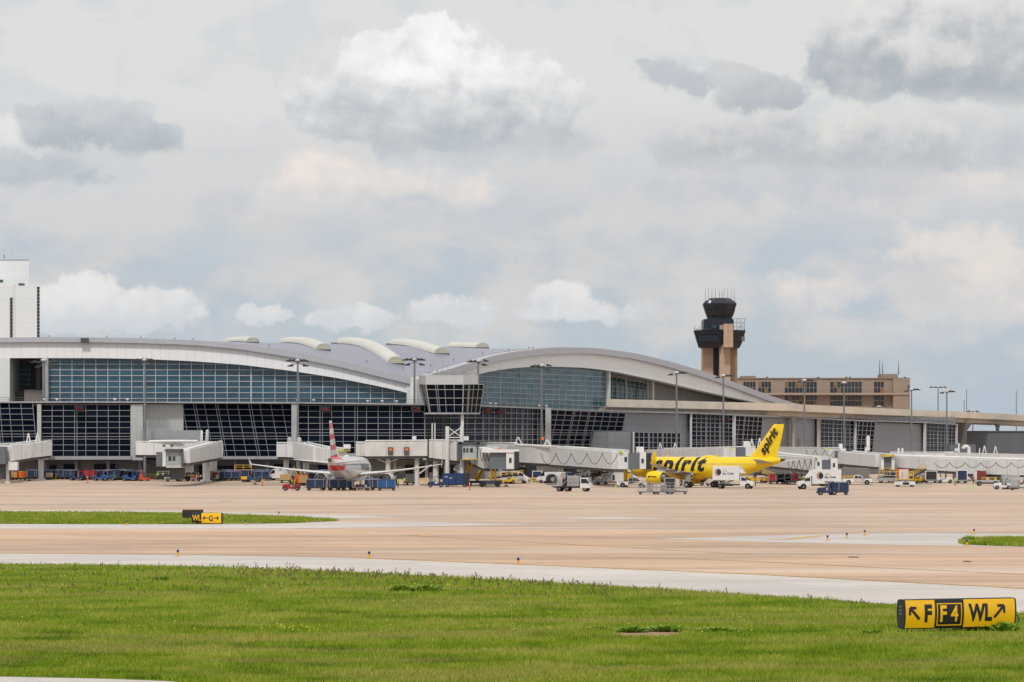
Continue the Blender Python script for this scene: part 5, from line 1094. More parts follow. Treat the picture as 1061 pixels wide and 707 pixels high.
tunnel(j, (795, 760, 473, 464.5), (866, 720, 475.5, 465), 3.4, JP); loops(j, 835, 864, 719, 466.5, 473, 3); pb(j, 'cab', 866, 871, 467, 479, 716, 3, JGREY); pb(j, 'cab_side', 870.8, 876.5, 465, 481, 715.6, 3.4, JW); pb(j, 'roof_unit', 869.5, 873, 460, 465.5, 717, 1.5, JW); column(j, 850, 725, 475, .45); pb(j, 'hazard_tab', 855, 858.6, 464.2, 466, 715, .5, M('hi_vis_green', (.45, .62, .05), .6))
j = thing('jet_bridge', 'white jet bridge sloping down to a yellow-topped grey cab above the pickup truck', 'jet bridge')
tunnel(j, (876, 715, 480.5, 468.4), (915, 690, 484, 471.8), 3.4, JP); o = pb(j, 'cab', 915.5, 924, 473.5, 486, 684, 3, JGREY); pb(o, 'cab_side', 913, 915.8, 472, 487, 683.6, 3.4, JW); pb(o, 'cab_side', 923.8, 927, 472, 487, 683.6, 3.4, JW); pb(o, 'cab_roof', 913.4, 927.2, 471.2, 473.2, 683, 3.6, YELM)
for px in (917, 924): pb(j, 'lift_leg', px - 1, px + 1, 486, 496, 686, .9, GEARM)
pb(j, 'axle_beam', 911, 932, 494, 499, 684, 3.5, JUN); column(j, 898.5, 700, 481, .5); MB().path([P(898.7, 467, 700), P(898.7, 452.5, 700), P(900.3, 452.5, 700), P(900.3, 467, 700)], .22, 6).build('roof_mast', JPIPE, j); pb(j, 'wall_unit', 896.5, 898.4, 463.5, 470, 701, 1, JPIPE)
j = thing('jet_bridge', 'large white jet bridge with shallow cable swags at the east edge of the view', 'jet bridge')
tunnel(j, (926, 690, 484, 474), (968, 672, 486.4, 475.5), 3.0, JP); tunnel(j, (967, 672, 487, 474.6), (1009, 660, 489.5, 476.5), 3.3, JP); tunnel(j, (1008, 660, 491, 475.8), (1085, 640, 493, 479), 3.6, JP); loops(j, 968, 1080, 640, 479.5, 484.8, 7); MB().tube(P(926, 472.4, 688), P(1085, 477, 640), .3, 6).build('roof_pipe', JPIPE, j)
for px, D, y in ((989, 668, 489), (996, 668, 489), (1041, 655, 492)): column(j, px, D, y, .4)
pb(j, 'service_box', 1009.5, 1018, 489.5, 494.5, 654, 1.5, JW); pb(j, 'sticker', 1012.3, 1015.6, 487.6, 489, 655, .06, RS); MB().path([P(1000, 489, 660), P(1009, 497.5, 660)], .2, 5).build('service_stair', GEARM, j)
j = thing('jet_bridge', 'farther white jet bridge with a large bent vent pipe, behind the swagged one', 'jet bridge')
tunnel(j, (926, 800, 472.5, 469.6), (985, 790, 473.5, 469.6), 3.4, JW); tunnel(j, (984, 790, 475, 470.5), (1090, 760, 477, 473), 3.4, JW); pb(j, 'rotunda', 984, 1011, 460.5, 470, 800, 5, JGREY); MB().path([P(998, 465, 795), P(998.5, 463.2, 795), P(1000.5, 462.6, 795), P(1003, 463, 795), P(1004, 465, 795), P(1004, 472, 795)], .42, 8).build('vent_pipe', JPIPE, j)
MB().path([P(993.5, 470, 795), P(993.5, 459.3, 795)], .2, 6).build('roof_mast', JPIPE, j); pb(j, 'roof_unit', 989.5, 994.5, 464.5, 468, 795, 1.4, JPIPE); pb(j, 'yellow_rail', 999.5, 1008.5, 472, 473.4, 788, 1, YELM); rail_a(j, 1020, 785, 462, 472, 2.2); rail_a(j, 1031.5, 785, 462.6, 472, 2.2); MB().path([P(1014.6, 472, 785), P(1015.2, 464.5, 785)], .14, 5).build('hoist_post', JPIPE, j); column(j, 1000, 790, 475, .5)
for px in (931, 935): MB().path([P(px - .6, 470, 800), P(px - .6, 465, 800), P(px + .6, 465, 800), P(px + .6, 470, 800)], .14, 5).build('hoist_frame', JPIPE, j)
# ================================================================ apron light masts
POLE = M('mast_grey', (.16, .17, .19), .5, var=.12); HEADM = M('floodlight_dark', (.035, .037, .042), .5); CAPM = M('mast_cap', (.55, .55, .56), .5)
def mast(px, pyt, D, label, arms, base=None, r=.24):
    q = P(px, pyt, D); g = gz(D) if base is None else base; t = thing('light_mast', label, 'light mast', (q.x, q.y, g), group='floodlight masts along the terminal front')
    hgt = q.z - g; MB().tube((0,0,-.02), (0,0,hgt), r*1.25, 10, r*.75).build('pole', POLE, t); MB().ell((0,0,hgt+.05), .7, .7, .32, 10, 5).build('cap', CAPM, t)
    for (dx, dz) in arms:
        a = MB().tube((0,0,hgt-.35), (dx*.75, 0, hgt-.35+dz), .06, 5).build('arm', POLE, t); m = MB(); sg = 1 if dx > 0 else -1
        m.hexa([(dx-.55,-.4,hgt-.5+dz), (dx+.55,-.4,hgt-.5+dz), (dx+.55,.3,hgt-.5+dz), (dx-.55,.3,hgt-.5+dz)], [(dx-.6,-.45,hgt-.15+dz-.2*sg*-1), (dx+.6,-.45,hgt-.15+dz+.2*sg*-1), (dx+.6,.35,hgt-.1+dz+.2*sg*-1), (dx-.6,.35,hgt-.1+dz-.2*sg*-1)]).build('floodlight', HEADM, a)
    return t
AR6 = [(-1.9, .25), (1.7, .25), (-1.5, -.75), (1.6, -.75), (-.8, .35), (.75, .35)]; AR4 = [(-1.9, .2), (1.7, .35), (-.8, .3), (1.4, -.5)]; AR3 = [(-1.5, -.1), (1.9, .3), (1.1, .3)]
for a in [(45.5, 373.5, 676, 'grey light mast at the recess by the white end pier', [(-1.3, -1.0), (1.5, -1.0), (-2.3, 0), (2.3, .1)], 16), (150, 373, 661, 'tall light mast rising in front of the pale wall panel', AR6, None), (308.5, 373.6, 664, 'light mast beside the column left of the striped tail', AR6, None),
          (429.5, 372.6, 672, 'light mast standing at the valley of the roof', AR6, None), (495.5, 374.2, 700, 'light mast rising behind the control cab', AR4, None), (561, 379, 716, 'light mast before the right roof arch', AR4, None), (701, 386.5, 765, 'light mast in front of the grey wall below the low end of the arch', AR3, None),
          (749.5, 389.5, 795, 'light mast in front of the control tower base', AR3, None), (833.5, 394.2, 845, 'light mast between the fin and the first grey wall of the east wing', AR3, None), (874.5, 396.8, 868, 'light mast before the middle of the brown office block', [(-1.2, -.2), (1.2, -.2)], None),
          (944.5, 403.8, 915, 'light mast at the end of the brown office block', AR3, None), (972, 400.8, 1180, 'double-headed light mast behind the elevated road', [(-2.6, .1), (2.6, .1), (-1.2, .1), (1.2, .1)], None), (981, 405.8, 930, 'light mast at the far end of the gate glass', AR3, None), (1008, 425.5, 1100, 'small distant light mast over the elevated road', [(-1.6, 0), (1.6, 0)], None), (911, 421.5, 1090, 'short distant light mast in front of the brown office block', [(-2.0, .3), (2.0, .3)], None)]: mast(*a)
for px, y, D, lb in ((1001.5, 404, 1150, 'thin tall pole behind the elevated road, the taller of a close pair'), (999, 415.5, 1160, 'thin pole behind the elevated road, the shorter of a close pair'), (1053, 406, 1150, 'lone thin pole behind the elevated road at the east edge')):
    q = P(px, y, D); t = thing('flag_pole', lb, 'pole', (q.x, q.y, gz(D))); MB().tube((0,0,0), (0,0,q.z - gz(D)), .22, 6, .12).build('pole', POLE, t); MB().ell((0,0,q.z - gz(D)), .2, .2, .2, 6, 4).build('pole_top', POLE, t)
# ================================================================ ground vehicles and equipment (local frame: +X is forward, origin on the ground)
VW = M('vehicle_white', (.66, .66, .66), .35, var=.06, coat=.3); NAVY = M('cart_navy', (.012, .028, .085), .5, var=.2); BLUE = M('cart_blue', (.012, .075, .24), .5, var=.2); TEAL = M('tug_blue', (.015, .075, .15), .45, var=.2)
REDV = M('vehicle_red', (.30, .010, .018), .45, var=.15); VGL = M('vehicle_glass', (.012, .016, .020), .08, ior=1.6); CHAS = M('chassis_dark', (.022, .022, .024), .7, var=.2); GREYV = M('equipment_grey', (.30, .30, .31), .5, var=.15); SILVB = M('bare_aluminium', (.42, .42, .43), .4, metal=.3, var=.2)
ORNG = M('safety_orange', (.75, .11, .02), .5, var=.1); GRN = M('cone_green', (.22, .62, .03), .5, var=.1); HIV = M('hi_vis_vest', (.50, .68, .03), .6, var=.1); HIVO = M('hi_vis_orange', (.80, .20, .03), .6, var=.1); SKIN = M('skin', (.36, .21, .14), .6, var=.05); PANTS = M('work_trousers', (.018, .022, .035), .8, var=.15)
LAMPR = M('tail_lamp', (.45, .01, .01), .3); LAMPW = M('head_lamp', (.75, .75, .7), .15); LIGHTB = M('canvas_pale', (.52, .50, .46), .8, var=.15); GOLD = M('emblem_gold', (.55, .33, .07), .4); NAVYT = M('emblem_navy', (.012, .022, .075), .4); TARP = M('tarp_lavender', (.27, .28, .47), .6, var=.15); WOOD = M('pallet_wood', (.50, .33, .14), .8, var=.2)
GRIM = M('rim_grey', (.16, .16, .165), .5, var=.2)
def wheel(t, x, y, r=.36, w=.24, name='wheel'):
    o = MB().tube((x, y - w/2, r), (x, y + w/2, r), r, 14).build(name, TYRE, t); MB().tube((x, y - w/2 - .012, r), (x, y + w/2 + .012, r), r*.5, 10).build('rim', GRIM, o); return o
def wheels(t, xs, hw, r=.36, w=.24):
    for x in xs:
        for s in (-1, 1): wheel(t, x, s * hw, r, w)
def tug(label, loc, rz, m=None, roof=None, group=None):
    m = m or TEAL; t = thing('baggage_tractor', label, 'baggage tractor', loc, rz, group)
    MB().prism([(-1.5,.32),(-1.5,1.05),(-.75,1.08),(-.7,.7),(.2,.7),(.25,1.2),(1.35,1.08),(1.5,.88),(1.5,.32)], -.74, .74).box(-.78,-.66,-.72,.72,.9,1.75).box(.2,.3,-.72,.72,.95,1.2).build('body', m, t, bevel=.05)
    MB().box(-.62,-.1,-.5,.5,.62,.78).box(-.72,-.58,-.5,.5,.78,1.3).build('seat', BLACK, t)
    o = MB()
    for x, y in ((-.85,-.66),(-.85,.66),(.28,-.66),(.28,.66)): o.tube((x,y,.9),(x+(.0 if x<0 else -.12),y,1.98),.04,6)
    o.build('canopy_post', CHAS, t); MB().box(-1.0,.35,-.74,.74,1.98,2.06).build('canopy', roof or m, t, bevel=.02); MB().tube((.18,.15,1.05),(.05,.15,1.22),.03,5).ell((.03,.15,1.24),.06,.2,.2,8,4).build('steering_wheel', BLACK, t)
    MB().add([(.3,-.6,1.05),(.3,.6,1.05),(.2,.6,1.9),(.2,-.6,1.9)],[(0,1,2,3)]).build('windscreen', VGL, t)
    for y in (-.5,.5): MB().tube((1.49,y,.72),(1.54,y,.72),.1,8).build('headlight', LAMPW, t)
    MB().box(-1.6,-1.5,-.12,.12,.4,.55).box(1.5,1.58,-.7,.7,.36,.5).build('bumper', CHAS, t); wheels(t, (-1.0, 1.0), .62, .36, .28); return t
def cart(label, loc, rz, m=None, roof=None, group=None, closed=True, load=None):
    m = m or NAVY; t = thing('baggage_cart', label, 'baggage cart', loc, rz, group)
    MB().box(-1.55,1.55,-.78,.78,.46,.58).box(-1.4,1.4,-.3,.3,.36,.46).build('deck', CHAS if closed else GREYV, t)
    o = MB()
    for x in (-1.5,-.02,1.5):
        for y in (-.74,.74): o.box(x-.04,x+.04,y-.04,y+.04,.58,1.86)
    
    for y in (-.74,.74): o.box(-1.5,1.5,y-.03,y+.03,1.80,1.87).box(-1.5,1.5,y-.03,y+.03,.57,.64)
    for x in (-1.5,1.5): o.box(x-.03,x+.03,-.74,.74,1.80,1.87)
    o.build('frame', GREYV, t)
    MB().prism([(-1.6,1.86),(-1.6,1.93),(0,1.99),(1.6,1.93),(1.6,1.86)], -.82,.82).build('roof', roof or m, t)
    if closed:
        for x0, x1 in ((-1.47,-.06),(.02,1.47)):
            for y in (-.77,.745): MB().box(x0,x1,y,y+.025,.6,1.84).build('curtain', m, t)
        for x in (-1.53, 1.48): MB().box(x,x+.05,-.74,.74,.58,1.86).build('end_wall', m, t)
    elif load:
        for k in range(7): x = -1.3 + k*.38; h = random.uniform(.3,.75); MB().box(x,x+.33,random.uniform(-.65,-.3),.6,.58,.58+h).build('suitcase', random.choice([WOOD, CHAS, REDV, LIGHTB, NAVY]), t, bevel=.03)
    MB().tube((1.5,0,.48),(2.25,0,.42),.04,6).build('tow_bar', CHAS, t); wheels(t, (-1.15,1.15), .68, .23, .16); return t
def pickup(label, loc, rz):
    t = thing('pickup_truck', label, 'pickup truck', loc, rz)
    def sec(pr, hw0, hw1=None, nm='body', m=VW): return MB().prism(pr, -hw0, hw0).build(nm, m, t, bevel=.05)
    sec([(-2.9,.55),(-2.9,1.12),(-.75,1.14),(-.75,.5),(1.4,.5),(1.45,1.16),(2.65,1.08),(2.9,.95),(2.92,.5),(2.5,.42),(-2.6,.42)], .97)
    c = MB().hexa([(-.8,-.93,1.1),(1.35,-.93,1.1),(1.35,.93,1.1),(-.8,.93,1.1)], [(-.6,-.76,1.86),(.55,-.76,1.88),(.55,.76,1.88),(-.6,.76,1.86)]).build('cab', VW, t, bevel=.06)
    for s in (-1,1):
        for x0,x1,x2,x3 in ((-.62,.12,.10,-.5),(.2,1.02,.50,.2)): MB().add([(x0,s*.925,1.2),(x1,s*.925,1.2),(x2,s*.80,1.76),(x3,s*.80,1.76)],[(0,1,2,3)]).build('window', VGL, c)
        MB().box(2.86,2.94,s*.8-.14,s*.8+.14,.78,.98).build('headlight', LAMPW, t); MB().box(-2.93,-2.88,s*.85-.09,s*.85+.09,.75,1.1).build('tail_light', LAMPR, t); MB().box(1.0,1.16,s*1.0-.1,s*1.0+.1,1.15,1.32).build('mirror', CHAS, t)
    MB().add([(1.28,-.8,1.2),(1.28,.8,1.2),(.68,.68,1.8),(.68,-.68,1.8)],[(0,1,2,3)]).build('windscreen', VGL, c); MB().box(2.9,2.96,-.55,.55,.62,.95).box(2.85,3.0,-.95,.95,.42,.58).box(-3.0,-2.88,-.9,.9,.45,.6).build('bumper', GREYV, t)
    MB().box(-2.75,-.85,-.8,.8,1.115,1.15).build('bed', CHAS, t); wheels(t, (-1.75,1.85), .86, .40, .27)
    for s in (-1,1):
        for x in (-1.75,1.85): MB().tube((x, s*.955, .42),(x, s*.985,.42),.50,14).build('wheel_arch', CHAS, t)
    return t
def van(label, loc, rz, m=None, ln=5.6, hh=2.5, cat='van', name='van', windows=False):
    m = m or VW; t = thing(name, label, cat, loc, rz); h = ln/2
    MB().prism([(-h,.42),(-h,hh-.12),(-h+.12,hh),(h-2.0,hh),(h-1.5,hh-.08),(h-.75,1.45),(h-.12,1.15),(h,.9),(h,.42)], -.98,.98).build('body', m, t, bevel=.07)
    for s in (-1,1):
        MB().add([(h-1.85,s*.99,1.42),(h-.85,s*.99,1.42),(h-1.45,s*.985,2.1),(h-1.85,s*.985,2.15)],[(0,1,2,3)]).build('window', VGL, t)
        if windows:
            x = -h + .3
            while x < h - 2.3: MB().box(x,x+.95,s*.985-.01,s*.985+.01,1.35,2.15).build('window', VGL, t); x += 1.1
        MB().box(h-.06,h+.03,s*.75-.14,s*.75+.14,.85,1.08).build('headlight', LAMPW, t); MB().box(-h-.02,-h+.02,s*.88-.07,s*.88+.07,.9,1.4).build('tail_light', LAMPR, t); MB().box(h-1.2,h-1.05,s*1.08-.08,s*1.08+.08,1.4,1.65).build('mirror', CHAS, t)
    MB().add([(h-.80,-.88,1.44),(h-.80,.88,1.44),(h-1.45,.82,2.28),(h-1.45,-.82,2.28)],[(0,1,2,3)]).build('windscreen', VGL, t); MB().box(h-.02,h+.08,-.95,.95,.36,.6).box(-h-.08,-h+.02,-.95,.95,.36,.55).build('bumper', CHAS, t)
    wheels(t, (-h+1.1, h-1.0), .86, .36, .24); return t
def emblem(t, x, y, z, s, mir):
    """round navy and gold disc with two lines of lettering on a truck side at y (s = side)"""
    d = MB().tube((x,y,z),(x,y+s*.012,z),.62,24).build('emblem_disc', NAVYT, t)
    MB().add([(x+mir*(.50*math.cos(a)-.10), y+s*.02, z+.50*math.sin(a)) for a in [R(k) for k in range(75,290,12)]] + [(x+mir*(.30*math.cos(a)+.03), y+s*.02, z+.40*math.sin(a)) for a in [R(k) for k in range(285,70,-12)]], [tuple(range(36))]).build('emblem_swirl', GOLD, d, fix=False)
    for body, dz, m in (('LSG', .10, GOLD), ('Sky Chefs', -.42, NAVYT)): text_on(body, .52, lambda u, v, dz=dz: Vector((x + mir*(.85 + u), y + s*.015, z + dz + v)), 'lettering', m, t, bold=.012, align='LEFT')
def box_truck(label, loc, rz, raised=0.0, ln=7.4, bx=4.9, em=True):
    t = thing('box_truck', label, 'box truck', loc, rz); h = ln/2; z0 = 1.0 + raised
    MB().box(-h, h-1.2, -.42,.42,.62,.85).box(-h-.1,-h+.1,-1.1,1.1,.45,.62).build('chassis', CHAS, t)
    b = MB().box(-h, -h+bx, -1.22,1.22, z0, z0+2.55).build('cargo_box', VW, t, bevel=.04); MB().box(-h-.03,-h,-1.1,1.1,z0+.1,z0+2.4).build('rear_door', GREYV, b)
    MB().hexa([(-h+bx,-1.05,z0+1.4),(-h+bx+.9,-.95,z0+1.25),(-h+bx+.9,.95,z0+1.25),(-h+bx,1.05,z0+1.4)],[(-h+bx,-1.05,z0+2.4),(-h+bx+.25,-.9,z0+2.0),(-h+bx+.25,.9,z0+2.0),(-h+bx,1.05,z0+2.4)]).build('wind_deflector', VW, t)
    x0 = -h+bx+.12
    c = MB().prism([(x0,.6),(x0,2.2),(x0+.85,2.2),(x0+1.35,1.5),(h-.05,1.32),(h,.95),(h,.5),(x0+.2,.5)], -1.0,1.0).build('cab', VW, t, bevel=.07)
    for s in (-1,1):
        MB().add([(x0+.22,s*1.01,1.45),(x0+1.2,s*1.01,1.45),(x0+.82,s*1.0,2.05),(x0+.22,s*1.0,2.05)],[(0,1,2,3)]).build('window', VGL, c); MB().box(h-.08,h+.02,s*.72-.14,s*.72+.14,.88,1.12).build('headlight', LAMPW, c); MB().box(x0+1.05,x0+1.2,s*1.15-.1,s*1.15+.1,1.5,1.9).build('mirror', CHAS, c)
        MB().tube((h-.95,s*.99,.45),(h-.95,s*1.02,.45),.56,14).build('wheel_arch', CHAS, c)
        if em: emblem(b, -h + 2.2*(1 if s<0 else .55) + (.5 if s>0 else -1.2) + (2.2 if s>0 else 0), s*1.225, z0+1.45, s, 1 if s<0 else -1)
    MB().add([(x0+1.36,-.85,1.54),(x0+1.36,.85,1.54),(x0+.92,.8,2.14),(x0+.92,-.8,2.14)],[(0,1,2,3)]).build('windscreen', VGL, c)
    if raised: MB().path([(-h+1,-.9,.85),(-h+3.6,-.9,z0)],.08,5).path([(-h+1,-.9,z0),(-h+3.6,-.9,.85)],.08,5).path([(-h+1,.9,.85),(-h+3.6,.9,z0)],.08,5).build('scissor_lift', GREYV, t)
    MB().box(-h+1.8,-h+3.3,-1.0,-.55,.5,.95).box(-h+1.8,-h+3.3,.55,1.0,.5,.95).build('tool_box', CHAS, t); wheels(t, (h-.95,), .88, .44, .28); wheels(t, (-h+1.35,), .85, .44, .5); return t
def gpu(label, loc, rz, m, ln=5.0, hh=2.5, dark=True):
    t = thing('ground_power_unit', label, 'power unit', loc, rz); h = ln/2
    b = MB().prism([(-h,.55),(-h,hh),(h,hh),(h,.55)], -1.0,1.0).build('housing', m, t, bevel=.05); MB().box(-h-.06,h+.06,-1.06,1.06,hh,hh+.08).build('roof', m, t)
    if dark: MB().box(h-1.35,h-.05,-1.03,-1.0,.7,hh-.1).build('louvre_panel', M('louvre_dark', (.02,.025,.035), .7, streak=(1,1,14)), b)
    for x0,x1,z0,z1 in ((-h+.4,-h+1.0,hh-.7,hh-.45),(-h+1.3,-h+1.9,hh-.95,hh-.7),(-h+2.3,-h+2.7,.9,1.9)):
        if x1 < h-1.4: MB().box(x0,x1,-1.03,-1.0,z0,z1).build('access_panel', GREYV if z1-z0<.5 else CHAS, b)
    MB().box(-h+.1,h-.1,-.8,.8,.4,.56).build('chassis', CHAS, t); MB().tube((-h,0,.5),(-h-.9,0,.35),.05,6).build('tow_bar', CHAS, t); wheels(t, (-h+.9,h-.9), .85, .34, .22); return t
def container(label, loc, rz, m, m2=None, ln=2.0, hh=1.65, cat='container'):
    t = thing('cargo_container', label, cat, loc, rz); h = ln/2
    MB().prism([(-h,.5),(-h-.0,.5+hh),(h,.5+hh),(h,.5)], -.75,.75).build('shell', m, t, bevel=.03); MB().box(-h+.15,h-.15,-.765,-.75,.62,.38+hh).build('door', m2 or m, t); MB().box(-h-.1,h+.1,-.85,.85,.36,.5).build('dolly_deck', CHAS, t); MB().tube((h+.1,0,.42),(h+.8,0,.36),.04,5).build('tow_bar', CHAS, t); wheels(t, (-h+.35,h-.35), .7, .2, .14); return t
def cone(label, loc, m, group=None, h=.75):
    t = thing('traffic_cone', label, 'traffic cone', loc, 0, group); MB().tube((0,0,.04),(0,0,h),.17,12,.035).build('cone', m, t); MB().box(-.24,.24,-.24,.24,0,.045).build('foot', CHAS if m is ORNG else m, t); MB().tube((0,0,h*.48),(0,0,h*.66),.112,12,.08).build('reflective_band', JPIPE, t); return t
def delineator(label, loc, group='orange delineator posts on the apron'):
    t = thing('delineator_post', label, 'delineator', loc, 0, group); MB().tube((0,0,.06),(0,0,1.3),.10,10,.085).ell((0,0,1.34),.1,.1,.1,8,4).build('post', ORNG, t); MB().tube((0,0,1.05),(0,0,1.2),.108,10,.105).build('reflective_band', JPIPE, t); MB().tube((0,0,0),(0,0,.07),.3,10,.26).build('base', CHAS, t); return t
def bollard(label, loc, m=None):
    t = thing('bollard', label, 'bollard', loc); MB().tube((0,0,0),(0,0,1.15),.13,10).ell((0,0,1.15),.13,.13,.1,10,4).build('post', m or YELM, t); MB().tube((0,0,.75),(0,0,.9),.135,10).build('band', CHAS, t); return t
def barrier(label, loc, rz, m=None, ln=3.0):
    m = m or YELM; t = thing('guard_rail', label, 'barrier', loc, rz); mb = MB()
    for x in np.arange(-ln/2, ln/2+.1, ln/3): mb.tube((x,0,0),(x,0,1.05),.06,6)
    mb.build('post', m, t); MB().box(-ln/2,ln/2,-.04,.04,.85,1.08).box(-ln/2,ln/2,-.04,.04,.42,.6).build('rail', m, t); return t
def belt_loader(label, loc, rz, m, belt=None, up=2.6):
    t = thing('belt_loader', label, 'belt loader', loc, rz)
    MB().prism([(-2.0,.4),(-2.0,.85),(.6,.85),(.7,1.25),(1.5,1.2),(1.9,.8),(1.9,.4)], -.9,.9).build('chassis', m, t, bevel=.05)
    a, c = Vector((-3.4,-.35,.95)), Vector((3.4,-.35,up)); bl = MB().bar(a, c, .85, .28, (-.2,0,1)).build('belt', CHAS, t)
    mb = MB()
    for y in (-.82,.12):
        for k in range(7): q = a.lerp(c, k/6); mb.tube((q.x,y,q.z+.2),(q.x,y,q.z+1.0),.035,5)
        mb.tube((a.x,y,a.z+1.0),(c.x,y,c.z+1.0),.04,5); mb.tube((a.x,y,a.z+.6),(c.x,y,c.z+.6),.03,5)
    mb.build('hand_rail', belt or YELM, bl); MB().box(.0,.5,.45,.85,1.25,1.75).build('seat', BLACK, t); MB().tube((.3,-.3,.9),(1.6,-.3,1.8),.07,6).build('lift_strut', GREYV, t); wheels(t, (-1.3,1.25), .82, .36, .24); return t
def hydrant_truck(label, loc, rz):
    t = thing('fuel_hydrant_truck', label, 'fuel truck', loc, rz)
    MB().box(-3.3,2.9,-.45,.45,.6,.85).box(-3.5,-1.2,-1.05,1.05,.72,.86).build('chassis', CHAS, t)
    c = MB().prism([(1.25,.55),(1.25,2.25),(2.45,2.25),(2.95,1.35),(3.0,.55)], -1.0,1.0).build('cab', VW, t, bevel=.08)
    for s in (-1,1): MB().add([(1.45,s*1.01,1.35),(2.75,s*1.01,1.35),(2.4,s*1.0,2.1),(1.45,s*1.0,2.1)],[(0,1,2,3)]).build('window', VGL, c); MB().box(2.96,3.04,s*.7-.15,s*.7+.15,.8,1.02).build('headlight', LAMPW, c); MB().box(2.6,2.75,s*1.15-.1,s*1.15+.1,1.3,1.75).build('mirror', CHAS, c)
    MB().add([(2.93,-.88,1.42),(2.93,.88,1.42),(2.5,.82,2.18),(2.5,-.82,2.18)],[(0,1,2,3)]).build('windscreen', VGL, c)
    MB().box(-2.6,-1.7,-1.0,1.0,.86,2.35).box(-.9,1.05,-.95,.95,.86,2.5).build('equipment_cabinet', SILVB, t, bevel=.04); MB().tube((-1.3,-.7,1.5),(-1.3,.7,1.5),.58,14).build('hose_reel', CHAS, t)
    for x in (-.55,-.15,.3,.7): MB().tube((x,-1.0,.9),(x,-1.0,2.2),.09,7).ell((x,-1.0,1.6),.2,.1,.2,8,5).build('filter_vessel', GREYV, t)
    MB().path([(-3.2,-.9,.86),(-3.2,-.9,2.3),(-2.6,-.9,2.55),(1.0,-.9,2.6)],.05,5).path([(-3.2,.9,.86),(-3.2,.9,2.3),(-2.6,.9,2.55)],.05,5).path([(-2.5,-1.05,1.9),(-1.8,-1.05,1.0),(-1.0,-1.05,1.8)],.06,5).build('pipework', GREYV, t)
    for x in (-2.2,.2): MB().tube((x,0,2.5),(x,0,2.72),.12,8).build('beacon_lamp', ORNG, t)
    wheels(t, (2.1,), .85, .42, .26); wheels(t, (-.95,-2.3), .82, .42, .46); return t
def people_base():
    V = [(0,0,.93),(0,0,1.12),(0,0,1.36),(0,0,1.47),(.02,0,1.56),(.03,0,1.66),(.02,0,1.74), (.0,.10,.88),(.02,.12,.50),(.0,.13,.09),(.16,.14,.045), (.0,-.10,.88),(.05,-.12,.50),(.0,-.13,.09),(.16,-.14,.045), (0,.19,1.38),(.02,.27,1.12),(.14,.27,.90),(.20,.265,.82), (0,-.19,1.38),(.02,-.27,1.12),(.14,-.27,.90),(.20,-.265,.82)]
    Rr = [.145,.125,.15,.055,.065,.095,.07,.095,.068,.05,.04,.095,.068,.05,.04,.065,.048,.036,.04,.065,.048,.036,.04]
    E = [(0,1),(1,2),(2,3),(3,4),(4,5),(5,6),(0,7),(7,8),(8,9),(9,10),(0,11),(11,12),(12,13),(13,14),(2,15),(15,16),(16,17),(17,18),(2,19),(19,20),(20,21),(21,22)]
    for s, w_ in ((.27, 18), (-.27, 22)):                              # five fingers on each hand
        for k, (dx, dy, dz) in enumerate(((.055,-.03,-.07),(.065,-.01,-.09),(.06,.012,-.085),(.045,.032,-.065),(.05,-.05,-.02))):
            V.append((V[w_][0]+dx, V[w_][1]+dy, V[w_][2]+dz)); Rr.append(.011); E.append((w_, len(V)-1))
    me = bpy.data.meshes.new('person'); me.from_pydata(V, E, []); o = bpy.data.objects.new('person', me); col.objects.link(o)
    md = o.modifiers.new('skin', 'SKIN'); sv = me.skin_vertices[0].data
    for i, r in enumerate(Rr): sv[i].radius = (r * (.8 if i < 3 else 1), r); sv[i].use_root = (i == 0)
    o.modifiers.new('sub', 'SUBSURF').levels = 1
    bpy.context.view_layer.update(); m2 = bpy.data.meshes.new_from_object(o.evaluated_get(bpy.context.evaluated_depsgraph_get())); bpy.data.objects.remove(o)
    m2.polygons.foreach_set('use_smooth', [True]*len(m2.polygons))
    for m in (SKIN, PANTS): m2.materials.append(m)
    for p_ in m2.polygons: p_.material_index = 0 if (p_.center.z > 1.44 or (abs(p_.center.y) > .2 and p_.center.z < 1.1)) else 1
    return m2
PBODY = people_base()
def person(label, loc, rz, vest=None, cap=None):
    t = thing('person', label, 'person', loc, rz); o = bpy.data.objects.new('body', PBODY); col.objects.link(o); o.parent = t
    rings = [[Vector((rx*math.cos(2*math.pi*i/14), ry*math.sin(2*math.pi*i/14), z)) for i in range(14)] for z, rx, ry in ((.90,.155,.20),(1.1,.15,.195),(1.3,.165,.225),(1.42,.12,.20),(1.47,.07,.09))]
    v = MB().loft(rings).build('vest', vest or HIV, t, smooth=True); MB().loft([[q*1.02 + Vector((0,0,0)) for q in rings[1]], [Vector((q.x*1.02, q.y*1.02, q.z+.05)) for q in rings[1]]], caps=(False, False)).build('reflective_band', JPIPE, v)
    MB().ell((.02,0,1.72),.112,.105,.09,10,6).box(.08,.2,-.07,.07,1.70,1.72).build('cap', cap or CHAS, t, smooth=True); MB().tube((.118,0,1.655),(.145,0,1.645),.016,5,.01).build('nose', SKIN, t)
    return t
def at(px, py): D = gD(py); return G(px, D)
PI = math.pi
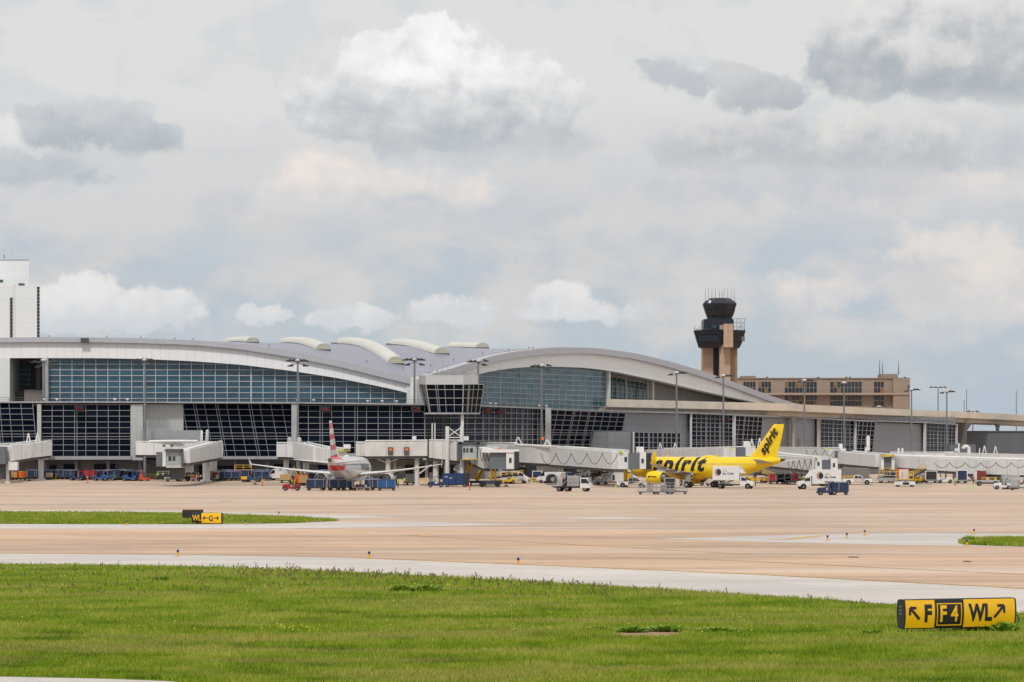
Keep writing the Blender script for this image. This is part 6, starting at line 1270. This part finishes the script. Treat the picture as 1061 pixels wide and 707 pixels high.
# ---- the row in front of the silver airliner
tug('red baggage tractor with canopy heading the row of blue carts below the silver airliner', at(302, 508.6), PI, REDV)
cart('navy cart directly behind the red tractor', at(327, 508.4), PI - .1, NAVY, TARP, 'carts below the silver airliner')
cart('dark blue cart second behind the red tractor, under the striped tail', at(349.5, 508.4), PI + .25, NAVY, TARP, 'carts below the silver airliner'); cart('teal-blue cart pressed against the second navy cart under the striped tail', at(357, 507.8), PI - .2, BLUE, TARP, 'carts below the silver airliner')
cart('open baggage cart loaded with cases between the blue carts', at(374.5, 508.6), PI, GREYV, TARP, 'carts below the silver airliner', closed=False, load=True); cart('navy cart seen almost end-on beside the open cart', at(386, 508.2), PI/2 + .5, NAVY, TARP, 'carts below the silver airliner')
cart('bright blue cart at the engine end of the row below the silver airliner', at(400.5, 508.8), PI, BLUE, BLUE, 'carts below the silver airliner')
person('person in yellow-green vest driving the red tractor', at(302, 508.6) + Vector((.3, 0, .12)), PI); person('person in yellow-green vest by the engine of the silver airliner, nearer the blue cart', at(412.5, 505.6), R(200)); person('person in yellow-green vest bending near the grey container, farther from the blue cart', at(419, 503.4), R(-60))
container('grey box container behind the two vested people', at(425.5, 502.6), .1, GREYV); belt_loader('belt loader with yellow rails at the side of the silver airliner', at(404, 503), R(70), CHAS); belt_loader('yellow-railed belt loader behind the red tractor', at(307, 502.5), R(100), YELM)
barrier('long yellow guard rail in front of the beige walkway columns', at(437, 501), 0, M('rail_pale_yellow', (.62, .48, .16), .6), 3.8); thing_o = container('orange-fronted cart between the red tractor and the columns', at(313, 503.4), .4, ORNG, WOOD)
delineator('orange delineator post on the apron in front of the white van', at(272, 503.6)); delineator('orange delineator post next to the big blue power unit', at(486.5, 508)); delineator('orange delineator post in front of the western tug row', at(90.5, 500.5)); delineator('orange delineator post in front of the tug row by the pale wall panel', at(147, 498.6))
# ---- blue power unit group
gpu('large blue power unit trailer with dark louvred end in the middle of the apron', at(472.5, 504.8), 0, M('gpu_blue', (.008, .035, .145), .45, var=.12), 5.2, 2.55); tug('navy tractor coupled to the large blue power unit', at(451.5, 505.2), PI, NAVY, NAVY); container('grey electrical cabinet standing behind the navy tractor', at(449, 503), 0, GREYV, None, 1.6, 2.0, 'cabinet')
mb = MB(); t = thing('boom_lift', 'folded yellow boom lift beside the jet bridge cab', 'boom lift', at(491.5, 503.2), 0); MB().box(-1.4,2.6,-.9,.9,.45,.95).build('chassis', NAVY, t, bevel=.05); b_ = MB().bar((-1.9,-.2,2.0),(-.9,-.2,4.4),.45,.4,(0,-1,0)).bar((-.9,-.2,4.4),(.3,-.2,1.2),.45,.4,(0,-1,0)).build('boom', YELM, t); MB().bar((.5,.0,.9),(1.6,.0,3.4),.75,.6,(0,-1,0)).build('lift_arm', YELM, t); MB().bar((.75,-.65,1.2),(1.5,-.65,3.0),.1,.05,(0,-1,0)).build('hydraulic_ram', CHAS, t); MB().box(-2.2,-1.0,-.7,.7,1.0,2.2).build('basket', GREYV, t); wheels(t, (-.9, 2.0), .9, .42, .3)
van('white crew van parked behind the lift legs of the curtained cab', at(533.5, 500.8), R(-8), hh=2.3, windows=True); belt_loader('small yellow belt loader in front of the white crew van', at(524, 501.5), R(15), YELM, up=1.7)
barrier('low yellow barrier frames west of the fuel truck', at(552, 500.6), 0, YELM, 3.4); container('navy and white container behind the low yellow barrier', at(556.5, 499.2), 0, VW, NAVY); van('white van half hidden behind the big dark hose drum', at(571, 500.8), R(150), hh=2.2)
t = thing('hose_drum', 'big dark hose drum standing behind the fuel truck', 'hose drum', at(571.5, 502.6), R(20)); MB().tube((0,-.5,1.1),(0,.5,1.1),1.05,20).build('drum', CHAS, t); MB().tube((0,-.56,1.1),(0,.56,1.1),.4,12).build('hub', GREYV, t); MB().box(-1.1,1.1,-.6,.6,.1,.3).build('skid', GREYV, t)
hydrant_truck('white fuel hydrant truck with silver cabinets and orange beacons in the open apron', at(594.5, 509.4), R(-14)); belt_loader('grey stair truck with folded conveyor behind the fuel truck cab', at(613, 502.4), R(-10), GREYV, GREYV, 2.4)
gpu('white box-shaped power unit behind the green cone', at(635, 502.2), R(-4), VW, 4.6, 2.35, False); van('long white minibus behind the white box-shaped power unit', at(643, 500), R(-6), hh=2.6, ln=6.6, cat='minibus', name='minibus', windows=True); container('yellow and navy container behind the small pickup', at(650, 501), 0, NAVY, YELM)
pickup('small white pickup truck beside the yellow engine, seen from its side', at(655.5, 505.2), R(-12)); cone('green cone in front of the white box-shaped power unit', at(638, 506.3), GRN, 'green traffic cones on the apron')
# dolly train in front of the yellow airliner
LOADG = M('load_grey', (.33,.32,.30), .6, var=.25, scale=3)
def dolly(label, loc, rz, cage=True):
    t = thing('cargo_dolly', label, 'cargo dolly', loc, rz, 'cargo dollies before the yellow airliner'); MB().box(-1.75,1.75,-1.0,1.0,.42,.56).box(-1.6,1.6,-.2,.2,.3,.42).build('deck', GREYV, t)
    mb = MB(); H_ = 1.75 if cage else .85
    for x in np.linspace(-1.7,1.7,6):
        for y in (-.97,.97): mb.box(x-.035,x+.035,y-.03,y+.03,.56,H_)
    for z in np.linspace(.8, H_, 3 if cage else 2):
        for y in (-.97,.97): mb.box(-1.72,1.72,y-.025,y+.025,z-.03,z+.03)
    o = mb.build('side_rails', SILVB, t)
    if cage: (MB().box(-1.74,-1.70,-.95,.95,.6,1.75).build('end_gate', LOADG, t), MB().box(1.70,1.74,-.95,.95,.6,1.75).build('end_gate', LOADG, t), MB().box(-.6,.3,-.9,.9,.58,1.5).build('crate', LOADG, t))
    MB().tube((1.75,0,.45),(2.5,0,.38),.05,6).build('tow_bar', YELM, t); wheels(t, (-1.3,1.3), .85, .22, .16); return t
dolly('silver railed cargo dolly at the nose-side end of the dolly train', at(672.5, 512.6), PI - .05); dolly('silver railed cargo dolly in the middle of the dolly train', at(687, 512.4), PI - .05); dolly('low flat cargo dolly at the fin-side end of the dolly train', at(701, 512.2), PI - .05, False); container('dark-doored container on the low flat dolly under the yellow engine', at(694, 511), 0, GREYV, CHAS, 1.8, 1.9)
# catering trucks
box_truck('white catering truck with raised box under the tail of the yellow airliner', at(760.5, 506.6), R(-16), .55); box_truck('white catering truck with low box beside the navy tractor train, cab facing west', at(848, 507), R(180 + 8), -.05, 7.8, 5.3)
tug('navy tractor pulling a navy cart in front of the catering truck', at(857, 513.2), PI, NAVY, NAVY); cart('navy cart behind the navy tractor in front of the catering truck', at(868.5, 513), PI, NAVY, TARP); person('person in blue work clothes seated side-on by the navy tractor train', at(862, 513.2), R(-90), BLUE)
pickup('large white crew-cab pickup truck facing east under the sloping jet bridge', at(888.5, 502.2), R(-5)); cone('lone green cone near the pickup and the navy cart', at(878.5, 507.6), GRN, 'green traffic cones on the apron')
for px, lb in ((1003.3, 'green cone of the close pair, on the person side'), (1009.2, 'green cone of the close pair, on the edge side')): cone(lb, at(px, 506.4), GRN, 'green traffic cones on the apron')
# equipment beyond the yellow tail
belt_loader('yellow belt loader behind the raised catering truck', at(785, 500.5), R(150), YELM); person('person in dull green clothes beside the raised catering truck', at(783, 504.4), R(180), M('vest_dull', (.25,.30,.06), .7)); barrier('yellow guard rail beyond the tail of the yellow airliner', at(793, 500.4), 0, M('rail_tan', (.62,.42,.12), .6), 3)
for px, m, lb in ((804.5, REDV, 'red cart nearest the yellow tail tip'), (811.5, VW, 'white cart between two red carts beyond the yellow tail'), (819.5, REDV, 'red cart next to the low-box catering truck')): cart(lb, at(px, 501.6), PI, m, m, 'red and white carts beyond the yellow tail')
belt_loader('dark belt loader with lowered belt next to the red carts', at(824, 502.2), R(0), CHAS, CHAS, 1.9); tug('olive tractor tucked behind the catering truck cab', at(829.5, 500.6), 0, M('olive_paint', (.22,.24,.03), .5))
# grey screen wall and east group
t = thing('blast_screen', 'grey ribbed screen wall behind the large pickup', 'screen wall', (0,0,0)); D = 676
pbox('panel', 862, 886, 486, 500, D, .3, panel_mat('screen_grey', (.165,.165,.16), .8, 60, .75, .1), t, z0=1.2); pbox('panel', 886.3, 900, 487, 500, D, .3, MATS['screen_grey'], t, z0=1.2); pbox('top_rail', 862, 900, 485.4, 486, D - .05, .4, GREYV, t)
barrier('yellow folding rail standing behind the large pickup bed', at(881.5, 498.6), 0, YELM, 3.0); barrier('orange and tan rail at the foot of the grey screen wall', at(868, 499.4), 0, WOOD, 2.6)
def loader(label, loc, rz, m, deck):
    t = thing('container_loader', label, 'container loader', loc, rz); MB().box(-2.6,1.4,-1.2,1.2,.35,1.0).build('chassis', m, t, bevel=.05); MB().box(-2.4,1.2,-1.25,1.25,1.35,1.5).build('platform', deck, t); MB().box(1.4,4.6,-1.0,1.0,.42,.62).build('roller_deck', GREYV, t)
    mb = MB()
    for x in (-2.2,-1.0,.2,1.1):
        for y in (-1.2,1.2): mb.tube((x,y,1.5),(x,y,2.9),.05,5)
    for z in (2.2,2.9):
        for y in (-1.2,1.2): mb.tube((-2.2,y,z),(1.1,y,z),.05,5)
    mb.build('hand_rail', YELM, t); MB().path([(-2,-1.1,1.0),(.8,-1.1,1.4)],.08,5).path([(-2,-1.1,1.4),(.8,-1.1,1.0)],.08,5).build('scissor_lift', GREYV, t); MB().box(-1.0,.2,-1.23,-1.2,.42,.9).build('engine_grille', CHAS, t); wheels(t, (-1.9,.8), 1.05, .36, .26); return t
loader('white container loader with yellow platform and roller deck on the east apron', at(940.5, 504.6), R(-4), VW, YELM); loader('grey container loader under the yellow-topped cab', at(917, 500.4), R(170), GREYV, GREYV)
container('white container with dark door behind the container loader', at(964.5, 500.5), 0, VW, CHAS, 2.4, 1.9); container('orange and white cart on the bridge side of the container loader', at(935, 500), .2, ORNG, VW, 2.2, 2.2); belt_loader('yellow belt loader standing behind the white container loader', at(949, 500.8), R(60), YELM)
tug('blue-roofed tractor between the white container and the vested person', at(979, 500.6), 0, VW, BLUE); container('navy container with pale frame behind the two green cones', at(996.5, 500.8), 0, VW, NAVY, 2.1, 2.1); person('person in bright yellow-green vest standing before the navy container', at(989.8, 503.4), R(-80)); person('person in yellow-green vest near the east edge of the view', at(1031.5, 502.6), R(-100))
person('person in dark clothes on the small flat cart beyond the two green cones', at(1008.5, 502), R(180), M('vest_grey', (.15,.15,.16), .7))
t = thing('tow_tube', 'long grey pipe trailer with black wheels near the east edge', 'pipe trailer', at(1023, 503.4), 0); MB().tube((-2.4,0,.75),(2.4,0,.75),.32,10).build('pipe', GREYV, t); MB().box(-1.8,1.8,-.3,.3,.35,.5).build('frame', CHAS, t); wheels(t, (-1.6,1.6), .5, .45, .3)
barrier('long tan pallet rail behind the grey pipe trailer', at(1030, 500.2), 0, WOOD, 5); tug('tractor with green canopy far back behind the tan pallet rail', at(1033, 499), 0, GREYV, M('green_paint', (.03,.22,.09), .5)); container('red-brown container behind the pipe trailer', at(1017, 500), 0, M('redbrown', (.18,.03,.02), .6), None, 1.6, 1.8)
container('light grey box cart with navy end at the east edge', at(1047, 507), R(8), M('pale_grey_box', (.36,.37,.38), .5), None, 3.0, 2.0); tug('white and grey tractor coupled to the light grey box cart', at(1038.5, 507.2), PI, VW, GREYV); tug('white tractor cut by the east edge of the view', at(1060, 506.4), 0, VW, VW); cart('red flat cart at the very edge of the east apron', at(1056, 508), 0, REDV, VW, closed=False)
# ---- west rows under the glass
wx = [('cart', 35.5, 496.8, NAVY, TARP, 'navy cart beside the column of the edge jet bridge'), ('cart', 45, 496.8, NAVY, TARP, 'navy cart on the bollard side of the jet bridge column'), ('tug', 69, 496.8, TEAL, None, 'teal tractor alone in front of the first loading door'), ('tug', 80, 498, NAVY, None, 'navy tractor next to the two red carts'),
      ('cart', 89, 497.4, REDV, REDV, 'bright red cart, the one nearer the navy tractor'), ('cart', 95, 497.2, REDV, None, 'dark red cart, the one nearer the second loading door'), ('tug', 104.5, 498.2, BLUE, None, 'bright blue tractor in front of the second loading door'), ('tug', 113, 498, TEAL, WOOD, 'teal tractor with tan roof right of the bright blue one'), ('cart', 120, 497.2, NAVY, None, 'navy cart in front of the pale wall sign'),
      ('tug', 126.5, 497.6, CHAS, LIGHTB, 'black tractor with pale canopy between navy carts'), ('tug', 135, 498.4, BLUE, NAVY, 'blue tractor with navy roof beside the orange tow machine'), ('cart', 140.5, 498, NAVY, TARP, 'navy cart behind the blue tractor by the orange tow machine'), ('tug', 4, 498, CHAS, CHAS, 'black tractor cut by the west edge of the view')]
for k, px, py, m, rf, lb in wx: (tug if k == 'tug' else cart)(lb, at(px, py), random.choice([0, PI]) + random.uniform(-.3, .3), m, rf, 'tractors and carts under the west glass')
container('orange bin with a tan lid at the foot of the edge jet bridge', at(15, 497.6), 0, ORNG, WOOD, 1.4, 1.2, 'bin'); container('orange and yellow crate beside the navy cart of the edge jet bridge', at(23.5, 497.6), .2, YELM, ORNG, 1.6, 1.3, 'crate'); container('tan tarpaulin-covered crate next to the first bollard', at(51, 497.2), 0, LIGHTB, WOOD, 1.2, .9, 'crate')
bollard('yellow bollard beside the tan covered crate', at(54.3, 497)); bollard('yellow bollard near the teal tractor', at(57.8, 497))
t = thing('tow_machine', 'low red-orange tow machine with upright frame in front of the pale wall panel', 'tow machine', at(149, 498.6), PI); MB().prism([(-1.2,.2),(-1.2,.6),(.2,.7),(.5,1.5),(.75,1.5),(.9,.5),(1.2,.2)], -.5,.5).build('body', M('tow_orange', (.55,.06,.02), .5), t, bevel=.04); MB().tube((-1.2,0,.35),(-2.0,0,.3),.06,6).build('tow_bar', ORNG, t); MB().box(.45,.55,-.45,.45,1.5,2.4).build('upright_frame', ORNG, t); wheels(t, (-.8,.7), .5, .24, .16)
barrier('tan guard rail behind the red-orange tow machine', at(153, 496.8), 0, WOOD, 3.2); person('person in yellow-green vest under the cab of the folded bridge, nearer the tow machine', at(163.5, 497.8), R(-90), M('vest_soft', (.38,.46,.10), .7)); person('person in yellow-green vest under the cab of the folded bridge, nearer the pale loader', at(169, 497.8), R(-80), MATS['vest_soft'])
belt_loader('pale green-grey belt loader under the folded jet bridge', at(180.5, 499), R(8), M('loader_pale', (.40,.42,.34), .6, var=.3), M('loader_rail', (.35,.37,.25), .6), 1.3); tug('dark tractor coupled behind the pale loader', at(189.5, 498.6), PI, CHAS, VW); barrier('yellow guard rail between the pale loader and the bridge columns', at(197, 498), 0, YELM, 3.0)
for px, m, lb in ((206, CHAS, 'black low cart beside the bridge columns'), (212, NAVY, 'navy low cart between the bridge columns'), (219, LIGHTB, 'pale covered low cart just past the bridge columns')): cart(lb, at(px, 498.8), PI, m, m, 'low carts by the bridge columns', closed=False, load=True)
wy = [('cart', 226, 498.2, REDV, REDV, 'red covered cart at the head of the navy cart row'), ('cart', 233.5, 498.3, NAVY, TARP, 'navy cart next to the red covered cart'), ('cart', 241, 498.2, NAVY, TARP, 'navy cart in the middle of the row by the yellow stair'), ('cart', 250, 498, NAVY, NAVY, 'navy cart behind the yellow box'), ('tug', 262.5, 499.4, TEAL, NAVY, 'teal tractor beside the yellow box at the end of the navy row'), ('cart', 271, 498.2, NAVY, TARP, 'navy cart behind the orange delineator at the wing tip')]
for k, px, py, m, rf, lb in wy: (tug if k == 'tug' else cart)(lb, at(px, py), PI + random.uniform(-.2, .2), m, rf, 'navy cart row behind the silver wing')
container('small yellow box on the apron beside the teal tractor', at(253, 499.6), 0, M('amber_box', (.75,.42,.02), .5), None, 1.2, .6, 'box'); van('white van parked in the shadow of the silver wing', at(291, 498), R(165), hh=2.4); container('tan crate beside the white van', at(296, 500.4), 0, WOOD, None, 2.2, 1.2, 'crate')
t = thing('access_stair', 'yellow access stair over the navy cart row', 'stair', at(252, 497.4), 0); MB().box(-1.8,1.8,-.6,.6,2.0,2.1).build('platform', YELM, t); mb = MB()
for x in (-1.7,0,1.7):
    for y in (-.55,.55): mb.tube((x,y,0),(x,y,3.0),.05,5)
mb.tube((-1.7,-.55,3),(1.7,-.55,3),.05,5).tube((-1.7,-.55,2.55),(1.7,-.55,2.55),.04,5).build('hand_rail', YELM, t); mb = MB()
for k in range(8): mb.box(1.8+k*.25,2.05+k*.25,-.5,.5,1.85-k*.25,1.9-k*.25)
mb.build('steps', YELM, t)
gpu('navy power unit partly hidden behind the striped fin wing root', at(322, 502), 0, NAVY, 3.6, 2.0); tug('black tractor in the shade under the left wing of the silver airliner', at(331, 504), PI, CHAS, CHAS)
tug('white tractor in the shade under the yellow fuselage', at(722, 503.2), PI, VW, VW); cart('grey flat cart below the wing of the yellow airliner', at(712, 503.6), 0, GREYV, GREYV, closed=False, load=True); pickup('white pickup truck far back under the long docking bridge', at(607, 500.6), R(170)); cart('navy cart far back under the long docking bridge', at(588, 499.4), 0, NAVY, TARP); tug('yellow tractor far back under the long docking bridge', at(617, 499.8), 0, YELM, YELM)
belt_loader('yellow belt loader under the thin bridge behind the yellow fuselage', at(742, 500.6), R(10), YELM); container('grey crate stack beside the main wheels of the yellow airliner', at(736, 504), 0, GREYV, LIGHTB, 1.6, 1.4, 'crate'); cart('navy cart behind the container loader', at(927, 499.4), 0, NAVY, TARP); container('pale crate under the big swagged jet bridge', at(955, 499.6), 0, LIGHTB, None, 1.5, 1.1, 'crate'); tug('white tractor under the swagged jet bridge by the tan pallet rail', at(1043, 499.8), 0, VW, GREYV)
person('person in orange vest beside the fuel hydrant truck', at(585, 508.8), R(-90), HIVO); person('person in orange vest by the nose wheel of the yellow airliner', at(672, 503.6), R(180), HIVO)
gl = 'navy baggage cart in a tight row of identical carts under the dark gate glass'
for i, px in enumerate((60, 73.5, 100, 116.5, 131, 229.5, 237, 245.5, 255, 266, 276.5, 333, 341)): cart(gl, at(px, 496.7 + .2*(i % 3)), PI, NAVY, TARP, 'navy carts parked in tight rows under the gate glass')
# small black chocks and mats on the concrete
for px, py, lb in ((30.5, 498.6, 'black rubber chock on the apron near the navy carts'), (264.5, 502.2, 'black rubber chock on the apron by the wing tip'), (524.5, 504.2, 'black rubber chock on the apron in front of the curtained cab')):
    t = thing('wheel_chock', lb, 'wheel chock', at(px, py), .3); MB().prism([(-.35,0),(0,.32),(.35,0)], -.6,.6).build('wedge', TYRE, t); MB().tube((0,-.6,.16),(0,-1.2,.02),.02,5).build('rope', LIGHTB, t)
# ================================================================ taxiway signs
SY = M('sign_yellow', (.85, .47, .006), .35, var=.05, scale=.9); SBK = M('sign_black', (.012, .012, .013), .45, var=.2); SEND = M('sign_end_black', (.022, .023, .025), .5, var=.2)
def signprofile(hh, dp, bulge=.085, n=9):
    """curved face: bulging towards the reader; local frame x along, -y to the reader"""
    f = [(-(dp/2) * (.62 + .38*math.sin(math.pi*(.06 + .80*k/(n-1)))), hh * k/(n-1)) for k in range(n)]
    return f + [(-y, z) for y, z in reversed(f)]
def taxi_sign(label, loc, rz, mods, hh, dp, z0=.10, back=False):
    t = thing('taxiway_sign', label, 'taxiway sign', loc, rz); tot = sum(m[0] for m in mods); x = -tot/2; pr = signprofile(hh, dp); nface = len(pr)//2
    def ypro(z): return -(dp/2) * (.62 + .38*math.sin(math.pi*(.06 + .80*(z/hh))))
    for wd, bgm, items in mods:
        p_ = MB().loft([[Vector((xx, y, z0 + z)) for y, z in pr] for xx in (x + .012, x + wd - .012)]).build('panel', bgm, t, smooth=True)
        MB().loft([[Vector((xx, y*1.02 - (.006 if y < 0 else -.006), z0 + z*1.0)) for y, z in pr] for xx in (x - .014, x + .014)]).build('panel_joint', SBK, p_)
        def face(u, v, x=x): return Vector((x + u, ypro(v) - .006, z0 + v))
        for it in items:
            if it[0] == 'text':
                s, u, v, sz, m, bd = it[1:7]; text_on(s, sz, lambda a, b, face=face, u=u, v=v: face(u + a*it[7] if len(it) > 7 else u + a, v + b), 'lettering', m, p_, bold=bd, align='CENTER', cuts=.09)
            elif it[0] == 'border':
                m = it[1]; g_ = .055; w_ = .03; mb = MB(); k = 8
                for (a0, b0, a1, b1) in ((g_, g_, wd-g_, g_+w_), (g_, hh-g_-w_-.05, wd-g_, hh-g_-.05), (g_, g_, g_+w_, hh-g_-.05), (wd-g_-w_, g_, wd-g_, hh-g_-.05)):
                    for i in range(k): v0, v1 = b0 + (b1-b0)*i/k, b0 + (b1-b0)*(i+1)/k; mb.add([face(a0,v0), face(a1,v0), face(a1,v1), face(a0,v1)], [(0,1,2,3)])
                mb.build('border', m, p_)
            elif it[0] == 'arrow':
                _, u, v, ln, an, m, th = it; mb = MB(); d = Vector((math.cos(an), math.sin(an))); nn = Vector((-d.y, d.x)); c = Vector((u, v))
                def strip2(a, b, w_):
                    dd = (b - a); L_ = dd.length; dd.normalize(); q = Vector((-dd.y, dd.x)) * w_/2; kk = 6
                    for i in range(kk):
                        s0, s1 = a + dd*L_*i/kk, a + dd*L_*(i+1)/kk; mb.add([face(*(s0-q)), face(*(s1-q)), face(*(s1+q)), face(*(s0+q))], [(0,1,2,3)])
                tip = c + d*ln/2; strip2(c - d*ln/2, tip - d*.05, th)
                for sg in (1, -1): strip2(tip + d*.02, tip + d*.02 - d*ln*.34 + nn*sg*ln*.34, th)
                mb.build('arrow', m, p_)
        x += wd
    for s in (-1, 1):
        e = MB().loft([[Vector((s*tot/2 + a, y*1.03, z0 + z*1.01 - .004)) for y, z in pr] for a in ((-.02, .03) if s > 0 else (-.03, .02))]).build('end_cap', SEND, t)
        mb = MB()
        for k in range(3): mb.box(s*tot/2 + s*.031 - .004, s*tot/2 + s*.031 + .004, -.07, .07, z0 + hh*(.48 + .13*k), z0 + hh*(.55 + .13*k))
        mb.build('handle_slot', M('slot_grey', (.16,.16,.165), .5), e)
    MB().loft([[Vector((xx, y, z0 + hh + zz)) for y, zz in ((-dp*.36, -.008), (-dp*.30, .025), (dp*.30, .025), (dp*.36, -.008))] for xx in (-tot/2 - .02, tot/2 + .02)]).build('top_rail', SBK, t); MB().box(-tot/2, tot/2, -dp*.28, dp*.28, z0 - .03, z0 + .004).build('bottom_rail', SBK, t)
    k = max(3, int(tot / .55))
    for i in range(k): xx = -tot/2 + .2 + (tot - .4) * i/(k-1); MB().tube((xx, 0, -.02), (xx, 0, z0 - .02), .028, 8).tube((xx,0,-.02),(xx,0,.02),.08,8).build('leg', SBK, t)
    return t
D = 100.0
gx = X(991.5, D)
ts = taxi_sign('yellow taxiway sign with black arrows reading F, F4 and WL on the near grass', (gx, D, 0), R(23), [(1.05, SY, [('arrow', .34, .43, .46, R(133), SBK, .085), ('text', 'F', .79, .20, .70, SBK, .032, .80)]), (.98, SBK, [('border', SY), ('text', 'F', .27, .19, .68, SY, .020, .78), ('text', '4', .67, .19, .68, SY, .012, .78)]), (1.84, SY, [('text', 'WL', .60, .20, .70, SBK, .030, .74), ('arrow', 1.25, .45, .48, R(47), SBK, .085)])], .84, .46, z0=.16)
q = G(1051.5, 103); t = thing('cable_conduit', 'thin bent cable conduit at the end of the yellow arrow sign', 'conduit', (X(1052, 103), 103, 0)); MB().path([(0,0,0),(.12,0,.22),(.06,0,.36),(-.06,0,.42)], .018, 6).build('tube', SEND, t)
D2 = H * F / (543.4 - YH); taxi_sign('yellow and black taxiway sign reading WL and G with arrows on the grass island', (X(215, D2), D2, 0), R(-14), [(.78, SBK, [('text', 'WL', .39, .20, .66, SY, .014, .72)]), (1.72, SY, [('arrow', .38, .42, .40, PI, SBK, .075), ('text', 'G', .82, .18, .62, SBK, .016, .85), ('arrow', 1.26, .42, .40, 0, SBK, .075)])], .82, .40)
D3 = H * F / (538.6 - YH); taxi_sign('dark back of a taxiway sign behind the small yellow sign on the grass island', (X(199.8, D3), D3, 0), R(168), [(1.75, SY, [])], .78, .40)
bk_ = MB().box(-.86, .86, .215, .235, .14, .86).build('back_panel', SEND, [o for o in col.objects if o.name.startswith('taxiway_sign') and 'dark back' in o.get('label', '')][0])
# ================================================================ taxiway edge lights
ELY = M('edge_light_amber', (.70, .36, .04), .5); ELB = M('edge_light_blue', (.01, .03, .14), .25)
def edge_light(px, py, label, h=.34):
    D = H * F / (py - YH); t = thing('taxiway_edge_light', label, 'taxiway light', (X(px, D), D, .02), 0, 'blue-topped taxiway edge lights'); MB().tube((0,0,0),(0,0,.02),.17,12).build('base_plate', ELY, t)
    MB().tube((0,0,.02),(0,0,h*.66),.055,10,.05).build('stem', ELY, t); MB().tube((0,0,h*.66),(0,0,h*.72),.07,10).build('collar', SEND, t); MB().tube((0,0,h*.72),(0,0,h*.92),.075,12,.07).ell((0,0,h*.92),.07,.07,.05,12,6).build('lens', ELB, t)
for a in [(184.3, 576.8, 'blue-topped edge light on the pale shoulder beyond the open west grass'), (382.5, 578.8, 'blue-topped edge light on the pale shoulder near the middle of the taxiway edge'), (537, 585.6, 'blue-topped edge light on the pale shoulder above the grass, nearest the bare dirt patch'), (857.4, 560.8, 'first blue-topped edge light of the trio at the end of the yellow curve'), (877.4, 558, 'middle blue-topped edge light of the trio past the yellow curve'), (896, 555, 'third blue-topped edge light of the trio, closest to the grass island tip'), (1001.7, 565.6, 'amber-stemmed edge light at the tip of the east grass island'), (1009.3, 553.6, 'edge light far behind the scraggly shrub of the east island'), (131.5, 544.4, 'small edge light at the front of the west grass island'), (254.3, 544.2, 'small edge light just past the small yellow sign'), (289, 534.4, 'small edge light at the back of the west grass island tip')]: edge_light(*a)
for px, py, wd, lb in ((884, 577.8, .8, 'dark patch plate set in the tan taxiway'), (1002, 582.4, .5, 'small dark plate in the tan taxiway at the east side')):
    D = H*F/(py-YH); t = thing('drain_cover', lb, 'drain cover', (X(px, D), D, .012), 0); MB().box(-wd*.3, wd*.3, -.5, .5, 0, .03).build('plate', M('plate_dark', (.06,.055,.05), .6, var=.3), t)
